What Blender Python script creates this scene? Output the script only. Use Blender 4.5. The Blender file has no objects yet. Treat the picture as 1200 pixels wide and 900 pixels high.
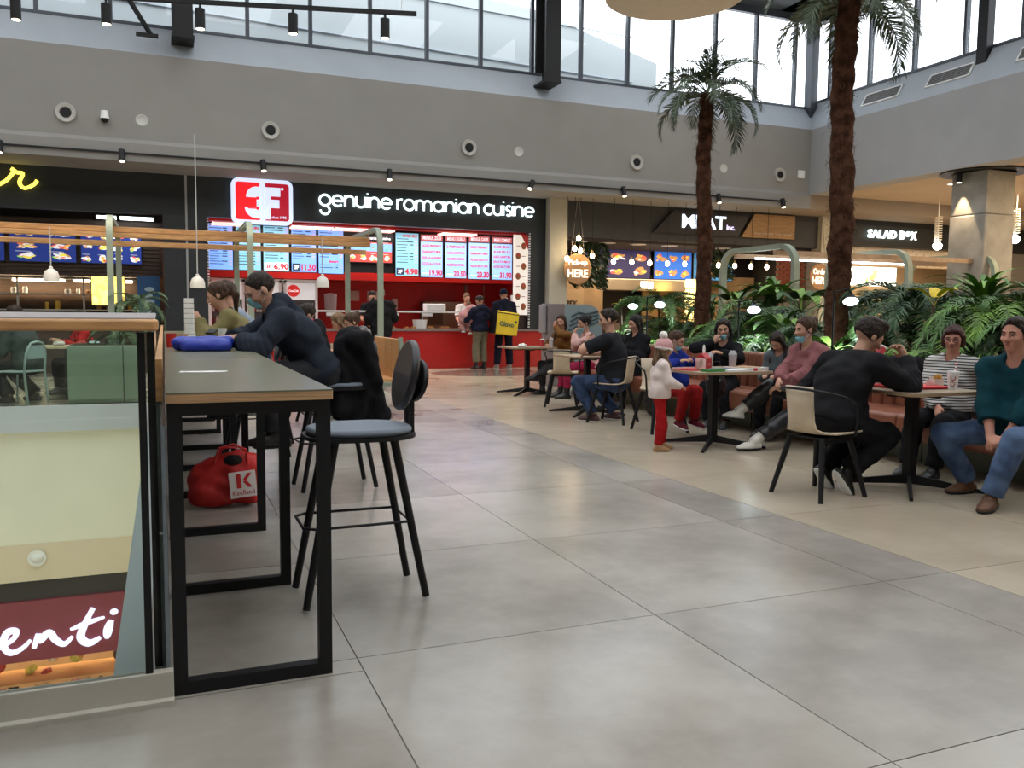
import bpy, bmesh, math, random
import numpy as np
from mathutils import Vector, Matrix, Euler

scene = bpy.context.scene
COL = scene.collection
rnd = random.Random(7)
PI = math.pi

# ---------------------------------------------------------------- camera
cam_d = bpy.data.cameras.new('camera')
cam = bpy.data.objects.new('camera', cam_d)
COL.objects.link(cam)
scene.camera = cam
cam_d.sensor_width = 36.0
cam_d.lens = 994.8 / 1200 * 36.0
cam_d.clip_end = 300
_yaw, _pit, _rol = math.radians(22.287), math.radians(-4.797), math.radians(0.56)
_F = Vector((math.sin(_yaw) * math.cos(_pit), math.cos(_yaw) * math.cos(_pit), math.sin(_pit)))
_R = Vector((math.cos(_yaw), -math.sin(_yaw), 0))
_U = _R.cross(_F)
_R2 = math.cos(_rol) * _R + math.sin(_rol) * _U
_U2 = -math.sin(_rol) * _R + math.cos(_rol) * _U
cam.matrix_world = Matrix(((_R2.x, _U2.x, -_F.x, -0.644), (_R2.y, _U2.y, -_F.y, -1.781), (_R2.z, _U2.z, -_F.z, 1.30), (0, 0, 0, 1)))

# ---------------------------------------------------------------- world: an overcast white sky, the same all round
world = bpy.data.worlds.new('overcast_sky')
scene.world = world
world.use_nodes = True
_bg = world.node_tree.nodes['Background']
_bg.inputs[0].default_value = (0.95, 0.975, 1.0, 1)
_bg.inputs[1].default_value = 3.0
scene.view_settings.view_transform = 'Standard'
scene.view_settings.look = 'None'
scene.view_settings.gamma = 1.0
scene.view_settings.use_curve_mapping = False
scene.view_settings.exposure = 0.6

# ---------------------------------------------------------------- materials
MATS = {}
def mat(name, col=(0.5, 0.5, 0.5), rough=0.6, metal=0.0, var=0.0, vscale=6.0, bump=0.0, bscale=60.0, spec=0.5, emit=0.0, coat=0.0,
        trans=0.0, alpha=1.0, col2=None, sheen=0.0, stretch=None, detail=3.0):
    if name in MATS:
        return MATS[name]
    m = bpy.data.materials.new(name)
    m.use_nodes = True
    nt = m.node_tree
    b = nt.nodes['Principled BSDF']
    b.inputs['Base Color'].default_value = (*col, 1)
    b.inputs['Roughness'].default_value = rough
    b.inputs['Metallic'].default_value = metal
    b.inputs['Specular IOR Level'].default_value = spec
    if coat: b.inputs['Coat Weight'].default_value = coat
    if sheen: b.inputs['Sheen Weight'].default_value = sheen
    if trans: b.inputs['Transmission Weight'].default_value = trans
    if alpha < 1: b.inputs['Alpha'].default_value = alpha
    if emit:
        b.inputs['Emission Color'].default_value = (*col, 1)
        b.inputs['Emission Strength'].default_value = emit
    if var or bump:
        tc = nt.nodes.new('ShaderNodeTexCoord')
        src = tc.outputs['Object']
        if stretch:
            mp = nt.nodes.new('ShaderNodeMapping')
            mp.inputs['Scale'].default_value = stretch
            nt.links.new(src, mp.inputs['Vector'])
            src = mp.outputs['Vector']
    if var:
        n = nt.nodes.new('ShaderNodeTexNoise')
        n.inputs['Scale'].default_value = vscale
        n.inputs['Detail'].default_value = detail
        nt.links.new(src, n.inputs['Vector'])
        r = nt.nodes.new('ShaderNodeValToRGB')
        c2 = col2 or tuple(min(1, c * (1 + var)) for c in col)
        c1 = col if col2 else tuple(c * (1 - var) for c in col)
        r.color_ramp.elements[0].position = 0.35
        r.color_ramp.elements[1].position = 0.65
        r.color_ramp.elements[0].color = (*c1, 1)
        r.color_ramp.elements[1].color = (*c2, 1)
        nt.links.new(n.outputs['Fac'], r.inputs['Fac'])
        nt.links.new(r.outputs['Color'], b.inputs['Base Color'])
        if emit: nt.links.new(r.outputs['Color'], b.inputs['Emission Color'])
    if bump:
        n2 = nt.nodes.new('ShaderNodeTexNoise')
        n2.inputs['Scale'].default_value = bscale
        nt.links.new(src, n2.inputs['Vector'])
        bp = nt.nodes.new('ShaderNodeBump')
        bp.inputs['Strength'].default_value = bump
        bp.inputs['Distance'].default_value = 0.01
        nt.links.new(n2.outputs['Fac'], bp.inputs['Height'])
        nt.links.new(bp.outputs['Normal'], b.inputs['Normal'])
    MATS[name] = m
    return m

def glow(name, col, s):
    if s < 4: s *= 0.62
    return mat(name, col, rough=0.5, emit=s)

def cloth(name, col=(0.5, 0.5, 0.5), rough=0.9, bump=0.25, var=0.12):
    return mat('cloth_' + name, col, rough=rough, var=var, vscale=9, bump=bump, bscale=180, spec=0.12)

# ---------------------------------------------------------------- objects
def tag(o, label=None, cat=None, group=None, kind=None):
    if label: o['label'] = label
    if cat: o['category'] = cat
    if group: o['group'] = group
    if kind: o['kind'] = kind
    return o

def empty(name, loc=(0, 0, 0), rz=0.0, label=None, cat=None, group=None, parent=None):
    o = bpy.data.objects.new(name, None)
    COL.objects.link(o)
    o.empty_display_size = 0.1
    o.location = loc
    o.rotation_euler = (0, 0, rz)
    if parent: o.parent = parent
    return tag(o, label, cat, group)

def copy_tree(o, parent=None):
    c = o.copy()
    COL.objects.link(c)
    c.parent = parent
    for ch in o.children:
        copy_tree(ch, c)
    return c

def link_mesh(name, me, parent=None, loc=None, rot=None, scale=None):
    o = bpy.data.objects.new(name, me)
    COL.objects.link(o)
    if parent: o.parent = parent
    if loc is not None: o.location = loc
    if rot is not None: o.rotation_euler = rot
    if scale is not None: o.scale = scale
    return o

class MB:
    """collects simple solids; build() links them as one mesh object"""
    def __init__(s):
        s.v = []; s.f = []; s.m = []; s.mi = 0
    def add(s, vs, fs):
        o = len(s.v)
        s.v += [tuple(v) for v in vs]
        for f in fs:
            s.f.append(tuple(i + o for i in f)); s.m.append(s.mi)
        return s
    def box(s, x0, x1, y0, y1, z0, z1, M=None):
        vs = [Vector((x, y, z)) for z in (z0, z1) for y in (y0, y1) for x in (x0, x1)]
        if M is not None: vs = [M @ v for v in vs]
        return s.add(vs, [(0, 2, 3, 1), (4, 5, 7, 6), (0, 1, 5, 4), (2, 6, 7, 3), (0, 4, 6, 2), (1, 3, 7, 5)])
    def cyl(s, a, b, r1, r2=None, n=12, caps=True):
        r2 = r1 if r2 is None else r2
        a = Vector(a); b = Vector(b); d = (b - a).normalized()
        u = d.orthogonal().normalized(); w = d.cross(u)
        vs = []
        for c, r in ((a, r1), (b, r2)):
            for i in range(n):
                t = 2 * PI * i / n
                vs.append(c + r * (math.cos(t) * u + math.sin(t) * w))
        fs = [(i, (i + 1) % n, n + (i + 1) % n, n + i) for i in range(n)]
        if caps: fs += [tuple(range(n - 1, -1, -1)), tuple(range(n, 2 * n))]
        return s.add(vs, fs)
    def bar(s, a, b, w, h, up=(0, 0, 1)):
        a = Vector(a); b = Vector(b); d = (b - a).normalized(); up = Vector(up)
        if abs(d.dot(up)) > 0.98: up = Vector((1, 0, 0))
        x = d.cross(up).normalized(); y = x.cross(d)
        vs = [c + sx * w / 2 * x + sy * h / 2 * y for c in (a, b) for sx, sy in ((-1, -1), (1, -1), (1, 1), (-1, 1))]
        return s.add(vs, [(0, 1, 2, 3), (7, 6, 5, 4), (0, 4, 5, 1), (1, 5, 6, 2), (2, 6, 7, 3), (3, 7, 4, 0)])
    def tube(s, path, r, n=8, caps=True, flat=1.0, flat_dir=None):
        P = [Vector(p) for p in path]
        rs = r if hasattr(r, '__len__') else [r] * len(P)
        vs = []; u = None
        for i, p in enumerate(P):
            d = (P[min(i + 1, len(P) - 1)] - P[max(i - 1, 0)])
            d = d.normalized() if d.length > 1e-9 else Vector((0, 0, 1))
            if flat_dir is not None:
                u = Vector(flat_dir) - d * d.dot(Vector(flat_dir)); u.normalize()
            elif u is None: u = d.orthogonal().normalized()
            else:
                u = (u - d * u.dot(d)); u = u.normalized() if u.length > 1e-6 else d.orthogonal().normalized()
            w = d.cross(u)
            for k in range(n):
                t = 2 * PI * (k + 0.5) / n
                vs.append(p + rs[i] * (math.cos(t) * u * flat + math.sin(t) * w))
        fs = []
        for i in range(len(P) - 1):
            for k in range(n):
                fs.append((i * n + k, i * n + (k + 1) % n, (i + 1) * n + (k + 1) % n, (i + 1) * n + k))
        if caps: fs += [tuple(range(n - 1, -1, -1)), tuple(range((len(P) - 1) * n, len(P) * n))]
        return s.add(vs, fs)
    def lathe(s, prof, c=(0, 0, 0), n=20, sx=1.0, sy=1.0, caps=True):
        vs = []; m = len(prof)
        for r, z in prof:
            for k in range(n):
                t = 2 * PI * k / n
                vs.append((c[0] + r * sx * math.cos(t), c[1] + r * sy * math.sin(t), c[2] + z))
        fs = [(i * n + k, i * n + (k + 1) % n, (i + 1) * n + (k + 1) % n, (i + 1) * n + k) for i in range(m - 1) for k in range(n)]
        if caps and prof[0][0] > 1e-6: fs.append(tuple(range(n - 1, -1, -1)))
        if caps and prof[-1][0] > 1e-6: fs.append(tuple(range((m - 1) * n, m * n)))
        return s.add(vs, fs)
    def ball(s, c, r, n=10, sc=(1, 1, 1)):
        m = max(4, n // 2 + 1)
        vs = []
        for i in range(m):
            a = PI * i / (m - 1)
            for k in range(n):
                t = 2 * PI * k / n
                vs.append((c[0] + r * sc[0] * math.sin(a) * math.cos(t), c[1] + r * sc[1] * math.sin(a) * math.sin(t), c[2] - r * sc[2] * math.cos(a)))
        return s.add(vs, [(i * n + k, i * n + (k + 1) % n, (i + 1) * n + (k + 1) % n, (i + 1) * n + k) for i in range(m - 1) for k in range(n)])
    def prism(s, poly, z0, z1, M=None):
        n = len(poly)
        vs = [Vector((x, y, z)) for z in (z0, z1) for x, y in poly]
        if M is not None: vs = [M @ v for v in vs]
        return s.add(vs, [tuple(range(n - 1, -1, -1)), tuple(range(n, 2 * n))] + [(i, (i + 1) % n, n + (i + 1) % n, n + i) for i in range(n)])
    def mesh(s, name, mats, smooth=40):
        me = bpy.data.meshes.new(name)
        me.from_pydata(s.v, [], s.f)
        for m_ in (mats if isinstance(mats, (list, tuple)) else [mats]): me.materials.append(m_)
        if len(me.materials) > 1: me.polygons.foreach_set('material_index', s.m)
        bm = bmesh.new(); bm.from_mesh(me)
        bmesh.ops.remove_doubles(bm, verts=bm.verts, dist=1e-6)
        bmesh.ops.recalc_face_normals(bm, faces=bm.faces)
        bm.to_mesh(me); bm.free()
        if smooth:
            me.shade_smooth()
            me.set_sharp_from_angle(angle=math.radians(smooth))
        return me
    def build(s, name, mats, parent=None, loc=None, rot=None, smooth=40, bevel=0.0, bseg=2):
        o = link_mesh(name, s.mesh(name, mats, smooth), parent, loc, rot)
        if bevel:
            b = o.modifiers.new('bevel', 'BEVEL'); b.width = bevel; b.segments = bseg; b.limit_method = 'ANGLE'; b.angle_limit = math.radians(50)
            b.harden_normals = False
        return o

def B(x0, x1, y0, y1, z0, z1): return MB().box(x0, x1, y0, y1, z0, z1)

def struct(name, mb, m, parent=None, **k):
    o = mb.build(name, m, parent, **k)
    if parent is None: o['kind'] = 'structure'
    return o

def rrect(w, h, r, n=5, cx=0, cy=0):
    p = []
    for sx, sy, a0 in ((1, 1, 0), (-1, 1, 90), (-1, -1, 180), (1, -1, 270)):
        for i in range(n + 1):
            a = math.radians(a0 + 90 * i / n)
            p.append((cx + sx * (w / 2 - r) + r * math.cos(a), cy + sy * (h / 2 - r) + r * math.sin(a)))
    return p

# text turned into mesh: its lower left corner at the origin of the local frame, reading along +x, standing along +y
def text_me(s, w=None, h=0.1, ext=0.004, m=None, bold=0.0, spacing=1.0):
    cu = bpy.data.curves.new('t', 'FONT')
    cu.body = s; cu.size = 1.0; cu.resolution_u = 2; cu.space_character = spacing
    if bold: cu.offset = bold
    to = bpy.data.objects.new('t', cu)
    me = bpy.data.meshes.new_from_object(to)
    bpy.data.objects.remove(to); bpy.data.curves.remove(cu)
    n = len(me.vertices)
    co = np.empty(n * 3); me.vertices.foreach_get('co', co); co = co.reshape(-1, 3)
    lo = co.min(0); hi = co.max(0)
    sy = h / (hi[1] - lo[1]); sx = sy if w is None else w / (hi[0] - lo[0])
    co = (co - lo) * [sx, sy, 1]; co[:, 2] = 0
    me.vertices.foreach_set('co', co.ravel())
    if ext:
        bm = bmesh.new(); bm.from_mesh(me)
        r = bmesh.ops.extrude_face_region(bm, geom=list(bm.faces))
        bmesh.ops.translate(bm, vec=(0, 0, ext), verts=[e for e in r['geom'] if isinstance(e, bmesh.types.BMVert)])
        bmesh.ops.recalc_face_normals(bm, faces=bm.faces)
        bm.to_mesh(me); bm.free()
    me.materials.clear()
    if m: me.materials.append(m)
    me.name = 'lettering'
    return me
def text(name, s, loc, w, h, m, parent=None, ext=0.004, rot=(PI / 2, 0, 0), bold=0.025, spacing=1.0):
    return link_mesh(name, text_me(s, w, h, ext, m, bold, spacing), parent, loc, rot)

# common materials
white_paint = mat('white_paint', (0.78, 0.77, 0.74), 0.5, var=0.03)
black_metal = mat('black_metal', (0.009, 0.009, 0.010), 0.5, spec=0.3, bump=0.1, bscale=200)
dark_panel = mat('dark_panel', (0.012, 0.015, 0.017), 0.55, var=0.1)
sage = mat('sage_paint', (0.27, 0.32, 0.25), 0.5, var=0.05)
oak = mat('oak_wood', (0.56, 0.30, 0.12), 0.4, var=0.2, vscale=3, stretch=(1.5, 12, 12), bump=0.08, bscale=20)
ply = mat('pale_ply', (0.60, 0.48, 0.33), 0.5, var=0.12, vscale=2, stretch=(10, 2, 2), bump=0.05, bscale=20)
steel = mat('steel', (0.55, 0.55, 0.54), 0.3, 0.9)
white_plastic = mat('white_plastic', (0.8, 0.8, 0.78), 0.4)
red_gloss = mat('red_gloss', (0.50, 0.015, 0.014), 0.3, var=0.06, coat=0.3)
bulb_glow = glow('bulb_glow', (1.0, 0.74, 0.42), 14)
warm_glow = glow('warm_glow', (1.0, 0.78, 0.5), 9)
cool_glow = glow('cool_glow', (0.85, 0.95, 1.0), 7)
# ================================================================ THE SETTING
# concrete look floor tiles: colour and gloss come from one material that varies tile by tile
def floor_mat(name, ca, cb):
    m = bpy.data.materials.new(name); m.use_nodes = True; nt = m.node_tree; b = nt.nodes['Principled BSDF']
    tc = nt.nodes.new('ShaderNodeTexCoord'); geo = nt.nodes.new('ShaderNodeNewGeometry')
    n = nt.nodes.new('ShaderNodeTexNoise'); n.inputs['Scale'].default_value = 1.1; n.inputs['Detail'].default_value = 7; n.inputs['Roughness'].default_value = 0.62
    nt.links.new(geo.outputs['Position'], n.inputs['Vector'])
    oi = nt.nodes.new('ShaderNodeObjectInfo')
    ad = nt.nodes.new('ShaderNodeMath'); ad.operation = 'MULTIPLY_ADD'; ad.inputs[1].default_value = 0.22
    nt.links.new(oi.outputs['Random'], ad.inputs[0]); nt.links.new(n.outputs['Fac'], ad.inputs[2])
    r = nt.nodes.new('ShaderNodeMapRange'); r.interpolation_type = 'SMOOTHERSTEP'
    r.inputs['From Min'].default_value = 0.30; r.inputs['From Max'].default_value = 0.90
    nt.links.new(ad.outputs[0], r.inputs['Value'])
    mx = nt.nodes.new('ShaderNodeMix'); mx.data_type = 'RGBA'; mx.inputs['A'].default_value = (*ca, 1); mx.inputs['B'].default_value = (*cb, 1)
    nt.links.new(r.outputs[0], mx.inputs['Factor']); nt.links.new(mx.outputs['Result'], b.inputs['Base Color'])
    n2 = nt.nodes.new('ShaderNodeTexNoise'); n2.inputs['Scale'].default_value = 2.3; n2.inputs['Detail'].default_value = 5
    nt.links.new(geo.outputs['Position'], n2.inputs['Vector'])
    mr = nt.nodes.new('ShaderNodeMapRange'); mr.inputs['From Min'].default_value = 0.3; mr.inputs['From Max'].default_value = 0.7
    mr.inputs['To Min'].default_value = 0.18; mr.inputs['To Max'].default_value = 0.262
    nt.links.new(n2.outputs['Fac'], mr.inputs['Value']); nt.links.new(mr.outputs[0], b.inputs['Roughness'])
    b.inputs['Specular IOR Level'].default_value = 0.5
    return m
tile_grey = floor_mat('tile_grey', (0.235, 0.21, 0.18), (0.385, 0.355, 0.31))
tile_beige = floor_mat('tile_beige', (0.36, 0.30, 0.22), (0.47, 0.40, 0.305))  # warm lamp light against cool sky light is also put into the tile tints
tile_dark = floor_mat('tile_dark', (0.12, 0.105, 0.09), (0.17, 0.15, 0.13))
grout = mat('grout', (0.16, 0.145, 0.125), 0.9, var=0.1)

VX, VY0, VY1 = -0.72, 1.18, 10.86            # the void: x < VX, between VY0 and VY1
fl = MB()
fl.box(VX, 25, -7, 22, -0.30, -0.004); fl.box(-14, VX, -7, VY0 - 0.02, -0.30, -0.004); fl.box(-14, VX, VY1, 22, -0.30, -0.004)
floor = struct('floor', fl, grout)
def clipped(x0, x1, y0, y1):
    out = []
    if x0 >= VX or y1 <= VY0 or y0 >= VY1: return [(x0, x1, y0, y1)]
    if x1 > VX: out.append((VX, x1, max(y0, VY0), min(y1, VY1)))
    if y0 < VY0: out.append((x0, x1, y0, VY0))
    if y1 > VY1: out.append((x0, x1, VY1, y1))
    return out
XE = 3.045
cuts_l = [VX + 0.0] ; xs_grey = [-14.3 + 1.3 * i for i in range(0, 14)] + [XE]
xs_beige = [XE] + [XE + 1.3 * i for i in range(1, 18)]
ys = [1.3 * j for j in range(-5, 17)]
tiles = []
for xs, mt in ((xs_grey, 'g'), (xs_beige, 'b')):
    for i in range(len(xs) - 1):
        for j in range(len(ys) - 1):
            for r in clipped(xs[i], xs[i + 1], ys[j], ys[j + 1]):
                cx, cy = (r[0] + r[1]) / 2, (r[2] + r[3]) / 2
                if r[1] - r[0] < 0.05 or r[3] - r[2] < 0.05: continue
                tiles.append((math.hypot(cx + 0.64, cy + 1.78), r, mt))
tiles.sort()
tmesh = {}
rest = {'g': MB(), 'b': MB()}
nt_ = 0
for d, r, mt in tiles:
    w, h = round(r[1] - r[0] - 0.005, 4), round(r[3] - r[2] - 0.005, 4)
    cx, cy = (r[0] + r[1]) / 2, (r[2] + r[3]) / 2
    infront = (cx + 0.64) * 0.379 + (cy + 1.78) * 0.925 > 1.2 and cx > -4.5 and cx < 15 and cy > 0.3 and (cx + 0.64) < 1.25 * (cy + 1.78) + 2
    if infront and nt_ < 285:
        k = (w, h, mt)
        if k not in tmesh:
            tmesh[k] = B(-w / 2, w / 2, -h / 2, h / 2, -0.012, 0).mesh('tile', tile_grey if mt == 'g' else tile_beige, smooth=0)
        link_mesh('tile', tmesh[k], floor, (cx, cy, 0)); nt_ += 1
    else:
        rest[mt].box(cx - w / 2, cx + w / 2, cy - h / 2, cy + h / 2, -0.012, 0)
for k, m_ in (('g', tile_grey), ('b', tile_beige)):
    o = rest[k].build('tiles_beyond', m_, floor, smooth=0); o['kind'] = 'stuff'
# dark round inlay in front of the red counter
MB().lathe([(1.35, -0.002), (1.35, 0.0025)], (5.9, 15.3, 0), 48, sy=0.72).build('floor_inlay', tile_dark, floor, smooth=0)

# walls of the atrium (grey plaster)
plaster = mat('grey_plaster', (0.26, 0.25, 0.235), 0.85, var=0.03, vscale=1.5, bump=0.05)
plaster_side = mat('grey_plaster_side', (0.315, 0.32, 0.325), 0.85, var=0.03, vscale=1.5, bump=0.05)
ledge_m = mat('ledge_plaster_lit', (0.36, 0.395, 0.43), 0.8, var=0.03, vscale=1.5)  # paler than the walls: daylight on the upturned slope is put into the colour
beige_ceiling = mat('beige_ceiling', (0.44, 0.35, 0.25), 0.8, var=0.05, vscale=0.8)
cream_m = mat('cream_plaster', (0.55, 0.50, 0.38), 0.7, var=0.04)

def extrude_x(prof, x0, x1):      # profile of (y, z) swept along x
    mb = MB(); n = len(prof)
    mb.add([(x, y, z) for x in (x0, x1) for y, z in prof], [(i, (i + 1) % n, n + (i + 1) % n, n + i) for i in range(n)] + [tuple(range(n)), tuple(range(2 * n - 1, n - 1, -1))])
    return mb
def extrude_y(prof, y0, y1):
    mb = MB(); n = len(prof)
    mb.add([(x, y, z) for y in (y0, y1) for x, z in prof], [(i, (i + 1) % n, n + (i + 1) % n, n + i) for i in range(n)] + [tuple(range(n)), tuple(range(2 * n - 1, n - 1, -1))])
    return mb
struct('wall_back', extrude_x([(15.80, 6.02), (15.80, 4.44), (15.74, 4.36), (15.74, 4.03), (17.3, 4.03), (17.3, 6.02)], -14, 14.74), plaster, smooth=0)
struct('trim_1', extrude_x([(15.80, 6.02), (16.25, 6.64), (16.6, 6.64), (16.6, 6.02)], -14, 15.2), ledge_m, smooth=0)
struct('wall_right', B(14.74, 15.3, -7, 17.3, 4.39, 6.02), plaster_side, smooth=0)
struct('trim_2', extrude_y([(14.74, 6.02), (15.2, 6.80), (15.6, 6.80), (15.6, 6.02)], -7, 16.6), ledge_m, smooth=0)
struct('wall_left', B(-14.4, -14, -7, 17.3, 0, 9.2), plaster, smooth=0)
struct('wall_front', B(-14, 25, -7.4, -7, 0, 9.2), plaster, smooth=0)
struct('ceiling', B(15.3, 25, -7, 15.8, 4.40, 4.6), beige_ceiling, smooth=0)
struct('trim_3', B(14.74, 25, 15.8, 17.3, 4.03, 4.5), mat('taupe_band', (0.27, 0.225, 0.18), 0.8), smooth=0)
struct('wall_far_right', B(25, 25.4, -7, 22, 0, 4.6), plaster, smooth=0)

# clerestory windows
alu = mat('dark_aluminium', (0.06, 0.07, 0.085), 0.4, 0.3)
def glass_mat(name, tint, alpha_mix):
    m = bpy.data.materials.new(name); m.use_nodes = True; nt = m.node_tree
    for n in list(nt.nodes): nt.nodes.remove(n)
    out = nt.nodes.new('ShaderNodeOutputMaterial'); tr = nt.nodes.new('ShaderNodeBsdfTransparent'); gl = nt.nodes.new('ShaderNodeBsdfGlossy')
    mx = nt.nodes.new('ShaderNodeMixShader'); fr = nt.nodes.new('ShaderNodeFresnel'); mm = nt.nodes.new('ShaderNodeMath')
    tr.inputs[0].default_value = (*tint, 1); gl.inputs['Roughness'].default_value = 0.02; fr.inputs['IOR'].default_value = 1.45
    mm.operation = 'MULTIPLY'; mm.inputs[1].default_value = alpha_mix
    nt.links.new(fr.outputs[0], mm.inputs[0]); nt.links.new(mm.outputs[0], mx.inputs[0])
    nt.links.new(tr.outputs[0], mx.inputs[1]); nt.links.new(gl.outputs[0], mx.inputs[2]); nt.links.new(mx.outputs[0], out.inputs[0])
    return m
window_glass = glass_mat('window_glass', (0.96, 0.98, 1.0), 0.6)
rail_glass = glass_mat('rail_glass', (0.90, 0.95, 0.92), 1.0)

WB = struct('window_1', MB().box(-14, 15.2, 16.24, 16.36, 6.64, 6.70).box(-14, 15.2, 16.24, 16.36, 8.82, 9.0), alu, smooth=0)
mxs = [1.02 + 1.23 * i for i in range(-12, 13)]
mull = MB().box(-0.035, 0.035, -0.06, 0.06, 6.70, 8.82).mesh('mullion', alu, smooth=0)
for x in mxs: link_mesh('mullion', mull, WB, (x, 16.3, 0))
pane = MB().box(-0.58, 0.58, -0.006, 0.006, 6.70, 8.82).mesh('pane', window_glass, smooth=0)
for x in mxs[:-1]: link_mesh('pane', pane, WB, (x + 0.615, 16.3, 0))
MB().box(14.9, 15.12, 16.05, 16.3, 6.4, 9.0).build('corner_post', alu, WB, smooth=0)
WR = struct('window_2', MB().box(15.18, 15.30, -7, 16.2, 6.80, 6.86).box(15.18, 15.30, -7, 16.2, 8.82, 9.0), alu, smooth=0)
mull2 = MB().box(-0.06, 0.06, -0.035, 0.035, 6.86, 8.82).mesh('mullion', alu, smooth=0)
pane2 = MB().box(-0.006, 0.006, -0.63, 0.63, 6.86, 8.82).mesh('pane', window_glass, smooth=0)
yms = [15.75 - 1.33 * i for i in range(0, 17)]
for y in yms: link_mesh('mullion', mull2, WR, (15.24, y, 0))
for y in yms[:-1]: link_mesh('pane', pane2, WR, (15.24, y - 0.665, 0))

# glazed roof: dark beams with open daylight between them
roof_m = mat('roof_dark', (0.05, 0.06, 0.07), 0.7)
rf = MB()
rf.box(-14.4, 15.6, 14.9, 16.7, 9.0, 9.5); rf.box(14.0, 15.8, -7.4, 16.7, 9.0, 9.5); rf.box(-14.4, -11.5, -7.4, 16.7, 9.0, 9.5); rf.box(-14.4, 15.8, -7.4, -4.5, 9.0, 9.5)
for i in range(6): rf.box(-11.5 + 4.6 * i, -9.6 + 4.6 * i, -4.5, 15, 9.1, 9.5)
for j in range(4): rf.box(-11.5, 14, -1.6 + 4.4 * j, -0.6 + 4.4 * j, 9.15, 9.45)
struct('ceiling_atrium_roof', rf, roof_m, smooth=0)
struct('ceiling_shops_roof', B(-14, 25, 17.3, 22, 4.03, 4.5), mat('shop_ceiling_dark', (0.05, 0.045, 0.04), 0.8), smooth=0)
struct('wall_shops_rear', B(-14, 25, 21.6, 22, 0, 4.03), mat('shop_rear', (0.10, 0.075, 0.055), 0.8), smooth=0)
struct('wall_shops_left', B(-14.4, -14, 17.3, 22, 0, 4.03), plaster, smooth=0)

# steel columns under the roof, standing on the ledge
def steel_post(x, y, zb, w, label, lean=0.0):
    o = MB()
    o.box(-w / 2, w / 2, -0.03, 0.03, zb, 8.99).box(-w / 2, w / 2, 0.50, 0.56, zb + 0.3, 8.99).box(-0.03, 0.03, 0, 0.5, zb + 0.05, 8.99)
    r = o.build('steel_post', black_metal, None, (x, y, 0), smooth=0)
    tag(r, label, 'beam')
    MB().box(-w / 2 - 0.02, w / 2 + 0.02, -0.05, 0.6, zb - 0.03, zb + 0.02).build('foot_plate', black_metal, r)
    return r
steel_post(-0.20, 15.45, 6.32, 0.36, 'black steel roof post above the track spotlights, left of two')
steel_post(7.30, 15.45, 6.33, 0.36, 'broad black steel roof post in the middle of the clerestory windows')
p3 = MB().box(-0.1, 0.1, -0.12, 0.12, 6.5, 9.0).build('steel_post', black_metal, None, (15.12, 11.2, 0), smooth=0)
tag(p3, 'dark steel post between the bright windows of the right wall', 'beam')
br = MB().bar((-1.32, 15.4, 7.2), (-0.75, 15.7, 6.35), 0.09, 0.05).box(-1.0, -0.62, 15.66, 15.74, 6.30, 6.36).build('roof_brace', black_metal)
tag(br, 'short slanting black steel brace at the top left of the picture', 'beam')

# pale neighbouring roof volume seen through the left windows
ext = MB()
ext.add([(-30, 19.5, 5), (12.4, 19.5, 5), (12.4, 19.5, 8.35), (8.6, 19.5, 9.3), (-30, 19.5, 11.5), (-30, 20.5, 5), (12.4, 20.5, 5), (12.4, 20.5, 8.35), (8.6, 20.5, 9.3), (-30, 20.5, 11.5)],
        [(0, 1, 2, 3, 4), (9, 8, 7, 6, 5), (0, 5, 6, 1), (1, 6, 7, 2), (2, 7, 8, 3), (3, 8, 9, 4), (4, 9, 5, 0)])
eo = ext.build('neighbouring_building', mat('pale_cladding', (0.42, 0.455, 0.46), 0.7, var=0.03, vscale=0.5), smooth=0)
tag(eo, 'pale wall of the next building seen through the left clerestory windows', 'building')
for z0, k in ((7.75, 0), (8.95, 0)):
    MB().bar((-30, 19.47, z0 + 1.2), (11.6, 19.47, z0), 0.04, 0.03).build('seam', mat('seam_grey', (0.45, 0.5, 0.54), 0.7), eo)

# round air nozzles, blind discs and so on, on the back bulkhead
nz = empty('air_nozzle', (-2.2, 15.8, 4.82), 0, 'round white air nozzle on the grey wall', 'vent', 'air nozzles along the bulkhead')
noz = MB().lathe([(0.085, 0.0), (0.10, 0.05), (0.165, 0.06), (0.175, 0.02), (0.175, 0.0)], n=28)
noz.build('rim', mat('nozzle_white', (0.42, 0.41, 0.38), 0.5), nz, rot=(PI / 2, 0, 0))
MB().lathe([(0.088, 0.046), (0.0, 0.048)], n=24).build('throat', black_metal, nz, rot=(PI / 2, 0, 0))
nlab = ['leftmost air nozzle, above the yellow script sign', 'air nozzle above the red square logo sign', 'air nozzle near the middle, above the end of the white lettering', 'air nozzle just left of the farther palm', 'air nozzle at the right end, near the corner']
nz['label'] = 'round white ' + nlab[0]
for x, l in zip((1.38, 5.5, 9.63, 13.77), nlab[1:]):
    c = copy_tree(nz); c.location.x = x; c['label'] = 'round white ' + l
for x, z, l in ((-0.94, 4.80, 'between two nozzles on the left, beside the dome camera'), (6.67, 4.83, 'right of the middle nozzle'), (12.09, 4.86, 'behind the crown of the farther palm')):
    c = MB().lathe([(0.0, 0.006), (0.08, 0.006), (0.09, 0.014), (0.105, 0.012), (0.11, 0)], n=24).build('wall_ring', mat('ring_white', (0.5, 0.5, 0.47), 0.5), None, (x, 15.8, z), (PI / 2, 0, 0))
    tag(c, 'small blank round cover ' + l, 'cover', 'small round covers on the bulkhead')
t = MB().box(-0.1, 0.1, -0.04, 0, -0.1, 0.1).build('wall_box', white_plastic, None, (14.45, 15.8, 4.88), bevel=0.01)
tag(t, 'small square white box on the grey wall near the corner', 'box')
t = empty('dome_camera', (-1.56, 15.72, 4.78), 0, 'white dome security camera hanging on the bulkhead between nozzles', 'camera')
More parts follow.
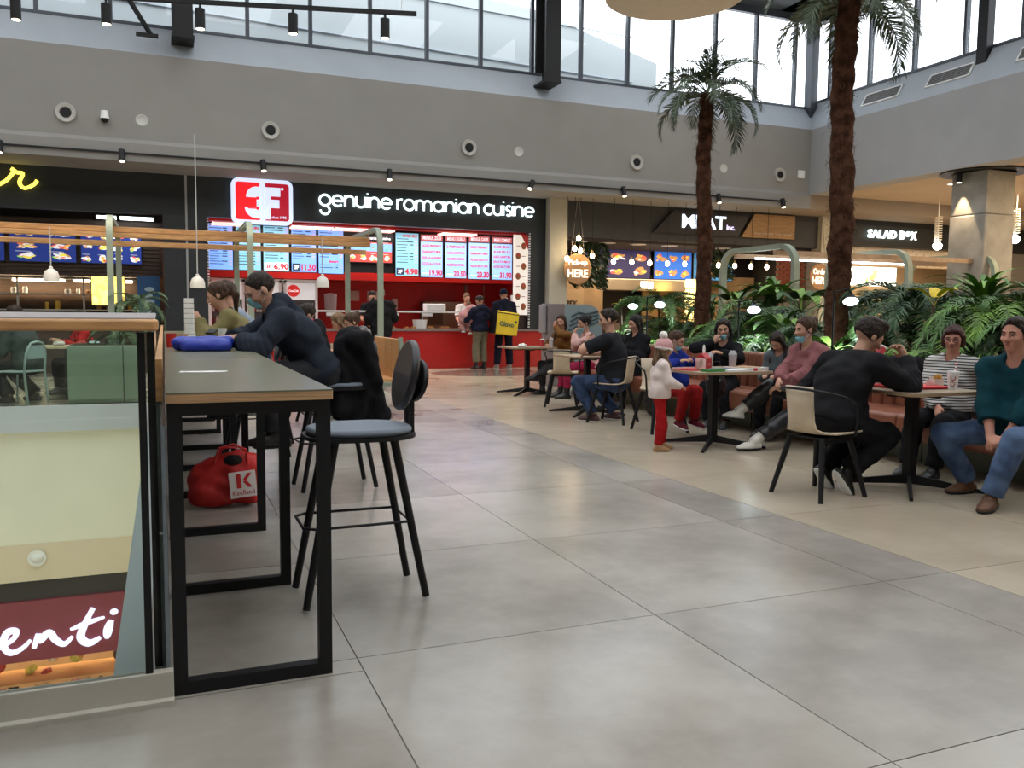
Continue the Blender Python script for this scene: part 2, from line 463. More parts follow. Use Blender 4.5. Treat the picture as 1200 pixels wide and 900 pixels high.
MB().lathe([(0.0, 0.12), (0.06, 0.12), (0.075, -0.02), (0.0, -0.02)], n=16).build('housing', white_plastic, t)
MB().ball((0, 0, -0.03), 0.07, 14).build('dome', black_metal, t)
# slot vents on the right ledge
for yy, zz, l in ((13.75, 6.42, 'farthest from the camera'), (11.9, 6.42, 'the middle one'), (9.75, 6.42, 'nearest, at the right edge of the picture')):
    t = empty('slot_vent', (14.975, yy, zz), 0, 'dark slotted vent on the sloping ledge, ' + l, 'vent', 'slot vents on the right ledge')
    a = math.atan2(0.78, 0.46)
    Mx = Matrix.Rotation(-a, 4, 'Y')
    f = MB()
    for (x0, x1, y0, y1) in ((-0.17, -0.14, -0.55, 0.55), (0.14, 0.17, -0.55, 0.55), (-0.17, 0.17, -0.55, -0.52), (-0.17, 0.17, 0.52, 0.55)):
        f.box(x0, x1, y0, y1, 0.0, 0.03, Mx)
    f.build('frame', white_plastic, t, smooth=0)
    f = MB().box(-0.14, 0.14, -0.52, 0.52, 0.002, 0.01, Mx); f.build('backing', black_metal, t, smooth=0)
    f = MB()
    for i in range(6): f.box(-0.13 + i * 0.05, -0.105 + i * 0.05, -0.52, 0.52, 0.005, 0.025, Mx)
    for yv in (-0.18, 0.18): f.box(-0.14, 0.14, yv - 0.01, yv + 0.01, 0.005, 0.03, Mx)
    f.build('slats', mat('vent_grey', (0.2, 0.2, 0.2), 0.5), t, smooth=0)
# concrete column on the right with its dark ceiling ring and lamp
conc = mat('concrete', (0.26, 0.25, 0.225), 0.85, var=0.18, vscale=2.2, bump=0.2, bscale=25, detail=6)
t = empty('concrete_column', (15.66, 11.5, 0), 0, 'square grey concrete column in front of the black fascia at the right', 'column')
MB().box(-0.44, 0.44, -0.44, 0.44, 0, 3.46).build('lower_pour', conc, t, bevel=0.03)
MB().box(-0.43, 0.43, -0.43, 0.43, 3.46, 4.42).build('upper_pour', conc, t, bevel=0.03)
r_ = MB().lathe([(0.86, 4.36), (0.86, 4.398), (0.62, 4.398), (0.62, 4.36)], n=40).build('ceiling_ring', black_metal, None, (15.66, 11.5, 0))
tag(r_, 'dark round ring in the ceiling around the top of the concrete column', 'ceiling ring')
# ================================================================ SHOPFRONTS
FY = 17.05
# ---- fascias and pillars
fa = MB(); fa.box(-14, -0.19, FY, FY + 0.25, 3.22, 4.03); struct('trim_4', fa, dark_panel, smooth=0)
fa = MB(); fa.box(-0.15, 7.91, FY, FY + 0.25, 3.22, 4.03); fa.box(-0.62, 0.22, FY, FY + 0.35, 0, 3.22); fa.box(7.52, 7.91, FY, FY + 0.3, 0, 3.22)
fb = struct('trim_5', fa, mat('dark_panel_b', (0.022, 0.027, 0.03), 0.5, var=0.08), smooth=0)
MB().box(-0.19, -0.15, FY - 0.01, FY + 0.2, 0, 4.03).build('joint_strip', mat('strip_grey', (0.35, 0.36, 0.36), 0.4), fb, smooth=0)
z_ = MB()
for i in range(38): z_.box(0.22, 0.26, FY + 0.0, FY + 0.03, 0.95 + i * 0.06, 0.98 + i * 0.06).box(7.48, 7.52, FY, FY + 0.03, 0.95 + i * 0.06, 0.98 + i * 0.06)
z_.build('edge_teeth', white_plastic, fb, smooth=0)
struct('trim_6', B(7.91, 8.38, FY - 0.25, FY + 0.4, 0, 4.03), mat('pilaster_cream', (0.46, 0.44, 0.36), 0.7, var=0.03), smooth=0)
struct('trim_7', B(8.38, 16.2, FY, FY + 0.25, 3.16, 4.03), mat('dark_panel_c', (0.03, 0.032, 0.036), 0.6, var=0.08), smooth=0)
struct('trim_8', B(16.2, 16.62, FY - 0.15, FY + 0.4, 0, 4.03), mat('pilaster_cream'), smooth=0)
struct('trim_9', B(16.62, 25, FY, FY + 0.25, 3.30, 4.03), dark_panel, smooth=0)
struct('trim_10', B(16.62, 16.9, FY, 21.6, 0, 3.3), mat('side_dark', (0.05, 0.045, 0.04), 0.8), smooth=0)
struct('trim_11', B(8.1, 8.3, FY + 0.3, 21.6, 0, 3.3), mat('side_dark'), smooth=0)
struct('trim_12', B(22.6, 25, FY + 0.1, 17.5, 0, 3.3), mat('grey_column_paint', (0.2, 0.19, 0.17), 0.8), smooth=0)

# ---- SHOP A (left): yellow script, blue menu screens, kitchen
def strokes(paths, r, m, name, parent, M, n=8, flat=0.5):
    mb = MB()
    for p in paths:
        q = [M @ Vector((x, y, 0)) for x, y in p]
        mb.tube(q, r, n)
    return mb.build(name, m, parent)
def smooth_path(pts, n=6):
    out = []
    P = [Vector((*p, 0)) for p in pts]
    for i in range(len(P) - 1):
        p0 = P[max(i - 1, 0)]; p1 = P[i]; p2 = P[i + 1]; p3 = P[min(i + 2, len(P) - 1)]
        for k in range(n):
            t = k / n
            v = 0.5 * ((2 * p1) + (-p0 + p2) * t + (2 * p0 - 5 * p1 + 4 * p2 - p3) * t * t + (-p0 + 3 * p1 - 3 * p2 + p3) * t ** 3)
            out.append((v.x, v.y))
    out.append(tuple(P[-1][:2])); return out
yel = glow('yellow_neon', (1.0, 0.80, 0.10), 2.2)
t = empty('script_sign', (-3.95, FY - 0.06, 3.60), 0, 'glowing yellow handwritten sign ending in er on the dark fascia', 'sign')
M0 = Matrix.Rotation(PI / 2, 4, 'X')
strokes([smooth_path([(0.0, 0.02), (0.25, 0.10), (0.42, 0.24), (0.30, 0.34), (0.16, 0.22), (0.22, 0.04), (0.42, 0.0), (0.60, 0.10)])], 0.034, yel, 'letter_e', t, M0)
strokes([smooth_path([(0.60, 0.10), (0.72, 0.26), (0.70, 0.33), (0.78, 0.27), (0.88, 0.25), (0.82, 0.08), (0.90, -0.02), (1.05, 0.05), (1.12, 0.14)])], 0.034, yel, 'letter_r', t, M0)

blue_scr = glow('screen_navy', (0.012, 0.03, 0.19), 0.9)
blk_frame = mat('screen_black', (0.01, 0.01, 0.012), 0.3)
food_cols = [glow('pic_%s' % n, c, 0.75) for n, c in (('red', (0.8, 0.12, 0.08)), ('yellow', (0.9, 0.75, 0.08)), ('white', (0.85, 0.85, 0.85)), ('brown', (0.55, 0.28, 0.1)), ('green', (0.3, 0.65, 0.1)), ('orange', (0.95, 0.45, 0.1)))]
def food_screen(x0, x1, z0, z1, y, base, label, cat, group, seed, nx=2, nz_=3, bubbles=True):
    r = random.Random(seed)
    t = empty('menu_screen', ((x0 + x1) / 2, y, (z0 + z1) / 2), 0, label, cat, group)
    w, h = x1 - x0, z1 - z0
    B(-w / 2, w / 2, 0, 0.06, -h / 2, h / 2).build('bezel', blk_frame, t, smooth=0)
    B(-w / 2 + 0.02, w / 2 - 0.02, -0.006, 0.0, -h / 2 + 0.02, h / 2 - 0.02).build('display', base, t, smooth=0)
    for i in range(nx):
        for j in range(nz_):
            cx = -w / 2 + w * (i + 0.5) / nx + r.uniform(-.02, .02); cz = -h / 2 + h * (j + 0.5) / nz_ + r.uniform(-.02, .02)
            mb = MB(); a, b = w / nx * 0.40, h / nz_ * 0.34
            for k in range(11):
                mb.mi = (1 if k < 3 else r.randrange(6)) if bubbles else (3 if k < 4 else r.choice((0, 3, 3, 4, 5, 1)))
                rr = (0.55 if k < 2 else r.uniform(0.16, 0.34)); ox = r.uniform(-.6, .6) * a * (k > 0); oz = r.uniform(-.5, .6) * b * (k > 0); n = 9; el = r.uniform(.45, .8); tl = r.uniform(-.5, .5)
                vs = []
                for q in range(n):
                    ca, sa = math.cos(2 * PI * q / n) * a * rr, math.sin(2 * PI * q / n) * b * rr * el * 1.4
                    vs.append((cx + ox + ca * math.cos(tl) - sa * math.sin(tl), -0.008 - 0.0004 * k, cz + oz + ca * math.sin(tl) + sa * math.cos(tl)))
                mb.add(vs, [tuple(range(n))])
            cs = [food_cols[q] for q in (0, 2, 4, 3, 1, 5)]
            mb.build('dish_picture', cs, t, smooth=0)['kind'] = 'stuff'
            if bubbles: B(cx - a * .8, cx + a * .3, -0.0075, -0.006, cz + b * 1.12, cz + b * 1.2).build('caption', food_cols[2], t, smooth=0)
    return t
for k, (x0, x1, pos) in enumerate(((-4.9, -3.66, 'cut off by the left edge of the picture'), (-3.60, -2.33, 'with big sandwich pictures, left of the two full ones'), (-2.27, -1.05, 'with small bowl pictures, right of the two full ones'))):
    food_screen(x0, x1, 2.26, 2.98, 18.68, blue_scr, 'dark blue menu screen ' + pos, 'screen', 'blue menu screens of the left shop', 5 + k, nx=2 if k < 2 else 4, nz_=3)
wood_dark = mat('dark_slats', (0.055, 0.03, 0.018), 0.6, var=0.3, vscale=3, stretch=(1, 1, 14))
struct('trim_13', B(-14, 0.0, 20.2, 20.4, 0, 3.3), wood_dark, smooth=0)
sl = struct('trim_14', MB().box(-14, -0.64, 18.75, 18.95, 2.0, 3.2), wood_dark, smooth=0)
slm = B(-6.6, 6.6, -0.02, 0, -0.03, 0.03).mesh('slat', wood_dark, smooth=0)
for i in range(14): link_mesh('slat', slm, sl, (-7.3, 18.75, 2.04 + i * 0.085))
t = empty('kitchen_shelving', (-3.6, 19.9, 0), 0, 'steel kitchen shelving with warm lit food under the blue menu screens', 'shelf')
for z in (0.95, 1.25, 1.6, 1.95): B(-2.9, 2.6, -0.25, 0.2, z, z + 0.03).build('shelf', steel, t, smooth=0)
for x in (-2.8, -1.4, 0, 1.3, 2.5): B(x - 0.02, x + 0.02, -0.25, -0.21, 0, 2.0).build('upright', steel, t, smooth=0)
for x0, x1 in ((-2.6, -0.4), (-0.1, 0.9), (1.1, 2.3)): B(x0, x1, -0.2, 0.1, 1.90, 1.94).build('strip_light', warm_glow, t, smooth=0)
r = random.Random(3)
for i in range(26):
    x = -6.2 + i * 0.21; z = r.choice((0.98, 1.28, 1.63))
    c = r.choice([(0.7, 0.6, 0.4), (0.6, 0.35, 0.12), (0.7, 0.7, 0.68), (0.25, 0.12, 0.06), (0.75, 0.5, 0.08), (0.3, 0.3, 0.3)])
    hh = r.uniform(0.08, 0.2)
    mb = MB(); rr = r.uniform(0.04, 0.075)
    mb.lathe([(rr * .9, 0), (rr, hh * .7), (rr * .8, hh), (0, hh)], n=10)
    o = mb.build('container', mat('ct_%d%d' % (int(c[0] * 100), int(c[2] * 100)), c, 0.5), None, (x, 19.78, z))
    tag(o, ('pale', 'brown', 'white', 'dark brown', 'mustard', 'grey')[[(0.7, 0.6, 0.4), (0.6, 0.35, 0.12), (0.7, 0.7, 0.68), (0.25, 0.12, 0.06), (0.75, 0.5, 0.08), (0.3, 0.3, 0.3)].index(c)] + ' kitchen container on the ' + {0.98: 'lowest', 1.28: 'middle', 1.63: 'upper'}[z] + ' steel shelf, ' + ('far left', 'left', 'centre', 'right', 'far right')[min(4, i // 5)] + ' part', 'container', 'containers on the kitchen shelving')
t = empty('lit_menu_panel', (-1.78, 19.3, 1.72), 0, 'glowing yellow panel behind the fern in the left shop', 'lightbox')
B(-0.35, 0.35, 0, 0.06, -0.36, 0.36).build('case', blk_frame, t, smooth=0)
B(-0.33, 0.33, -0.01, 0, -0.34, 0.34).build('face', mat('amber_face', (1.0, 0.62, 0.12), 0.5, emit=2.0, var=0.4, vscale=7), t, smooth=0)
t = empty('blue_poster', (-0.93, 17.9, 1.5), 0, 'blue poster with pale shapes beside the black pillar', 'poster')
B(-0.22, 0.22, 0, 0.03, -0.5, 0.5).build('board', mat('poster_blue', (0.02, 0.10, 0.26), 0.5), t, smooth=0)
mb = MB()
for i in range(5): mb.ball((0.02 * (-1) ** i, -0.005, -0.3 + i * 0.13), 0.1, 10, (1, 0.05, 0.5))
mb.build('print', mat('poster_pale', (0.45, 0.6, 0.7), 0.6), t)
ct = MB().box(-6.9, -0.6, 17.35, 17.95, 0, 0.92)
ct = ct.build('service_counter', mat('counter_brown', (0.10, 0.06, 0.04), 0.5), None, smooth=0)
tag(ct, 'dark brown service counter of the left shop', 'counter')
MB().box(-6.95, -0.55, 17.25, 18.0, 0.92, 0.97).build('countertop', mat('counter_stone', (0.2, 0.17, 0.14), 0.4), ct, smooth=0)
for i, x in enumerate((-4.05, -3.25, -2.2, -1.55)):
    t = empty('menu_holder', (x, 17.4, 0.97), 0, 'small lit display card on the left shop counter, ' + ('leftmost', 'second from the left', 'third from the left', 'rightmost')[i], 'display', 'lit display cards on the left shop counter')
    B(-0.16, 0.16, 0, 0.02, 0, 0.24).build('card', mat('lit_card', (1.0, 0.8, 0.45), 0.5, emit=1.2, var=0.5, vscale=14), t, smooth=0)
t = empty('ceiling_lamp', (-1.55, 18.1, 3.2), 0, 'pair of white rectangular ceiling lamps over the blue screens', 'lamp')
B(-0.35, 0.02, 0, 0.3, 0.0, 0.04).build('diffuser', cool_glow, t, smooth=0)
B(0.1, 0.75, 0, 0.3, 0.0, 0.04).build('diffuser', cool_glow, t, smooth=0)
t = empty('kitchen_hood', (-4.2, 19.3, 2.0), 0, 'long steel extractor hood over the kitchen of the left shop', 'hood')
MB().add([(-2.6, 0, 0), (3.2, 0, 0), (3.2, 0.8, 0), (-2.6, 0.8, 0), (-2.6, 0.3, 0.25), (3.2, 0.3, 0.25), (3.2, 0.8, 0.25), (-2.6, 0.8, 0.25)], [(0, 1, 2, 3), (7, 6, 5, 4), (0, 4, 5, 1), (1, 5, 6, 2), (2, 6, 7, 3), (3, 7, 4, 0)]).build('canopy', mat('hood_brown', (0.2, 0.17, 0.13), 0.4), t, smooth=0)

# ---- SHOP B: the red Romanian grill
red_wall = mat('red_wall', (0.52, 0.018, 0.014), 0.35, var=0.08, vscale=2)
for nm_, bx_ in (('wall_red_back', (0.22, 8.1, 20.3, 20.5, 0, 3.22)), ('wall_red_left', (0.0, 0.22, 17.4, 20.4, 0, 3.22)), ('wall_red_right', (7.91, 8.1, 17.4, 20.4, 0, 3.22)), ('ceiling_red', (0.22, 7.9, 17.6, 20.4, 3.2, 3.26))):
    struct(nm_, B(*bx_), red_wall, smooth=0)
rs = struct('trim_15', MB().box(0.22, 7.9, 18.9, 20.3, 2.05, 3.2), red_wall, smooth=0)
# service counter
t = empty('red_counter', (5.1, 17.0, 0), 0, 'long glossy red service counter under the menu screens', 'counter')
B(-3.6, 2.8, 0.0, 0.06, 0, 0.86).build('front_panel', red_gloss, t, smooth=0)
B(-3.6, 2.8, 0.06, 0.7, 0, 0.84).build('body', red_gloss, t, smooth=0)
B(-3.62, 2.82, -0.04, 0.75, 0.86, 0.90).build('countertop', mat('counter_grey', (0.25, 0.2, 0.18), 0.35), t, smooth=0, bevel=0.005)
t2 = empty('glass_counter_shelf', (5.1, 17.15, 0.9), 0, 'raised white shelf on steel posts above the red counter', 'shelf')
B(-3.4, 2.35, 0, 0.32, 0.38, 0.42).build('shelf_board', white_plastic, t2, smooth=0)
for x in (-3.3, -1.9, -0.2, 1.2, 2.3): B(x - 0.02, x + 0.02, 0.1, 0.14, 0, 0.38).build('post', steel, t2, smooth=0)
for x in (-2.9, -2.3, -0.9, -0.1, 0.9): B(x - 0.12, x + 0.12, 0.02, 0.03, 0.30, 0.37).build('price_plate', white_plastic, t2, smooth=0)
# door in the rear red wall
d = struct('door_1', MB().box(7.02, 8.0, 20.24, 20.3, 0, 2.1), mat('red_door', (0.38, 0.016, 0.014), 0.35), smooth=0)
f_ = MB().box(6.97, 7.02, 20.2, 20.3, 0, 2.15).box(6.97, 8.05, 20.2, 20.3, 2.1, 2.15).box(7.50, 7.52, 20.2, 20.25, 0, 2.1)
f_.build('door_frame', mat('door_grey', (0.35, 0.28, 0.27), 0.4), d, smooth=0)
B(7.30, 7.75, 20.18, 20.28, 2.2, 2.32).build('exit_light', glow('exit_white', (0.9, 1, 0.9), 1.5), d, smooth=0)
# roller hatch / steel kitchen pass
t = empty('steel_griddle', (6.25, 19.9, 0.86), 0, 'brown steel griddle cabinet against the red wall', 'oven')
B(-0.55, 0.55, 0, 0.35, 0, 0.72).build('housing', mat('bronze_steel', (0.30, 0.22, 0.14), 0.3, 0.8), t, smooth=0, bevel=0.01)
B(-0.42, -0.02, -0.01, 0, 0.1, 0.62).build('door_panel', mat('bronze_dark', (0.14, 0.10, 0.06), 0.3, 0.8), t, smooth=0)
B(0.02, 0.42, -0.01, 0, 0.1, 0.62).build('door_panel', mat('bronze_steel'), t, smooth=0)
for i, x in enumerate((4.05, 4.62)):
    t = B(-0.18, 0.18, 0, 0.01, -0.13, 0.13).build('notice_sheet', mat('paper_pinkish', (0.66, 0.52, 0.48), 0.7), None, (x - 0.15, 20.28, 1.70), smooth=0)
    tag(t, 'pale notice sheet on the red wall, ' + ('left of the masked cook' if i == 0 else 'behind the masked cook'), 'notice', 'notices on the red wall')
t = empty('soap_dispenser', (5.0, 20.25, 1.5), 0, 'small white dispenser on the red wall beside the man in the black coat', 'dispenser')
B(-0.07, 0.07, -0.1, 0, -0.14, 0.14).build('body', white_plastic, t, bevel=0.02)
B(-0.03, 0.03, -0.11, -0.1, -0.08, -0.02).build('button', black_metal, t)
# things on the counter and the shelf
def tub(name, x, y, z, w, h, m, label, cat, group=None, sy=1.0, lid=None):
    t = MB().lathe([(w * 0.42, 0), (w * 0.5, h * 0.9), (w * 0.5, h), (w * 0.46, h), (w * 0.4, h * 0.15), (0, h * 0.15)], n=16, sy=sy).build(name, m, None, (x, y, z))
    tag(t, label, cat, group)
    if lid: MB().lathe([(w * 0.52, h), (w * 0.5, h + 0.03), (0, h + 0.045)], n=16, sy=sy).build('lid', lid, t)
    return t
t = MB().prism(rrect(0.5, 0.3, 0.08), 0, 0.17).build('takeaway_boxes', white_plastic, None, (5.2, 17.3, 1.32), bevel=0.02)
tag(t, 'rounded white stack of foam lids on the white shelf', 'container')
tub('plate_stack', 4.85, 17.3, 0.9, 0.34, 0.22, white_plastic, 'stack of white plates on the red counter beside the griddle', 'plates')
for i in range(7):
    x = 4.2 + i * 0.42
    t = empty('food_tray', (x, 17.25, 0.9), 0, 'tray of fried food on the red counter, ' + ('leftmost', 'second from the left', 'third from the left', 'middle one', 'third from the right', 'second from the right', 'rightmost')[i], 'food tray', 'food trays on the red counter')
    B(-0.17, 0.17, -0.1, 0.1, 0, 0.02).build('tray', steel, t, smooth=0)
    mb = MB()
    for k in range(7): mb.ball((rnd.uniform(-.13, .13), rnd.uniform(-.07, .07), 0.035), rnd.uniform(0.025, 0.04), 7)
    mb.build('food', mat('fried_food', (0.5, 0.24, 0.07), 0.6, var=0.4, vscale=30), t)['kind'] = 'stuff'
t = empty('cup_stacks', (7.05, 17.3, 1.3), 0, 'two stacks of white paper cups at the right end of the shelf', 'cups')
for x, h in ((-0.06, 0.34), (0.12, 0.40)):
    mb = MB(); k = 0
    while k * 0.03 < h: mb.lathe([(0.045, k * .03), (0.055, k * .03 + .03)], (x, 0, 0), 12); k += 1
    mb.lathe([(0.05, h), (0.0, h)], (x, 0, 0), 12)
    mb.build('stack', white_plastic, t)
t = empty('drinks_cabinet', (7.3, 17.2, 0.9), 0, 'small dark brown cabinet at the right end of the red counter', 'cabinet')
B(-0.35, 0.32, 0, 0.4, 0, 0.36).build('case', mat('cab_dark', (0.05, 0.03, 0.028), 0.4), t, smooth=0, bevel=0.01)
B(0.36, 0.62, -0.1, 0.3, 0, 0.27).build('terminal', black_metal, t, smooth=0, bevel=0.02)

# drinks fridges at the left of the red shop
cola_red = mat('cola_red', (0.6, 0.02, 0.02), 0.4, emit=0.35)
for i, (x0, lab) in enumerate(((0.3, 'left of three, behind the olive jumper'), (1.12, 'middle of three, behind the man in the hoodie'), (1.95, 'right of three, beside the hanging lamp'))):
    t = empty('drinks_fridge', (x0, 18.6, 0), 0, 'drinks fridge with a round red badge, ' + lab, 'fridge', 'drinks fridges of the red shop')
    fm = mat('fridge_silver', (0.45, 0.44, 0.43), 0.35, 0.3)
    f = MB().box(0, 0.78, 0.05, 0.7, 0, 2.02); f.build('case', fm, t, smooth=0, bevel=0.03)
    f = MB()
    for a in ((0, 0.06, 0.1, 2.0), (0.72, 0.78, 0.1, 2.0), (0, 0.78, 0.1, 0.2), (0, 0.78, 1.94, 2.02)): f.box(a[0], a[1], -0.02, 0.05, a[2], a[3])
    f.build('door_frame', white_plastic, t, smooth=0)
    B(0.06, 0.72, -0.005, 0.05, 1.55, 1.94).build('header_panel', glow('fridge_header', (0.75, 0.75, 0.75), 0.45), t, smooth=0)
    B(0.06, 0.72, 0.03, 0.05, 0.2, 1.55).build('interior', mat('fridge_dark', (0.08, 0.07, 0.075), 0.4), t, smooth=0)
    bd = MB().lathe([(0.14, 0), (0.14, 0.015), (0, 0.018)], n=24).build('round_badge', cola_red, t, (0.22 if i else 0.1, -0.01, 1.76), (PI / 2, 0, 0))
    text('badge_lettering', 'Coca-Cola', (0.11 if i else 0.0, -0.03, 1.735), 0.22, 0.055, glow('white_soft', (0.9, 0.9, 0.9), 0.7), t)
    r = random.Random(i)
    for z in (0.3, 0.62, 0.94, 1.26):
        f = MB()
        for k in range(9):
            f.mi = r.randrange(3); x = 0.1 + k * 0.07
            f.cyl((x, 0.015, z), (x, 0.015, z + 0.17), 0.026, n=6); f.cyl((x, 0.015, z + 0.17), (x, 0.015, z + 0.22), 0.012, n=6)
        o = f.build('bottles', [mat('btl_red', (0.5, 0.02, 0.03), 0.3), mat('btl_dark', (0.12, 0.02, 0.02), 0.3), mat('btl_pale', (0.6, 0.55, 0.5), 0.3)], t); o['kind'] = 'stuff'
t = empty('water_dispenser', (3.05, 18.7, 1.4), 0, 'grey rounded dispenser on the red wall under the hanging lamp', 'dispenser')
MB().lathe([(0.0, -0.25), (0.1, -0.25), (0.14, 0.0), (0.15, 0.3), (0.0, 0.32)], n=14).build('body', mat('disp_grey', (0.28, 0.22, 0.22), 0.3), t)

# menu screens of the red shop
scr_cyan = glow('screen_cyan', (0.20, 0.46, 0.60), 1.0)
scr_blue = glow('screen_blue', (0.17, 0.36, 0.85), 1.0)
scr_pale = glow('screen_pale', (0.27, 0.47, 0.86), 1.0)
scr_red = glow('screen_red', (0.50, 0.012, 0.03), 0.8)
scr_ink = glow('screen_ink', (0.02, 0.04, 0.09), 0.3)
scr_white = glow('screen_white', (0.85, 0.9, 0.95), 1.0)
SY = 17.9
def menu_screen(x0, x1, z0, z1, base, label, price=None, header=False, lines=None, small=0, badge=False, top=None, desert=False, seed=0):
    if header: label += ', headed ' + header + ', first line ' + lines[0]
    t = empty('menu_screen', (x0, SY, z0), 0, label, 'screen', 'menu screens of the red shop')
    w, h = x1 - x0, z1 - z0
    B(0, w, 0, 0.06, 0, h).build('bezel', blk_frame, t, smooth=0)
    B(0.015, w - 0.015, -0.006, 0, 0.015, h - 0.015).build('display', base, t, smooth=0)
    r = random.Random(seed)
    def tx(s, x, z, ww, hh, m, n='menu_lettering'): text(n, s, (x, -0.0085, z), ww, hh, m, t, ext=0.0, bold=0.045)
    if header:
        hb = B(0.02, w - 0.02, -0.02, 0.03, h + 0.01, h + 0.15).build('header_strip', glow('hdr_pink', (0.55, 0.14, 0.16), 0.45), t, smooth=0)
        text('header_lettering', header, (0.06, -0.022, h + 0.035), w - 0.12, 0.085, glow('hdr_pale', (0.85, 0.75, 0.8), 0.9), t, ext=0)
    if price:
        px = w * 0.40
        tx(price, px, 0.045, w * 0.56, 0.15, scr_red, 'price')
        if badge:
            B(0.03, px - 0.02, -0.008, -0.006, 0.04, 0.2).build('badge', scr_ink if badge == 2 else scr_white, t, smooth=0)
            m_ = MB()
            for q in range(3): m_.lathe([(0.035 - q * .008, 0), (0.0, 0)], (0, 0, 0), 10)
            tx('3F', 0.07, 0.07, px - 0.13, 0.09, scr_white if badge == 2 else scr_red, 'badge_lettering')
            if badge == 1: B(px + 0.0, w - 0.03, -0.0065, -0.006, 0.03, 0.21).build('price_box', scr_white, t, smooth=0)
        else:
            mb = MB().box(0.03, px - 0.02, -0.008, -0.006, 0.05, 0.15); mb.build('offer_box', glow('offer_blue', (0.2, 0.45, 0.85), 1.0), t, smooth=0)
            tx('OFERTA', 0.045, 0.08, px - 0.05, 0.04, scr_white)
    if lines:
        n = len(lines); zt = h - 0.06
        for i, s in enumerate(lines):
            z = zt - (i + 1) * (zt - 0.24) / n + 0.06
            tx(s, 0.05, z, w - 0.1, 0.062, scr_red)
            B(0.08, w - 0.08, -0.0075, -0.006, z - 0.03, z - 0.022).build('underline', scr_blue, t, smooth=0)
    if small:
        z = h - (0.16 if top else 0.06); i = 0
        lo = 0.26 if price else 0.08
        a = MB(); b = MB(); c = MB()
        while z > lo:
            if desert and 0.22 < z < 0.36: z -= 0.04; continue
            a.box(0.04, 0.04 + w * r.uniform(0.34, 0.52), -0.0075, -0.006, z, z + 0.016)
            if r.random() < 0.7: b.box(w * r.uniform(0.50, 0.68), w * 0.76, -0.0075, -0.006, z, z + 0.022)
            c.box(w * 0.82, w * 0.94, -0.0075, -0.006, z - 0.002, z + 0.022)
            z -= small
        for q, m_ in ((a, scr_ink), (b, blk_frame), (c, glow('screen_violet', (0.45, 0.3, 0.75), 0.9))): q.build('menu_line', m_, t, smooth=0)['kind'] = 'stuff'
    if top: tx(top, w * 0.3, h - 0.11, w * 0.62, 0.06, scr_red)
    if desert: tx('desert', w * 0.4, 0.26, w * 0.38, 0.06, scr_red)
    return t
menu_screen(0.27, 0.80, 2.17, 3.18, scr_blue, 'narrow blue menu screen with price rows, leftmost over the fridges', small=0.055, seed=1)
menu_screen(0.84, 1.39, 2.17, 3.18, scr_cyan, 'narrow cyan menu screen with a red subheading, second from the left over the fridges', small=0.06, seed=2, top='SOSURI')
menu_screen(1.42, 2.00, 2.16, 3.18, scr_cyan, 'narrow cyan menu screen priced 6.90', price='6.90', small=0.055, badge=1, seed=3)
menu_screen(2.03, 2.60, 2.16, 3.18, scr_blue, 'narrow blue menu screen priced 11.50', price='11.50', small=0.055, badge=2, seed=4)
menu_screen(2.63, 3.22, 2.14, 3.18, scr_blue, 'narrow blue menu screen with the word desert', small=0.06, desert=True, seed=5)
t = food_screen(3.26, 4.36, 2.42, 2.92, SY, glow('screen_redpic', (0.6, 0.06, 0.05), 0.8), 'wide screen of red and white food pictures between the two rows of menu screens', 'screen', 'menu screens of the red shop', 21, 4, 2)
B(-0.53, 0.53, -0.012, -0.008, 0.02, 0.2).build('picture_sky', scr_blue, t, smooth=0)
text('lettering', 'genuine romanian cuisine', (-0.45, -0.02, 0.27), 0.95, 0.09, scr_white, t, ext=0)
menu_screen(4.42, 5.00, 2.13, 3.16, scr_cyan, 'tall pale cyan menu screen priced 4.90', price='4.90', small=0.068, badge=2, top='CIORBA ZILEI', seed=6)
menu_screen(5.03, 5.60, 2.12, 2.98, scr_pale, 'pale blue menu screen priced 19.90', '19.90', 'MENIUL ZILEI', ['ALEGE PREPARAT', 'GARNITURA', 'SOS LA ALEGERE', 'COCA-COLA'])
menu_screen(5.64, 6.20, 2.11, 2.98, scr_pale, 'pale blue menu screen priced 20.50', '20.50', 'MENIU DUBLU', ['2 PREPARATE', 'ALEGE GARNITURA', 'ALEGE SOSUL', 'ALEGE BAUTURA'])
menu_screen(6.24, 6.80, 2.10, 3.00, scr_pale, 'pale blue menu screen priced 23.30', '23.30', 'MENIUL CASEI', ['ORICE PREPARAT', 'GARNITURA', 'ALEGE SALATA', 'ALEGE BAUTURA'])
menu_screen(6.84, 7.40, 2.10, 3.00, scr_blue and scr_pale, 'pale blue menu screen priced 31.90, rightmost', '31.90', 'MENIU COMPLET', ['ALEGE FELUL 1', 'ALEGE FELUL 2', 'ALEGE GARNITURA', 'SALATA MICA', 'ALEGE BAUTURA'])
struct('trim_16', MB().box(0.26, 7.45, 17.98, 18.1, 2.2, 3.2), blk_frame, smooth=0)
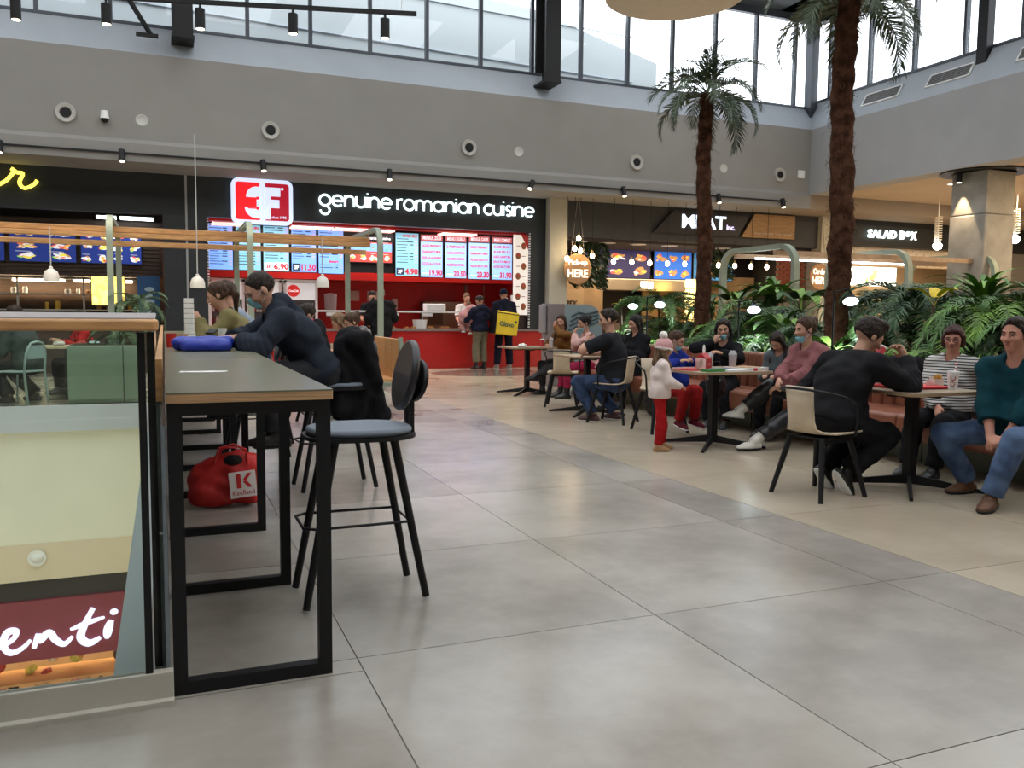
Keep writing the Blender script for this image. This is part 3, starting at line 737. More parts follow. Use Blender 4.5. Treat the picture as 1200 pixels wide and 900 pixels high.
# tall food poster at the right edge of the shop
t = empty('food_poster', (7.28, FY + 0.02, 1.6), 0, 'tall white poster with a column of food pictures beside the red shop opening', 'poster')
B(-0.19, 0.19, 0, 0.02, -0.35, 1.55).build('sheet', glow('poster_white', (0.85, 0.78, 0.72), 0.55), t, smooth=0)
mb = MB()
for i in range(7):
    mb.mi = 0; mb.ball((0.07 * (-1) ** i, -0.004, -0.15 + i * 0.24), 0.085, 10, (0.8, 0.06, 1.0)); mb.mi = 1; mb.ball((0.07 * (-1) ** i, -0.009, -0.13 + i * 0.24), 0.05, 8, (1, 0.06, 0.6))
    mb.mi = 2; mb.box(-0.07 * (-1) ** i - 0.05, -0.07 * (-1) ** i + 0.05, -0.004, 0, -0.16 + i * 0.24, -0.145 + i * 0.24)
mb.build('food_prints', [mat('print_brown', (0.32, 0.13, 0.05), 0.6), mat('print_red', (0.55, 0.06, 0.04), 0.6), mat('print_ink', (0.08, 0.06, 0.05), 0.6)], t)
MB().add([(0.0, -0.003, 1.55), (0.19, -0.003, 1.55), (0.19, -0.003, 1.2)], [(0, 1, 2)]).build('red_corner', red_gloss, t, smooth=0)
# ceiling lights of the red shop: slim rectangles
for i, (x0, x1) in enumerate(((0.35, 1.1), (2.0, 2.9), (2.95, 3.6), (3.62, 4.3), (5.45, 6.3))):
    t = empty('ceiling_frame_light', (x0, 17.45, 3.12), 0, 'slim pink lit rectangle lamp on the red ceiling, ' + ('leftmost', 'second from the left', 'in the middle', 'second from the right', 'rightmost')[i], 'lamp', 'frame lamps on the red ceiling')
    w = x1 - x0; f = MB()
    for a in ((0, w, 0, 0.03), (0, w, 0.37, 0.4), (0, 0.03, 0, 0.4), (w - 0.03, w, 0, 0.4)): f.box(*a, 0, 0.04)
    f.build('light_frame', glow('pink_white', (1.0, 0.62, 0.55), 1.3), t, smooth=0)
# the square logo sign
t = empty('square_logo_sign', (1.32, FY - 0.14, 3.56), 0, 'lit red and white square logo sign reading 3F over since 1995', 'sign')
lit = glow('sign_white', (0.66, 0.76, 1.0), 0.95); s_red = glow('sign_red', (0.82, 0.012, 0.02), 0.95); s_dark = glow('sign_dark_red', (0.42, 0.008, 0.025), 0.8)
RX = Matrix.Rotation(PI / 2, 4, 'X')
MB().prism(rrect(1.24, 0.93, 0.14), -0.06, 0.06, RX).build('light_box', lit, t)
MB().prism([p for p in rrect(1.08, 0.77, 0.06) if p[0] < 0] + [(0, -0.385), (0, 0.385)], 0.06, 0.075, RX).build('left_field', s_red, t, smooth=0)
MB().prism([p for p in rrect(1.08, 0.77, 0.06) if p[0] > 0 and p[1] > 0] + [(0, 0.385), (0, -0.385)] + [p for p in rrect(1.08, 0.77, 0.06) if p[0] > 0 and p[1] < 0], 0.06, 0.075, RX).build('right_field', s_dark, t, smooth=0)
MB().box(-0.055, 0.055, -0.385, 0.385, 0.06, 0.08, RX).build('centre_bar', lit, t, smooth=0)
mb = MB()
def arcp(cx, cy, r0, r1, a0, a1, n=14):
    o_ = [(cx + r0 * math.cos(math.radians(a0 + (a1 - a0) * i / n)), cy + r0 * math.sin(math.radians(a0 + (a1 - a0) * i / n))) for i in range(n + 1)]
    return o_ + [(cx + r1 * math.cos(math.radians(a1 + (a0 - a1) * i / n)), cy + r1 * math.sin(math.radians(a1 + (a0 - a1) * i / n))) for i in range(n + 1)]
# the 3: two fat bowls opening to the left
mb.prism([(-0.05, 0.30), (-0.12, 0.30)] + [(-0.12 + 0.21 * math.cos(math.radians(a)), 0.09 + 0.21 * math.sin(math.radians(a))) for a in range(95, 176, 10)] + [(-0.33, 0.08), (-0.10, 0.08), (-0.10, 0.03), (-0.05, 0.03)], 0.075, 0.09, RX)
mb.prism([(-0.05, 0.04), (-0.12, 0.04), (-0.12, -0.13), (-0.36, -0.13)] + [(-0.12 + 0.24 * math.cos(math.radians(a)), -0.11 + 0.24 * math.sin(math.radians(a))) for a in range(185, 266, 10)] + [(-0.05, -0.35)], 0.075, 0.09, RX)
mb.build('digit_three', lit, t, smooth=0)
mb = MB()
for z in (0.07, -0.15): mb.lathe([(0.035, 0), (0.035, 0.012), (0, 0.012)], (0, 0, 0), 14)
mb = MB()
for z in (0.065, -0.145):
    mb.prism([(-0.10 + 0.032 * math.cos(2 * PI * i / 14), z + 0.032 * math.sin(2 * PI * i / 14)) for i in range(14)], 0.09, 0.096, RX); mb.box(-0.30, -0.1, z - 0.012, z + 0.012, 0.088, 0.094, RX)
mb.build('digit_tails', s_red, t, smooth=0)
MB().prism([(0.05, 0.30), (0.36, 0.30), (0.36, 0.12), (0.16, 0.12), (0.16, 0.05), (0.34, 0.05), (0.34, -0.12), (0.16, -0.12), (0.16, -0.36), (0.05, -0.36)], 0.075, 0.09, RX).build('letter_f', lit, t, smooth=0)
text('small_lettering', 'since 1995', (0.18, -0.078, -0.34), 0.30, 0.055, lit, t, 0.004)
MB().ball((0.40, -0.085, 0.28), 0.03, 8, (1, 0.3, 1)).build('registered_dot', lit, t)
# big white lettering: geometric rounded letters drawn with strokes
def arc(cx, cy, r, a0, a1, n=14): return [(cx + r * math.cos(math.radians(a0 + (a1 - a0) * i / n)), cy + r * math.sin(math.radians(a0 + (a1 - a0) * i / n))) for i in range(n + 1)]
R0 = 0.5
GL = {   # unit: x-height 1, advance last
    'g': ([arc(.5, .5, .5, 0, 360, 22), arc(.5, -.42, .42, 70, -180, 16)], 1.18),
    'e': ([[(0.0, .5), (1.0, .5)] + arc(.5, .5, .5, 0, 315, 20)], 1.18),
    'n': ([[(0, 0), (0, 1)], arc(.42, .58, .42, 180, 0, 10) + [(.84, 0)]], 1.06),
    'u': ([[(0, 1), (0, .42)] + arc(.42, .42, .42, 180, 360, 10) + [(.84, 1)], [(.84, 1), (.84, 0)]], 1.06),
    'i': ([[(0, 0), (0, 1)], [(0, 1.32), (0, 1.36)]], 0.24),
    'r': ([[(0, 0), (0, 1)], arc(.42, .58, .42, 180, 80, 6)], 0.66),
    'o': ([arc(.5, .5, .5, 0, 360, 22)], 1.20),
    'm': ([[(0, 0), (0, 1)], arc(.38, .62, .38, 180, 0, 9) + [(.76, 0)], arc(1.14, .62, .38, 180, 0, 9) + [(1.52, 0)]], 1.74),
    'a': ([arc(.5, .5, .5, 0, 360, 22), [(1.0, 1), (1.0, 0)]], 1.24),
    'c': ([arc(.5, .5, .5, 50, 310, 16)], 1.0),
    's': ([arc(.32, .75, .25, 40, 270, 10) + arc(.32, .25, .25, 90, -140, 10)], 0.76),
    ' ': ([], 0.40)}
t = empty('white_letter_sign', (2.52, FY - 0.07, 3.575), 0, 'big glowing white lettering genuine romanian cuisine on the dark fascia', 'sign')
wl = glow('letter_white', (0.82, 0.97, 1.0), 2.0)
tot = sum(GL[c][1] for c in 'genuine romanian cuisine'); X = 0.0; u = 0.225; kx = 5.08 / (tot * u)
for c in 'genuine romanian cuisine':
    ps, adv = GL[c]
    if ps:
        mb = MB()
        for p in ps: mb.tube([(x * u * kx, 0, y * u) for x, y in p], 0.024, 8)
        mb.build('letter', wl, t, (X, 0, 0))
    X += adv * u * kx

# ---- SHOP C: sandwich shop with hanging bulbs
t = empty('white_letter_sign', (11.70, FY - 0.05, 3.52), 0, 'lit white sign reading MEAT inc. partly hidden by the farther palm trunk', 'sign')
text('lettering', 'MEAT', (0, -0.01, 0), 1.35, 0.34, glow('blue_white', (0.75, 0.85, 1.0), 2.2), t, ext=0.05, bold=0.02)
text('small_lettering', 'inc.', (1.38, -0.01, 0), 0.26, 0.13, glow('violet_white', (0.7, 0.6, 1.0), 1.6), t, ext=0.04)
t = empty('wooden_sign_panel', (13.55, FY - 0.06, 3.36), 0, 'slanted light wooden panel beside the MEAT sign', 'sign')
MB().prism([(0, 0), (1.75, 0), (1.75, 0.62), (0.42, 0.62)], 0, 0.05, RX).build('panel', mat('kraft_wood', (0.34, 0.20, 0.09), 0.6, var=0.15, vscale=3, stretch=(1, 8, 8)), t, smooth=0)
text('lettering', 'Raw content, heat served.', (0.42, -0.055, 0.08), 1.25, 0.075, mat('lettering_cream', (0.55, 0.45, 0.35), 0.6), t, ext=0.004)
MB().prism([(-2.7, 0), (-0.1, 0), (0.28, 0.58), (-2.1, 0.58)], -0.02, 0.03, RX).build('dark_backing', mat('backing_dark', (0.014, 0.014, 0.018), 0.5), t, smooth=0)
kraft = mat('kraft_panel', (0.42, 0.27, 0.14), 0.7, var=0.12, vscale=3)
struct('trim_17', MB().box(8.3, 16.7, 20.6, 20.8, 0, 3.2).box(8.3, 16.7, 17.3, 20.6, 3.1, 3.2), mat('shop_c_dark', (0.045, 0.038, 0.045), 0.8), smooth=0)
t = empty('kraft_wall_panel', (8.95, 19.0, 0), 0, 'brown kraft wall panel lettered The Gallery beside the cream pilaster', 'panel')
B(-0.35, 1.6, 0, 0.08, 0.4, 2.2).build('board', kraft, t, smooth=0)
B(-0.1, 1.0, -0.02, 0, 1.25, 1.95).build('lower_board', mat('kraft_light', (0.5, 0.34, 0.19), 0.7), t, smooth=0)
text('lettering', 'Gallery', (0.05, -0.03, 1.5), 0.75, 0.2, mat('ink_dark', (0.05, 0.03, 0.02), 0.7), t)
text('lettering', 'The', (0.0, -0.03, 1.75), 0.22, 0.09, mat('ink_dark'), t)
mb = MB()
for x in (0.1, 0.5, 0.9): mb.tube([(x - 0.25, -0.1, 0.4), (x - 0.25, -0.1, 1.05), (x - 0.15, -0.1, 1.15), (x + 0.15, -0.1, 1.15), (x + 0.25, -0.1, 1.05), (x + 0.25, -0.1, 0.4)], 0.012, 6)
mb.build('wire_rack', black_metal, t)
t = empty('kraft_lit_wall', (15.0, 20.0, 0), 0, 'warm lit brown wall panel behind the sage arch', 'panel')
B(-2.6, 1.4, 0, 0.08, 0.4, 2.45).build('board', kraft, t, smooth=0)
t = empty('lit_plant_column', (13.0, 18.3, 0.9), 0, 'glowing golden stacked plant column behind the sage arch', 'lamp')
for k in range(5): MB().lathe([(0.2, k * .28), (0.24, k * .28 + 0.13), (0.2, k * .28 + 0.25)], n=12).build('plant_tier', mat('gold_glow', (1.0, 0.62, 0.2), 0.5, emit=3.0, var=0.3, vscale=9), t)  # the yellow light on the plant column is put into a glowing material
for i, (x0, x1) in enumerate(((10.2, 12.35), (12.45, 13.75), (13.8, 15.2))):
    lab = ('menu screen of big burger pictures on a dark purple ground', 'bright blue menu screen with bowls, in the middle of the sandwich shop', 'blue menu screen beside the farther palm trunk, mostly hidden')[i]
    food_screen(x0, x1, 2.30, 3.12, 19.5, (glow('screen_purple', (0.03, 0.025, 0.09), 0.8), glow('screen_azure', (0.02, 0.13, 0.55), 1.0), glow('screen_teal', (0.05, 0.2, 0.4), 0.9))[i], lab, 'screen', 'menu screens of the sandwich shop', 31 + i, 3, 2, False)
t = empty('extractor_hood', (12.4, 19.1, 1.95), 0, 'brushed steel hood above the sandwich shop counter', 'hood')
B(-1.7, 1.6, 0, 0.7, 0, 0.33).build('canopy', mat('warm_steel', (0.5, 0.42, 0.33), 0.28, 0.9), t, smooth=0, bevel=0.02)
B(-0.6, -0.2, -0.01, 0, 0.06, 0.26).build('glowing_plate', warm_glow, t, smooth=0)  # plate that glows by its own material
ct = B(10.0, 16.0, 17.6, 18.3, 0, 1.05).build('service_counter', mat('counter_brown2', (0.18, 0.11, 0.07), 0.5), None, smooth=0)
tag(ct, 'brown service counter of the sandwich shop behind the plants', 'counter')
t = empty('brick_wall_piece', (16.0, 17.5, 0), 0, 'narrow strip of red brick wall beside the right cream pilaster', 'wall')
bm_ = B(-0.11, 0.11, -0.03, 0.03, -0.033, 0.033).mesh('brick', mat('red_brick', (0.22, 0.06, 0.035), 0.85, var=0.25, vscale=4), smooth=0)
B(-0.75, 0.15, 0.0, 0.08, 0, 3.1).build('mortar', mat('mortar', (0.2, 0.15, 0.12), 0.9), t, smooth=0)
for j in range(18):
    for i in range(4): link_mesh('brick', bm_, t, (-0.66 + i * 0.24 + (0.12 if j % 2 else 0) - 0.06, -0.01, 1.75 + j * 0.075))
for i, x in enumerate((9.0, 9.8, 10.7, 11.65, 13.35, 14.25)):
    t = empty('downlight', (x + 0.1, 17.6, 3.09), 0, 'round warm ceiling lamp of the sandwich shop, ' + ('leftmost', 'second from the left', 'third from the left', 'left of the farther trunk', 'right of the farther trunk', 'rightmost')[i], 'lamp', 'round ceiling lamps of the sandwich shop')
    MB().lathe([(0.21, 0.0), (0.23, 0.03), (0.23, 0.04)], n=20).build('rim', white_plastic, t)
    MB().lathe([(0.2, 0.005), (0, 0.004)], n=20).build('diffuser', warm_glow, t)
leaf_dark = mat('leaf_dark', (0.022, 0.05, 0.018), 0.5, var=0.4, vscale=8)
# hanging bulbs on cords along the front, and round pick-up signs
def bulb(x, y, z, ztop, label, group):
    t = empty('hanging_bulb', (x, y, z), 0, label, 'lamp', group)
    MB().lathe([(0, -0.075), (0.035, -0.065), (0.055, -0.02), (0.045, 0.025), (0.022, 0.055), (0.02, 0.06)], n=12).build('bulb', bulb_glow, t)
    MB().cyl((0, 0, 0.055), (0, 0, 0.12), 0.022, n=8).build('socket', mat('brass', (0.3, 0.2, 0.08), 0.4, 0.8), t)
    MB().cyl((0, 0, 0.12), (0, 0, ztop - z), 0.006, n=5).build('cord', black_metal, t)
    return t
bo = ('first from the left', 'second from the left', 'third from the left', 'fourth from the left', 'behind the farther trunk', 'just right of the farther trunk', 'fourth from the right', 'third from the right', 'second from the right', 'last on the right')
for i in range(10):
    bulb(9.31 + 0.5 * i, 16.2, 2.55, 4.03, 'bare warm bulb in the row over the plants, ' + bo[i], 'row of bare bulbs in front of the shops')
for i, (dx, dz) in enumerate(((-0.25, 0.1), (-0.05, 0.42), (0.05, 0.75), (0.10, 0.36), (0.42, 0.22))):
    bulb(8.35 + dx + 0.1, 16.45, 2.52 + dz * 0.75, 4.03, 'warm bulb in the cluster over the Pick-up sign, ' + ('leftmost', 'left of the middle', 'topmost', 'right of the middle', 'rightmost')[i], 'bulb cluster above the left round sign')
for i, (sx, sy, w_, lab, words) in enumerate(((8.55, 16.6, 0.36, 'round wooden sign reading Pick-up HERE beside the cream pilaster', 'Pick-up'), (15.9, 16.6, 0.34, 'round wooden sign reading Order HERE left of the near palm', 'Order'))):
    t = empty('round_wooden_sign', (sx, sy, 2.36), 0, lab, 'sign')
    MB().lathe([(w_, 0), (w_ + 0.01, 0.015), (w_, 0.03), (0, 0.03)], n=40).build('disc', mat('disc_wood', (0.40, 0.22, 0.10), 0.6, var=0.15, vscale=4, stretch=(1, 9, 1)), t, rot=(PI / 2, 0, 0))
    wm = glow('neon_cream', (1.0, 0.86, 0.68), 1.6)
    text('lettering', words, (-0.25, -0.035, 0.06), 0.5, 0.16, wm, t, ext=0.01)
    text('lettering', 'HERE', (-0.27, -0.035, -0.2), 0.54, 0.19, wm, t, ext=0.01)
    MB().tube([(-0.18, -0.01, 0.3), (-0.02, -0.01, 1.66), (0.02, -0.01, 1.66), (0.18, -0.01, 0.3)], 0.008, 5).build('cord', mat('cord_grey', (0.25, 0.22, 0.2), 0.8), t)

# ---- SHOP D: SALAD BOX
t = empty('white_letter_sign', (17.93, FY - 0.05, 3.53), 0, 'lit white sign reading SALAD BOX on the black fascia at the right', 'sign')
sw = glow('salad_white', (0.85, 1.0, 0.95), 2.2)
text('lettering', 'SALAD', (0, 0, 0), 1.08, 0.24, sw, t, ext=0.04, bold=0.03)
text('lettering', 'B', (1.2, 0, 0), 0.20, 0.24, sw, t, ext=0.04, bold=0.03)
text('lettering', 'o', (1.43, 0, 0.08), 0.17, 0.16, sw, t, ext=0.04, bold=0.03)
text('lettering', 'X', (1.62, 0, 0), 0.24, 0.24, sw, t, ext=0.04, bold=0.03)
struct('trim_18', MB().box(16.9, 25, 20.4, 20.6, 0, 3.3), mat('cream_back', (0.6, 0.45, 0.28), 0.7), smooth=0)
tw = struct('trim_19', B(16.7, 22.6, 17.35, 17.4, 2.75, 3.3), mat('cream_back'), smooth=0)
tl = B(-0.14, 0.14, -0.012, 0, -0.045, 0.045).mesh('tile', mat('white_gloss_tile', (0.75, 0.68, 0.58), 0.2, var=0.1, vscale=2), smooth=0)
for j in range(5):
    for i in range(19): link_mesh('tile', tl, tw, (16.9 + i * 0.3 + (0.15 if j % 2 else 0), 17.345, 2.82 + j * 0.105))
t = empty('fruit_lightbox', (19.9, 19.2, 2.25), 0, 'bright white light box with a picture of colourful fruit in the salad shop', 'lightbox')
B(-0.6, 1.5, 0, 0.06, 0, 0.62).build('case', white_plastic, t, smooth=0)
B(-0.58, 1.48, -0.01, 0, 0.02, 0.6).build('face', glow('box_white', (0.95, 1, 0.95), 1.6), t, smooth=0)
mb = MB(); r = random.Random(2)
for k in range(12): mb.mi = k % 3; mb.ball((0.45 + r.uniform(-.2, .2), -0.012, 0.35 + r.uniform(-.17, .14)), 0.07, 8, (1, .05, 1))
mb.build('fruit_picture', [glow('fr_orange', (0.95, 0.35, 0.08), 1), glow('fr_green', (0.3, 0.75, 0.15), 1), glow('fr_red', (0.85, 0.2, 0.15), 1)], t)
ct = MB().box(17.2, 22.5, 17.9, 18.5, 0, 1.2).build('service_counter', mat('counter_cream', (0.5, 0.38, 0.24), 0.5), None, smooth=0)
tag(ct, 'cream service counter of the salad shop behind the plants', 'counter')
MB().box(17.2, 22.5, 18.3, 18.5, 1.2, 2.2).build('back_shelf', mat('cream_back'), ct, smooth=0)
for i, x in enumerate((17.6, 18.6, 19.7, 20.8)):
    t = empty('ceiling_lamp', (x, 18.2, 3.1), 0, 'oval warm ceiling lamp over the salad shop, ' + ('leftmost', 'second from the left', 'third from the left', 'rightmost')[i], 'lamp', 'ceiling lamps of the salad shop')
    MB().lathe([(0.25, 0.0), (0.27, 0.05), (0.0, 0.05)], n=18, sy=0.6).build('rim', white_plastic, t)
    MB().lathe([(0.23, -0.004), (0, -0.006)], n=18, sy=0.6).build('diffuser', warm_glow, t)
# spiral pendants in front of the salad shop
for i, (x, y, z, l) in enumerate(((17.93, 14.6, 3.12, 'left of the concrete column'), (19.2, 13.4, 3.25, 'at the right edge, right of the concrete column'))):
    t = empty('spiral_pendant', (x, y, z), 0, 'hanging lamp with a coiled white body, ' + l, 'lamp', 'coiled pendants by the column')
    MB().tube([(0.09 * math.cos(a * 0.7), 0.09 * math.sin(a * 0.7), 0.12 + a * 0.0065) for a in range(0, 100)], 0.014, 6).build('coil', mat('coil_white', (0.55, 0.5, 0.42), 0.5), t)
    MB().cyl((0, 0, 0.1), (0, 0, 4.4 - z), 0.015, n=6).build('stem', white_plastic, t)
    MB().lathe([(0, -0.1), (0.09, -0.06), (0.12, 0.02), (0.1, 0.06), (0.03, 0.12)], n=14).build('bulb', glow('bulb_white', (0.85, 0.92, 1.0), 14), t)

for x_ in (19.5, 21.2): MB().cyl((x_ - 19.9, 0.03, 0.62), (x_ - 19.9, 0.03, 1.77), 0.012, n=6).build('hanging_rod', steel, [o for o in COL.objects if o.name == 'fruit_lightbox'][0])
# ================================================================ TRACKS, LAMPS
tr = B(-14, 13.95, 15.70, 15.735, 4.155, 4.185).build('lighting_track', black_metal, None, smooth=0)
tag(tr, 'long thin black lighting track along the lower edge of the grey bulkhead', 'track')
def track_spot(x, y, z, lean, label, group, L=0.22, r=0.055, power=0, hang=0.0):
    t = empty('track_spotlight', (x, y, z), 0, label, 'lamp', group)
    a = Vector((math.sin(lean), -0.0 if hang else -0.3, -math.cos(lean))).normalized()
    MB().cyl(-a * L * 0.5, a * L * 0.5, r, n=16).build('body', black_metal, t)
    MB().cyl(a * (L * 0.5 - 0.002), a * (L * 0.5 + 0.004), r * 0.82, n=16).build('lens', glow('lens_warm', (1.0, 0.85, 0.62), 5), t)
    if hang: MB().box(-0.015, 0.015, -0.015, 0.015, L * 0.4, L * 0.4 + hang).build('bracket', black_metal, t)
    if power:
        l = bpy.data.lights.new('spot_light', 'SPOT'); l.energy = power; l.color = (1.0, 0.80, 0.55); l.spot_size = math.radians(75); l.spot_blend = 0.7; l.shadow_soft_size = 0.06
        o = bpy.data.objects.new('spot_light', l); COL.objects.link(o); o.parent = t; o.location = a * (L * 0.5 + 0.03)
        o.rotation_euler = a.to_track_quat('-Z', 'Y').to_euler()
    return t
for x, lean, l in ((-3.24, 0, 'over the yellow script'), (-1.29, 0.0, 'between the yellow script and the square logo'), (1.22, 0.06, 'above the square logo'), (3.73, -0.06, 'above the word genuine'), (6.92, -0.5, 'tilted, above the word cuisine'), (9.25, 0.04, 'above the left end of the MEAT shop'), (11.88, -0.05, 'beside the farther palm trunk'), (13.81, 0.0, 'last one at the right end')):
    track_spot(x, 15.66, 4.11, lean, 'black cylinder spotlight on the lower track, ' + l, 'spotlights on the lower track', power=170)
t = empty('hanging_track', (0, 0, 0), 0, 'black lighting track hanging across the top left of the picture', 'track')
MB().bar((-6.5, 12.45, 5.42), (2.7, 10.0, 5.42), 0.06, 0.05).build('rail', black_metal, t)
for x in (-4.0, -1.5, 1.0, 2.5):
    y = 10.0 + (2.7 - x) * 0.266
    MB().cyl((x, y, 5.42), (x, y, 9.2), 0.006, n=5).build('suspension_wire', steel, t)
for x, l in ((-2.35, 'leftmost'), (-1.26, 'second from the left'), (-0.10, 'in the middle'), (1.08, 'second from the right'), (2.28, 'rightmost')):
    y = 10.0 + (2.7 - x) * 0.266
    track_spot(x, y, 5.2, 0, 'black cylinder spotlight hanging under the upper left track, ' + l + ' of five', 'spotlights on the upper left track', L=0.26, r=0.065, power=110, hang=0.09)
# the big fabric drum lamp
t = empty('drum_lamp', (7.22, 10.55, 6.46), 0, 'huge round off white fabric drum lamp at the top of the picture', 'lamp')
fab = mat('drum_fabric', (0.62, 0.56, 0.47), 0.8, var=0.03, bump=0.1, bscale=120)
MB().lathe([(1.06, 0.0), (1.13, 0.02), (1.15, 0.09), (1.15, 0.9), (1.12, 0.9), (1.12, 0.1)], n=64).build('drum', fab, t)
MB().lathe([(1.10, 0.015), (0, 0.012)], n=64).build('bottom_diffuser', fab, t)
for a in range(3): MB().cyl((1.1 * math.cos(a * 2.1), 1.1 * math.sin(a * 2.1), 0.9), (0, 0, 2.6), 0.008, n=5).build('suspension_wire', steel, t)
# column uplight / downlight
t = empty('column_spotlight', (15.08, 11.62, 4.25), 0, 'small black spotlight under the ceiling ring shining down the concrete column', 'lamp')
MB().cyl((0, 0, -0.1), (0, 0, 0.12), 0.06, n=14).build('body', black_metal, t)
MB().cyl((0, 0, -0.105), (0, 0, -0.1), 0.05, n=14).build('lens', glow('lens_warm', (1, 1, 1), 5), t)
l = bpy.data.lights.new('spot_light', 'SPOT'); l.energy = 150; l.color = (1.0, 0.72, 0.42); l.spot_size = math.radians(50); l.spot_blend = 0.25; l.shadow_soft_size = 0.03
o = bpy.data.objects.new('spot_light', l); COL.objects.link(o); o.parent = t; o.location = (0, 0, -0.15); o.rotation_euler = (0, math.radians(-4), 0)
# warm room lamps: recessed round lamps in the right gallery ceiling, and shop lights
def recessed(x, y, z, label, group, e=60, size=0.2, col=(1.0, 0.76, 0.5), vis=True):
    t = empty('recessed_lamp', (x, y, z), 0, label, 'lamp', group)
    MB().lathe([(0.10, -0.002), (0.12, -0.012), (0.13, 0.0)], n=18).build('rim', white_plastic, t)
    MB().lathe([(0.1, -0.003), (0, -0.004)], n=18).build('lens', glow('lens_warm', (1, 1, 1), 5), t)
    l = bpy.data.lights.new('area_light', 'AREA'); l.shape = 'DISK'; l.size = size; l.energy = e; l.color = col
    o = bpy.data.objects.new('area_light', l); COL.objects.link(o); o.parent = t; o.location = (0, 0, -0.03)
    return t
for i, x in enumerate((16.5, 19.5, 22.5)):
    for j, y in enumerate((-3, 1, 5, 9, 13)): recessed(x, y, 4.398, 'recessed lamp in the beige ceiling, ' + ('row nearest the atrium', 'middle row', 'rearmost row')[i] + ', ' + ('nearest the camera', 'second from the camera', 'halfway along', 'second from the shops', 'nearest the shops')[j], 'recessed lamps of the gallery ceiling', 80)
def room_light(x, y, z, sx, sy, e, col=(1.0, 0.78, 0.55)):
    l = bpy.data.lights.new('shop_light', 'AREA'); l.shape = 'RECTANGLE'; l.size = sx; l.size_y = sy; l.energy = e; l.color = col
    o = bpy.data.objects.new('shop_light', l); COL.objects.link(o); o.location = (x, y, z)
room_light(-3.5, 19.2, 3.15, 5, 0.6, 70)
room_light(4.0, 18.6, 3.1, 6, 0.5, 75, (1.0, 0.86, 0.8)); room_light(4.0, 17.3, 3.15, 6.5, 0.3, 60, (1.0, 0.86, 0.8))
room_light(12.4, 18.4, 3.05, 7, 0.8, 85)
room_light(19.5, 18.6, 3.2, 5, 1.2, 190)
# ================================================================ THE VOID AND ITS GLASS RAIL
kerb_m = mat('kerb_white', (0.55, 0.52, 0.44), 0.4, var=0.03)
steelgrey = mat('channel_grey', (0.30, 0.34, 0.36), 0.35, 0.2)
struct('trim_20', MB().box(-14, -0.64, 1.16, 1.20, 0.0, 0.105).box(-14, -0.64, 1.13, 1.16, -0.005, 0.02), kerb_m, smooth=0, bevel=0.003)
struct('trim_21', MB().box(-0.70, -0.655, 1.205, 10.86, 0.0, 0.09).box(-0.84, -0.70, 1.20, 10.86, -0.06, -0.01), mat('channel_pale', (0.33, 0.38, 0.39), 0.3, 0.1), smooth=0)
struct('trim_22', MB().box(-14, -0.70, 10.78, 10.86, -0.32, 0.02), mat('edge_blue_grey', (0.46, 0.50, 0.54), 0.4), smooth=0)
# storey below
cream_low = mat('cream_low_wall', (0.78, 0.77, 0.64), 0.6, var=0.03, vscale=1)
struct('wall_below_far', MB().box(-14, 3, 10.90, 11.2, -1.83, -0.28), cream_low, smooth=0)
struct('wall_below_tan', MB().box(-14, 3, 10.88, 11.2, -2.33, -1.83), mat('tan_low', (0.70, 0.60, 0.44), 0.6), smooth=0)
struct('wall_below_gap', MB().box(-14, 3, 10.94, 11.1, -2.80, -2.33), mat('gap_shade', (0.035, 0.03, 0.024), 0.8), smooth=0)  # dark-coloured board stands for the shade in the recess above the sign
struct('wall_below_side', MB().box(-0.70, -0.4, 1.2, 11.0, -5, -0.06), cream_low, smooth=0)
struct('wall_below_near', MB().box(-14, -0.4, 0.9, 1.15, -5, -0.02), cream_low, smooth=0)
struct('wall_below_left', MB().box(-14.3, -14, 0.9, 15, -5, 0), cream_low, smooth=0)
struct('floor_below', MB().box(-14, 3, 0.9, 15, -5.1, -5), tile_beige, smooth=0)
struct('wall_below_shop', MB().box(-14, 3, 13.0, 13.2, -5, -2.5).box(-0.45, 3, 10.95, 13, -5, -2.3), mat('low_shop_wall', (0.45, 0.28, 0.15), 0.7), smooth=0)
struct('ceiling_below', MB().box(-14, 3, 11.1, 13.2, -2.6, -2.5), cream_low, smooth=0)
t = empty('maroon_shop_sign', (-14, 10.86, -3.42), 0, 'dark maroon shop fascia with white script ending in enti on the storey below', 'sign')
B(0, 13.28, 0, 0.12, 0, 0.82).build('board', mat('maroon', (0.22, 0.022, 0.04), 0.5), t, smooth=0)
wg = glow('script_white', (0.72, 0.74, 1.0), 1.35)
def ribbon(pts, r, x0, z0, sc):
    q = smooth_path(pts); mb = MB()
    mb.tube([(x0 + a * sc, -0.03, z0 + b * sc) for a, b in q], [r * (0.55 + 0.6 * math.sin(PI * min(1, max(0.12, i / (len(q) - 1))))) for i in range(len(q))], 8)
    return mb
sx0 = 11.25
ribbon([(0, 0.10), (0.16, 0.2), (0.20, 0.3), (0.1, 0.3), (0.04, 0.15), (0.12, 0.02), (0.26, 0.06), (0.36, 0.16)], 0.04, sx0, 0.14, 1).build('letter_e', wg, t)
ribbon([(0.40, 0.05), (0.45, 0.22), (0.47, 0.14), (0.58, 0.23), (0.66, 0.12), (0.76, 0.05), (0.86, 0.14)], 0.042, sx0, 0.14, 1).build('letter_n', wg, t)
mb = ribbon([(1.12, 0.50), (1.02, 0.30), (0.96, 0.12), (1.06, 0.02), (1.2, 0.08)], 0.048, sx0, 0.14, 1); q = ribbon([(0.84, 0.24), (1.02, 0.30), (1.26, 0.36)], 0.03, sx0, 0.14, 1)
mb.add(q.v, q.f); mb.build('letter_t', wg, t)
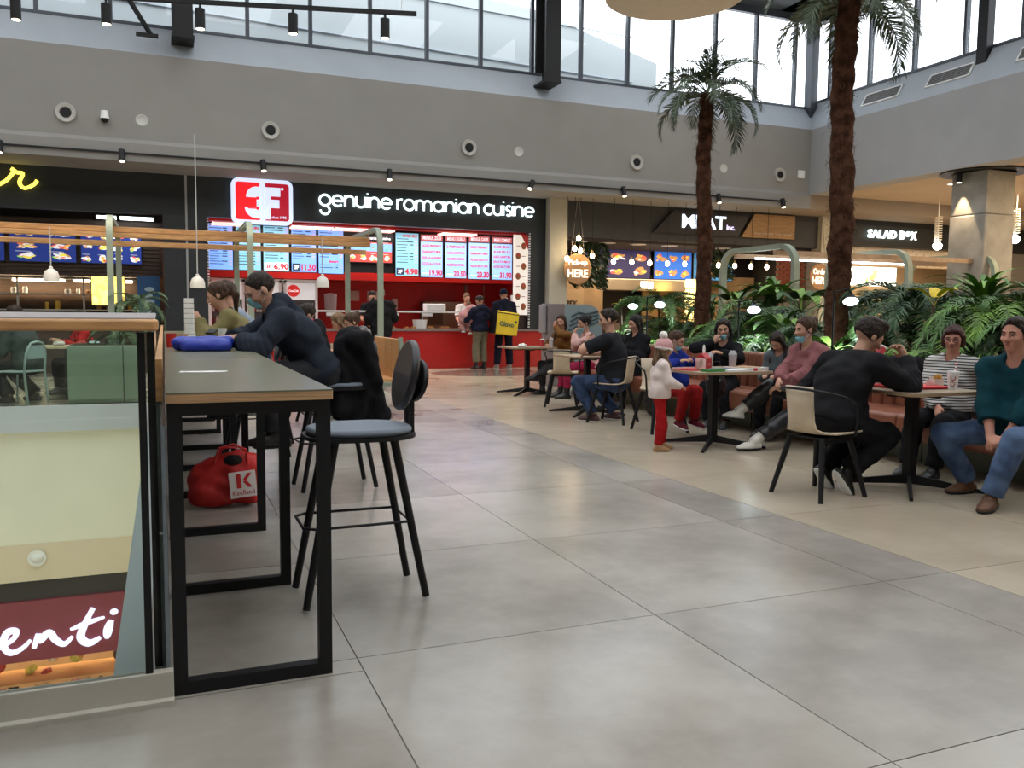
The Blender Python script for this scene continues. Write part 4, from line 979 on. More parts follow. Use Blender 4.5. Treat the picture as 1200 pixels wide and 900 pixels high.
mb = ribbon([(1.34, 0.30), (1.30, 0.18), (1.28, 0.06)], 0.055, sx0, 0.14, 1); mb.ball((sx0 + 1.38, -0.03, 0.56), 0.05, 10, (1.1, 0.6, 0.9)); mb.build('letter_i', wg, t)
t = empty('dome_lamp', (-2.28, 10.86, -2.02), 0, 'small white dome fitting on the tan wall of the storey below', 'lamp')
MB().ball((0, 0, 0), 0.09, 16, (1, 0.8, 0.75)).build('dome', white_plastic, t)
MB().lathe([(0.11, 0), (0.11, 0.02), (0, 0.02)], n=20).build('base', white_plastic, t, rot=(PI / 2, 0, 0))
r = random.Random(12)
t = empty('shop_display', (-3.1, 11.6, -5), 0, 'colourful stacked goods in the lit shop window of the storey below', 'display')
gcols = [(0.5, 0.06, 0.05), (0.6, 0.32, 0.12), (0.05, 0.04, 0.05), (0.65, 0.5, 0.35), (0.6, 0.25, 0.2), (0.12, 0.08, 0.06), (0.6, 0.55, 0.1)]
for i in range(34):
    x = r.uniform(-1.2, 1.8); z = r.uniform(0.7, 1.65)
    mb = MB(); mb.ball((0, 0, 0), 0.12, 9, (r.uniform(.5, 1.3), .6, r.uniform(.5, 1.2)))
    c = gcols[i % 7]; mb.build('packet', mat('goods%d' % (i % 7), c, 0.5, var=0.3, vscale=12), t, (x, r.uniform(-.2, .2), z), (0, r.uniform(-.6, .6), r.uniform(0, 3)))
for z in (0.6, 1.1, 1.6): B(-1.3, 1.9, -0.25, 0.3, z - 0.04, z - 0.01).build('shelf', mat('shelf_orange', (0.6, 0.33, 0.14), 0.6), t, smooth=0)
B(-0.65, -0.12, -0.35, -0.3, 0.7, 1.6).build('hanging_cloth', mat('cloth_tan', (0.6, 0.36, 0.17), 0.8), t, smooth=0)
room_light(-3.0, 11.9, -2.85, 5, 0.5, 55, (1.0, 0.72, 0.45))
room_light(-3.0, 12.5, -2.85, 5, 0.5, 25, (1.0, 0.72, 0.45))

# glass balustrade with its oak handrail and grey top
bal = empty('glass_balustrade', (-0.69, 1.18, 0), 0, 'clear glass balustrade with an oak handrail around the floor opening', 'railing')
for i in range(6):
    B(-1.92 - i * 1.96 + (0.0), -0.02 - i * 1.96, -0.006, 0.006, 0.03, 1.235).build('glass_panel', rail_glass, bal, smooth=0)
for i in range(5):
    B(-0.006, 0.006, 0.03 + i * 1.93, 1.92 + i * 1.93, 0.03, 0.93 if i else 1.2).build('glass_panel', rail_glass, bal, smooth=0)
for i in range(7):
    B(-1.92 - i * 1.96, -0.02 - i * 1.96, 9.70, 9.712, 0.03, 0.9).build('glass_panel', rail_glass, bal, smooth=0)
MB().box(-0.035, -0.012, -0.012, 0.012, 0.03, 1.225).build('corner_edge', black_metal, bal, smooth=0)
MB().box(-0.008, 0.016, 0.08, 0.11, 0.03, 1.225).build('corner_edge', black_metal, bal, smooth=0)
MB().box(-13, 0, -0.012, 0.012, 0.0, 0.035).build('rubber_seal', black_metal, bal, smooth=0)
B(0.028, 0.04, 0.02, 9.6, 0.0, 0.92).build('glass_reflection_plate', mat('glass_reflection_grey', (0.20, 0.24, 0.27), 0.25, 0.2), bal, smooth=0)  # opaque plate coloured as the floor's reflection in the side glass
MB().prism(rrect(13.3, 0.075, 0.02, 3), 1.232, 1.268).build('handrail', oak, bal, (-6.62, -0.02, 0), bevel=0.008)
MB().add([(x, y, z) for x in (-13.2, 0.02) for y, z in ((0.0, 1.262), (0.0, 1.273), (0.5, 1.286), (0.5, 1.275))], [(0, 1, 2, 3), (7, 6, 5, 4), (0, 4, 5, 1), (1, 5, 6, 2), (2, 6, 7, 3), (3, 7, 4, 0)]).build('rail_top', mat('rail_top_grey', (0.30, 0.27, 0.26), 0.55), bal, smooth=0, bevel=0.004)

# ================================================================ BAR TABLES ALONG THE RAIL
lam_green = mat('laminate_olive', (0.15, 0.15, 0.095), 0.28, var=0.05, vscale=2)
def bar_table(y0, L, label, first=False):
    t = empty('bar_table', (-0.375, y0, 0), 0, label, 'table', 'bar tables along the glass rail')
    MB().prism(rrect(0.54, L, 0.01, 2, 0, L / 2), 0.995, 1.024).build('ply_core', mat('ply_edge', (0.50, 0.30, 0.15), 0.5, var=0.25, vscale=4, stretch=(1, 1, 60)), t)
    MB().prism(rrect(0.538, L - 0.002, 0.01, 2, 0, L / 2), 1.024, 1.030).build('laminate_top', lam_green, t)
    for yy in (0.03, 1.10):
        f = MB(); w = 0.045
        f.box(-0.265, -0.265 + w, yy, yy + w, 0, 0.995).box(0.265 - w, 0.265, yy, yy + w, 0, 0.995)
        f.box(-0.265 + w, 0.265 - w, yy, yy + w, 0, w).box(-0.265 + w, 0.265 - w, yy, yy + w, 0.95, 0.995)
        f.build('leg_frame', black_metal, t, smooth=0)
    f = MB(); f.box(-0.265, -0.24, 0.07, L - 0.05, 0.96, 0.995).box(0.24, 0.265, 0.07, L - 0.05, 0.96, 0.995); f.build('apron', black_metal, t, smooth=0)
    return t
for i, l in enumerate(('nearest black framed bar table with an olive top and plywood edge', 'second bar table from the camera, where the man in the hoodie sits', 'third bar table from the camera, in front of the woman in the olive jumper', 'farthest bar table of the row')):
    bar_table(1.17 + i * 2.14, 2.13, l)
B(-0.68, -0.655, 1.9, 9.7, 0.93, 1.10).build('rail_shelf_board', oak, None, smooth=0)
bpy.data.objects['rail_shelf_board']['label'] = 'narrow oak board between the glass rail and the bar tables'; bpy.data.objects['rail_shelf_board']['category'] = 'board'

# ================================================================ BAR STOOLS
pad = mat('pad_blue_grey', (0.16, 0.19, 0.23), 0.7, bump=0.1, bscale=150)
def bar_stool(x, y, rz, label):
    """faces +x in its own frame: backrest at -x"""
    t = empty('bar_stool', (x, y, 0), rz, label, 'stool', 'bar stools')
    MB().prism(rrect(0.50, 0.42, 0.18, 8), 0.735, 0.752).build('seat_plate', black_metal, t)
    MB().prism(rrect(0.47, 0.40, 0.18, 8), 0.752, 0.785).build('seat_pad', pad, t, bevel=0.014)
    for sx in (-1, 1):
        for sy in (-1, 1):
            MB().cyl((sx * 0.13, sy * 0.12, 0.74), (sx * 0.268, sy * 0.165, 0.012), 0.020, 0.017, n=10).build('leg', black_metal, t)
    MB().tube([(0.22, -0.16, 0.36), (0.27, -0.12, 0.36), (0.27, 0.12, 0.36), (0.22, 0.16, 0.36), (-0.2, 0.15, 0.36), (-0.2, -0.15, 0.36), (0.22, -0.16, 0.36)], 0.007, 6).build('footrest', black_metal, t)
    for sy in (-0.04, 0.04): MB().box(-0.245, -0.225, sy - 0.012, sy + 0.012, 0.74, 0.98).build('back_support', black_metal, t, smooth=0)
    M = Matrix.Translation((-0.265, 0, 0.985)) @ Matrix.Rotation(math.radians(-12), 4, 'Y') @ Matrix.Rotation(PI / 2, 4, 'Y') @ Matrix.Rotation(PI / 2, 4, 'Z')
    MB().prism([(0.17 * math.cos(2 * PI * i / 32), 0.10 * math.sin(2 * PI * i / 32)) for i in range(32)], -0.012, 0.012, M).build('backrest', black_metal, t, bevel=0.006)
    M2 = Matrix.Translation((-0.215, 0, 1.01)) @ Matrix.Rotation(math.radians(-12), 4, 'Y') @ Matrix.Rotation(PI / 2, 4, 'Y') @ Matrix.Rotation(PI / 2, 4, 'Z')
    MB().prism([(0.165 * math.cos(2 * PI * i / 32), 0.165 * math.sin(2 * PI * i / 32)) for i in range(32)], -0.02, 0.016, M2).build('back_pad', mat('pad_black', (0.02, 0.02, 0.022), 0.35), t, bevel=0.014)
    return t
bar_stool(0.165, 2.02, PI, 'empty black bar stool with a blue grey pad, nearest the camera')
bar_stool(0.50, 4.45, PI * 1.02, 'bar stool with the black coat over its back, under the man in the hoodie')
bar_stool(0.09, 6.0, PI, 'bar stool under the woman in the olive jumper')
bar_stool(0.22, 6.75, PI, 'bar stool behind the olive jumper, farther along the bar table')

# ================================================================ CAFE CHAIRS
def cafe_chair(x, y, deg, label, group='pale wooden cafe chairs with black hoops'):
    """faces +x in its own frame"""
    t = empty('cafe_chair', (x, y, 0), math.radians(deg), label, 'chair', group)
    # bent ply shell: seat that curls up into a narrow back
    prof = [(0.22, 0.452), (0.20, 0.462), (0.08, 0.455), (-0.08, 0.452), (-0.155, 0.462), (-0.195, 0.49), (-0.215, 0.55), (-0.23, 0.66), (-0.25, 0.80)]
    wid = [0.19, 0.205, 0.215, 0.21, 0.17, 0.13, 0.115, 0.115, 0.12]
    s = MB(); vs = []
    for (px, pz), w in zip(prof, wid):
        for k in range(5):
            yy = -w + w * k / 2
            bend = 0.025 * (yy / 0.2) ** 2
            vs.append((px + (bend if pz > 0.5 else 0), yy, pz + (bend * 0.5 if pz <= 0.5 else 0)))
    s.add(vs, [(i * 5 + k, i * 5 + k + 1, (i + 1) * 5 + k + 1, (i + 1) * 5 + k) for i in range(8) for k in range(4)])
    o = s.build('shell', ply, t); m_ = o.modifiers.new('thick', 'SOLIDIFY'); m_.thickness = 0.014; m_.offset = -1
    MB().tube([(0.10, -0.225, 0.452), (0.10, -0.235, 0.60), (0.07, -0.24, 0.68), (-0.05, -0.25, 0.735), (-0.18, -0.22, 0.765), (-0.262, -0.12, 0.785), (-0.285, 0, 0.79),
               (-0.262, 0.12, 0.785), (-0.18, 0.22, 0.765), (-0.05, 0.25, 0.735), (0.07, 0.24, 0.68), (0.10, 0.235, 0.60), (0.10, 0.225, 0.452)], 0.010, 8).build('arm_hoop', black_metal, t)
    MB().box(-0.15, 0.15, -0.15, 0.15, 0.425, 0.44).build('under_plate', black_metal, t, smooth=0)
    for sx in (-1, 1):
        for sy in (-1, 1):
            MB().cyl((sx * 0.14, sy * 0.14, 0.44), (sx * 0.235, sy * 0.225, 0.0), 0.023, 0.017, n=8).build('leg', black_metal, t)
    return t
cafe_chair(3.74, 3.02, 8, 'pale wooden chair with a black hoop under the man in the black jumper')
cafe_chair(4.33, 7.15, 128, 'pale wooden chair with a black hoop under the man in the black t-shirt')
cafe_chair(4.52, 8.95, 60, 'empty pale wooden chair behind the middle table, facing away')
cafe_chair(1.05, 8.2, 190, 'pale wooden chair under the person in the black hooded jacket')
cafe_chair(4.45, 6.30, -92, 'dark legged chair under the boy in red trousers')

# ================================================================ CAFE TABLES
def cafe_table(x, y, deg, w, d, label):
    t = empty('cafe_table', (x, y, 0), math.radians(deg), label, 'table', 'small square cafe tables on star bases')
    MB().prism(rrect(w, d, 0.06, 5), 0.735, 0.752).build('tabletop', mat('table_top_wood', (0.36, 0.24, 0.14), 0.4, var=0.1, vscale=3, stretch=(1, 8, 1)), t)
    MB().prism(rrect(w - 0.002, d - 0.002, 0.06, 5), 0.752, 0.760).build('laminate', mat('table_lam', (0.34, 0.27, 0.19), 0.3, var=0.06, vscale=2), t)
    MB().box(-0.035, 0.035, -0.035, 0.035, 0.05, 0.735).build('column', black_metal, t, smooth=0)
    for a in range(4):
        th = PI / 4 + a * PI / 2; c, s = math.cos(th), math.sin(th)
        mb = MB(); k = 0.52; px, py = -s * 0.012, c * 0.012
        mb.add([(px, py, 0.11), (-px, -py, 0.11), (px, py, 0.035), (-px, -py, 0.035), (c * k + px, s * k + py, 0.022), (c * k - px, s * k - py, 0.022), (c * k + px, s * k + py, 0.0), (c * k - px, s * k - py, 0.0)],
               [(0, 1, 5, 4), (2, 6, 7, 3), (0, 4, 6, 2), (1, 3, 7, 5), (4, 5, 7, 6), (0, 2, 3, 1)])
        mb.build('foot', black_metal, t, smooth=0)
        mb = MB().add([(c * .02, s * .02, 0.735), (c * .3 + px, s * .3 + py, 0.735), (c * .3 - px, s * .3 - py, 0.715), (c * .02, s * .02, 0.68)], [(0, 1, 2, 3)])
    MB().bar((-0.24, 0, 0.72), (0.24, 0, 0.72), 0.04, 0.03).bar((0, -0.24, 0.72), (0, 0.24, 0.72), 0.04, 0.03).build('top_brace', black_metal, t, smooth=0)
    return t
cafe_table(4.58, 2.98, 0, 0.74, 0.70, 'small wooden table with the KFC cup and the red tray, nearest cafe table')
cafe_table(4.40, 5.24, 0, 0.86, 0.80, 'wooden table with the red meal box and pizza box between the children')
cafe_table(4.44, 8.05, 0, 0.70, 0.70, 'pale table in front of the man in the black t-shirt')
cafe_table(4.75, 10.75, 0, 0.78, 0.72, 'farthest table of the row, with the red drink cup')

# ================================================================ BENCH (upholstered, continuous) and PLANTER behind
leather = mat('brown_leather', (0.22, 0.075, 0.04), 0.4, var=0.12, vscale=5)
bench = empty('bench', (5.25, 0, 0), 0, 'long brown leather bench with a channelled back along the planter', 'bench')
sage_base = mat('sage_base', (0.21, 0.245, 0.19), 0.5, var=0.04)
YB0, YB1 = 0.2, 10.9
B(0.38, 0.9, YB0, YB1, 0.0, 0.235).build('base', sage_base, bench, smooth=0)
for i in range(9): B(0.374, 0.381, YB0 + 1.2 * i, YB0 + 1.2 * i + 0.008, 0.0, 0.235).build('base_joint', black_metal, bench, smooth=0)
for i in range(9): B(0.0, 0.62, YB0 + i * 1.19 + 0.004, YB0 + (i + 1) * 1.19 - 0.004, 0.235, 0.45).build('seat_cushion', leather, bench, bevel=0.03)
for i in range(72):
    y = YB0 + i * 0.1485
    B(0.60, 0.72, y + 0.003, y + 0.1455, 0.42, 0.86).build('back_channel', leather, bench, bevel=0.03, bseg=2)
B(0.70, 0.80, YB0, YB1, 0.0, 0.80).build('back_panel', sage_base, bench, smooth=0)
pb = empty('planter', (6.06, 0, 0), 0, 'long sage green planter full of tropical plants behind the bench', 'planter')
B(0, 0.06, 0.2, 11.3, 0, 0.78).build('wall_panel', sage_base, pb, smooth=0)
B(3.3, 3.36, 0.2, 11.3, 0, 0.78).build('wall_panel', sage_base, pb, smooth=0)
B(0.06, 3.3, 11.24, 11.3, 0, 0.78).build('wall_panel', sage_base, pb, smooth=0)
B(0.06, 3.3, 0.2, 0.26, 0, 0.78).build('wall_panel', sage_base, pb, smooth=0)
s_ = B(0.06, 3.3, 0.26, 11.24, 0, 0.70).build('soil', mat('soil', (0.03, 0.02, 0.012), 0.95, bump=0.6, bscale=25), pb, smooth=0)

# left planter box beyond the void, sage green
t = empty('planter_box', (-1.40, 11.45, 0), 0, 'sage green planter box with a small palm, seen through the glass rail', 'planter')
gp = mat('sage_box', (0.32, 0.39, 0.32), 0.35, var=0.03)
B(-0.46, 0.46, -0.46, 0.46, 0.02, 0.80).build('box', gp, t, smooth=0, bevel=0.01)
B(0.22, 0.235, -0.468, -0.46, 0.03, 0.79).build('panel_joint', mat('joint_dark', (0.07, 0.09, 0.07), 0.6), t, smooth=0)
B(-0.43, 0.43, -0.43, 0.43, 0.79, 0.805).build('soil', mat('soil'), t, smooth=0)

# ================================================================ PERGOLAS
def portal(x, y0, y1, h, parent, r=0.32, w=0.075):
    P = [(x, y0, 0), (x, y0, h - r)]
    P += [(x, y0 + r - r * math.cos(math.radians(a)), h - r + r * math.sin(math.radians(a))) for a in range(15, 91, 15)]
    P += [(x, y1 - r + r * math.sin(math.radians(a)), h - r + r * math.cos(math.radians(a))) for a in range(0, 91, 15)]
    P += [(x, y1, 0)]
    s = MB().tube(P, w * 0.62, 4, flat=1.3, flat_dir=(1, 0, 0)).build('portal_frame', sage, parent, smooth=30)
    MB().box(x - 0.09, x + 0.09, y0 - 0.09, y0 + 0.09, 0, 0.012).box(x - 0.09, x + 0.09, y1 - 0.09, y1 + 0.09, 0, 0.012).build('foot_plate', sage, parent, smooth=0)
    return s
pg = empty('left_pergola', (0, 0, 0), 0, 'sage steel pergola with two long oak beams across the left half', 'pergola')
pg.name = 'pergola'
for x in (2.56, 0.58, -1.33, -3.3, -5.2): portal(x, 11.6, 14.2, 2.62, pg)
for (x1, y, z, h_) in ((2.62, 12.55, 2.385, 0.07), (2.62, 12.62, 2.465, 0.085), (2.85, 13.9, 2.345, 0.085)):
    B(-6.5, x1, y, y + 0.12, z, z + h_).build('oak_beam', oak, pg, smooth=0, bevel=0.006)
pr_ = empty('pergola', (0, 0, 0), 0, 'sage steel arch with pale beams behind the plants, right half of the picture', 'pergola')
for x in (10.2, 13.0, 15.4): portal(x, 10.9, 13.1, 2.60, pr_, r=0.38, w=0.11)
for (y, z) in ((11.3, 2.44), (12.5, 2.44)):
    B(10.1, 15.9, y, y + 0.12, z, z + 0.09).build('oak_beam', mat('beam_pale', (0.40, 0.27, 0.17), 0.5, var=0.1), pr_, smooth=0)
B(10.2, 14.2, 12.0, 12.08, 2.40, 2.43).build('strip_light', cool_glow, pr_, smooth=0)
# white bell lamps under the left pergola
def bell(x, y, z, ztop, label):
    t = empty('bell_lamp', (x, y, z), 0, label, 'lamp', 'white bell lamps')
    MB().lathe([(0.105, -0.10), (0.112, -0.10), (0.108, -0.02), (0.085, 0.045), (0.04, 0.075), (0.025, 0.085), (0.03, 0.10), (0.018, 0.115), (0, 0.12)], n=24, caps=False).build('shade', mat('bell_white', (0.75, 0.72, 0.66), 0.35), t)
    MB().ball((0, 0, -0.05), 0.04, 10).build('bulb', glow('bell_bulb', (1.0, 0.85, 0.6), 2), t)
    MB().cyl((0, 0, 0.12), (0, 0, ztop - z), 0.009, n=6).build('cord', mat('cord_white', (0.5, 0.5, 0.48), 0.6), t)
    return t
bell(-2.17, 12.5, 1.80, 2.5, 'white bell shaped hanging lamp over the left background tables, leftmost')
bell(-0.14, 12.5, 1.74, 4.0, 'white bell shaped hanging lamp with the long cord, in front of the black pillar')
bell(1.80, 12.5, 1.79, 2.5, 'white bell shaped hanging lamp right of the man in the hoodie')

# unseen area lights added under our floor to brighten the wall across the void
for x_ in (-3.5, -8.0):
    l = bpy.data.lights.new('lower_storey_fill', 'AREA'); l.shape = 'RECTANGLE'; l.size = 3.5; l.size_y = 0.8; l.energy = 95; l.color = (1.0, 0.92, 0.78)
    o = bpy.data.objects.new('lower_storey_fill', l); COL.objects.link(o); o.location = (x_, 1.4, -2.6); o.rotation_euler = (math.radians(98), 0, 0)
# ================================================================ PLANTS
g_dark = mat('leaf_palm', (0.032, 0.078, 0.018), 0.5, var=0.35, vscale=5)
g_mid = mat('leaf_mid', (0.060, 0.150, 0.022), 0.5, var=0.35, vscale=5)
g_lite = mat('leaf_lite', (0.15, 0.29, 0.035), 0.5, var=0.35, vscale=4)
g_blue = mat('leaf_blue', (0.045, 0.098, 0.040), 0.5, var=0.3, vscale=5)
g_palm = mat('leaf_crown', (0.045, 0.075, 0.035), 0.45, var=0.3, vscale=4)
stem_m = mat('stem_green', (0.10, 0.13, 0.04), 0.6)
def frond_mesh(name, L, rise, droop, n, ll, lw, m, vang=35, ang0=75, ang1=30, seed=0, start=0.18):
    """a pinnate leaf: arched midrib with two rows of narrow folded leaflets; grows along +x"""
    r = random.Random(seed); s = MB()
    pts = []
    N = 12
    for i in range(N + 1):
        t = i / N; a = math.radians(rise - (rise + droop) * t ** 1.3)
        if not pts: pts.append(Vector((0, 0, 0)))
        else: pts.append(pts[-1] + Vector((math.cos(a), 0, math.sin(a))) * L / N)
    s.tube(pts, [0.011 * L ** .5 * (1 - 0.8 * i / N) for i in range(N + 1)], 4, caps=False)
    for i in range(n):
        t = start + (1 - start) * (i + 0.5) / n; f = t * N; k = min(int(f), N - 1); p = pts[k].lerp(pts[k + 1], f - k)
        d = (pts[k + 1] - pts[k]).normalized(); up = Vector((-d.z, 0, d.x))
        env = math.sin(PI * min(1, 0.15 + t * 0.86)) ** 0.6
        for sgn in (-1, 1):
            a = math.radians(ang0 + (ang1 - ang0) * t + r.uniform(-6, 6)); v = math.radians(vang + r.uniform(-10, 10))
            side = Vector((0, sgn, 0)) * math.cos(v) + up * math.sin(v)
            q = d * math.cos(a) + side * math.sin(a)
            l = ll * env * r.uniform(0.85, 1.1); w = lw * (0.6 + 0.4 * env)
            wd = d * w / 2
            mid = p + q * l * 0.45; tip = p + q * l + Vector((0, 0, -l * 0.28))
            s.add([p - wd * 0.4, p + wd * 0.4, mid + wd, tip, mid - wd], [(0, 1, 2, 4), (4, 2, 3)])
    return s.mesh(name, m, smooth=0)
def strap_mesh(name, L, w, rise, droop, m, fold=0.25, n=8, tipw=0.0, seed=0):
    s = MB(); vs = []; p = Vector((0, 0, 0))
    for i in range(n + 1):
        t = i / n; a = math.radians(rise - (rise + droop) * t ** 1.5)
        if i: p = p + Vector((math.cos(a), 0, math.sin(a))) * L / n
        ww = w / 2 * (math.sin(PI * min(1, 0.25 + 0.75 * t)) ** 0.7 if t < 1 else 0.02)
        up = Vector((-math.sin(a), 0, math.cos(a)))
        vs += [p + Vector((0, -ww, 0)) + up * ww * fold, p, p + Vector((0, ww, 0)) + up * ww * fold]
    s.add(vs, [(i * 3 + k, i * 3 + k + 1, (i + 1) * 3 + k + 1, (i + 1) * 3 + k) for i in range(n) for k in range(2)])
    return s.mesh(name, m, smooth=60)
def broad_mesh(name, L, w, rise, droop, m, stem=0.4):
    s = MB(); vs = []; p = Vector((0, 0, 0)); n = 9; P = [p]
    for i in range(n):
        t = i / n; a = math.radians(rise - (rise + droop) * t ** 1.4); p = p + Vector((math.cos(a), 0, math.sin(a))) * L / n; P.append(p)
    k0 = int(n * stem)
    s.tube(P[:k0 + 2], 0.008, 4, caps=False)
    for i in range(k0, n + 1):
        t = (i - k0) / (n - k0); ww = w / 2 * max(0.03, math.sin(PI * min(1.0, 0.18 + 0.82 * t)) ** 0.8)
        d = (P[min(i + 1, n)] - P[max(i - 1, 0)]).normalized(); up = Vector((-d.z, 0, d.x))
        vs += [P[i] + Vector((0, -ww, 0)) + up * ww * .35, P[i] + Vector((0, -ww * .5, 0)) + up * ww * .1, P[i], P[i] + Vector((0, ww * .5, 0)) + up * ww * .1, P[i] + Vector((0, ww, 0)) + up * ww * .35]
    m_ = n - k0 + 1
    s.add(vs, [(i * 5 + k, i * 5 + k + 1, (i + 1) * 5 + k + 1, (i + 1) * 5 + k) for i in range(m_ - 1) for k in range(4)])
    return s.mesh(name, m, smooth=60)
crown_f = [frond_mesh('frond', 1.25, 45, 75, 40, 0.34, 0.036, g_palm, 20, 70, 28, 1), frond_mesh('frond', 1.15, 30, 80, 38, 0.32, 0.036, g_palm, 10, 72, 30, 2), frond_mesh('frond', 1.0, 70, 40, 34, 0.26, 0.03, g_palm, 30, 65, 25, 3)]
fern_f = [frond_mesh('frond', 1.0, 65, 55, 32, 0.26, 0.032, m, 22, 75, 30, 4 + i) for i, m in enumerate((g_dark, g_mid, g_lite, g_blue))]
cycas_f = frond_mesh('frond', 1.0, 50, 30, 44, 0.20, 0.022, g_mid, 40, 70, 35, 9)
straps = [strap_mesh('leaf', 1.0, 0.10, 84, 6, m) for m in (g_mid, g_lite)]
grass_l = [strap_mesh('leaf', 0.8, 0.035, 78, 75, m) for m in (g_dark, g_lite, g_mid)]
broads = [broad_mesh('leaf', 1.0, 0.26, 80, 40, m) for m in (g_dark, g_lite)]
yellow_l = broad_mesh('leaf', 1.0, 0.35, 85, 10, mat('leaf_yellow', (0.65, 0.48, 0.02), 0.5, var=0.2))
def plant(x, y, z, meshes, n, scale, spread, name, label, group=None, z_tilt=0.0, seed=0, cat='plant', stem=0.0, leaf='frond', parent_empty=True):
    r = random.Random(seed)
    t = empty(name, (x, y, z), 0, label, cat, group)
    if stem:
        MB().tube([(0, 0, 0), (0.01, 0, stem * .5), (0, 0.01, stem)], [0.03, 0.024, 0.02], 6).build('stem', mat('stem_brown', (0.08, 0.05, 0.03), 0.9, bump=0.3), t)
    for i in range(n):
        me = meshes[i % len(meshes)]
        lay = i / n
        tilt = math.radians(-spread * (1 - lay) + r.uniform(-10, 10)) * -1
        s = scale * r.uniform(0.8, 1.1) * (1 - 0.25 * lay)
        az = i * 2.399 + r.uniform(-.2, .2)
        o = link_mesh(leaf, me, t, (0, 0, stem * (0.97 + 0.03 * lay)))
        o.rotation_euler = Euler((0, tilt, az), 'XYZ'); o.scale = (s, s, s)
    return t
def trunk(t, pts, r0, r1, m):
    """shaggy fibrous trunk: overlapping rings of old leaf bases and loose fibres"""
    s = MB(); r = random.Random(len(t.children) + int(r0 * 1000))
    P = [Vector(p) for p in pts]; H = P[-1].z - P[0].z; N = int(H / 0.07)
    ring = []
    for i in range(N + 1):
        f = i / N * (len(P) - 1); k = min(int(f), len(P) - 2); p = P[k].lerp(P[k + 1], f - k)
        rr = (r0 + (r1 - r0) * i / N) * (1 + 0.10 * math.sin(i * 1.9) * (0.35 + 0.4 * math.sin(i * .37)) + r.uniform(-.06, .06))
        ring.append((p, rr))
    n = 14; vs = []
    for i, (p, rr) in enumerate(ring):
        for k in range(n):
            a = 2 * PI * k / n; q = rr * (1 + 0.09 * math.sin(3 * a + i * .8) + r.uniform(-.04, .04))
            vs.append((p.x + q * math.cos(a), p.y + q * math.sin(a), p.z))
    s.add(vs, [(i * n + k, i * n + (k + 1) % n, (i + 1) * n + (k + 1) % n, (i + 1) * n + k) for i in range(N) for k in range(n)])
    s.build('trunk', m, t, smooth=60)
    f = MB()
    for i in range(int(H * 300)):
        p, rr = ring[r.randrange(N)]; a = r.uniform(0, 2 * PI); d = Vector((math.cos(a), math.sin(a), 0)); b = p + d * rr * 0.95; L = r.uniform(0.05, 0.16)
        if r.random() < 0.03: L *= 2.2
        tip = b + d * L * r.uniform(.15, .5) + Vector((r.uniform(-.4, .4), r.uniform(-.4, .4), r.uniform(-1, .7))) * L; mid = (b + tip) / 2 + d * L * .2
        w = Vector((-d.y, d.x, 0)) * 0.006
        f.add([b - w, b + w, mid + w * .7, tip, mid - w * .7], [(0, 1, 2, 4), (4, 2, 3)])
    o = f.build('fibres', m, t, smooth=0); o['kind'] = 'stuff'
bark = mat('palm_bark', (0.075, 0.034, 0.020), 1.0, spec=0.1, var=0.5, vscale=9, bump=0.8, bscale=45, detail=8)
def palm(x, y, H, r0, r1, scale, label, n=20, seed=0):
    t = empty('palm_tree', (x, y, 0.68), 0, label, 'tree')
    trunk(t, [(0, 0, 0), (0.03, 0, H * .4), (-0.03, 0.02, H * .75), (0, 0, H)], r0, r1, bark)
    r = random.Random(seed)
    for i in range(n):
        lay = i / n; me = crown_f[0 if lay < .45 else (1 if lay < .3 else (0 if lay < 0.8 else 2))]
        o = link_mesh('frond', me, t, (0, 0, H - 0.05 + 0.08 * lay))
        tilt = math.radians(42 - 85 * lay + r.uniform(-8, 8)); s = scale * r.uniform(.85, 1.1)
        o.rotation_euler = Euler((r.uniform(-.2, .2), tilt, i * 2.399), 'XYZ'); o.scale = (s, s, s)
    return t
palm(6.91, 6.30, 4.35, 0.142, 0.125, 1.05, 'near palm with the thick shaggy brown trunk that leaves the top of the picture', seed=1, n=22)
palm(7.05, 9.30, 3.95, 0.118, 0.10, 0.86, 'farther palm whose whole feathery crown stands against the bright windows', seed=2, n=24)
G = 'plants in the long planter'
Z = 0.70
# tall feature plants
plant(7.3, 8.2, Z, [fern_f[0], fern_f[1]], 22, 1.2, 50, 'palm_plant', 'dark feathery palm between the two trunks', stem=0.45, seed=3)
t = plant(6.95, 10.35, Z, [cycas_f], 26, 1.15, 45, 'sago_palm', 'stiff rosette of a sago palm left of the farther trunk', stem=0.72, seed=4)
plant(8.6, 9.5, Z, [straps[0], straps[1]], 34, 0.95, 34, 'yucca', 'upright green yucca inside the sage arch', stem=0.75, seed=5, leaf='leaf')
plant(7.9, 5.1, Z, [straps[1], straps[0]], 38, 0.85, 36, 'yucca', 'bright green spiky yucca in front of the concrete column', stem=0.72, seed=6, leaf='leaf')
plant(7.5, 5.65, Z, [fern_f[3], fern_f[0]], 26, 1.25, 55, 'palm_plant', 'dark feathery palm right of the near trunk', stem=0.65, seed=7)
plant(7.25, 4.35, Z, [fern_f[2], fern_f[1]], 26, 1.2, 50, 'palm_plant', 'bright green feathery palm behind the man in the teal jumper', stem=0.5, seed=8)
plant(6.7, 7.3, Z, [fern_f[1], fern_f[0]], 14, 0.72, 60, 'fern', 'arching fern above the girl looking down', seed=9, stem=0.2)
plant(6.75, 5.5, Z, [fern_f[2], fern_f[1]], 12, 0.6, 60, 'fern', 'bright fern behind the man in the black jumper', seed=10)
plant(6.95, 4.92, Z + .1, [yellow_l], 4, 0.42, 25, 'yellow_leaf_plant', 'yellow leaves beside the dark feathery palm at the right', seed=11, leaf='leaf', stem=0.62)
plant(6.6, 11.0, Z, [yellow_l], 4, 0.28, 40, 'yellow_leaf_plant', 'small yellow flower head left of the sago palm', seed=12, leaf='leaf', stem=0.72)
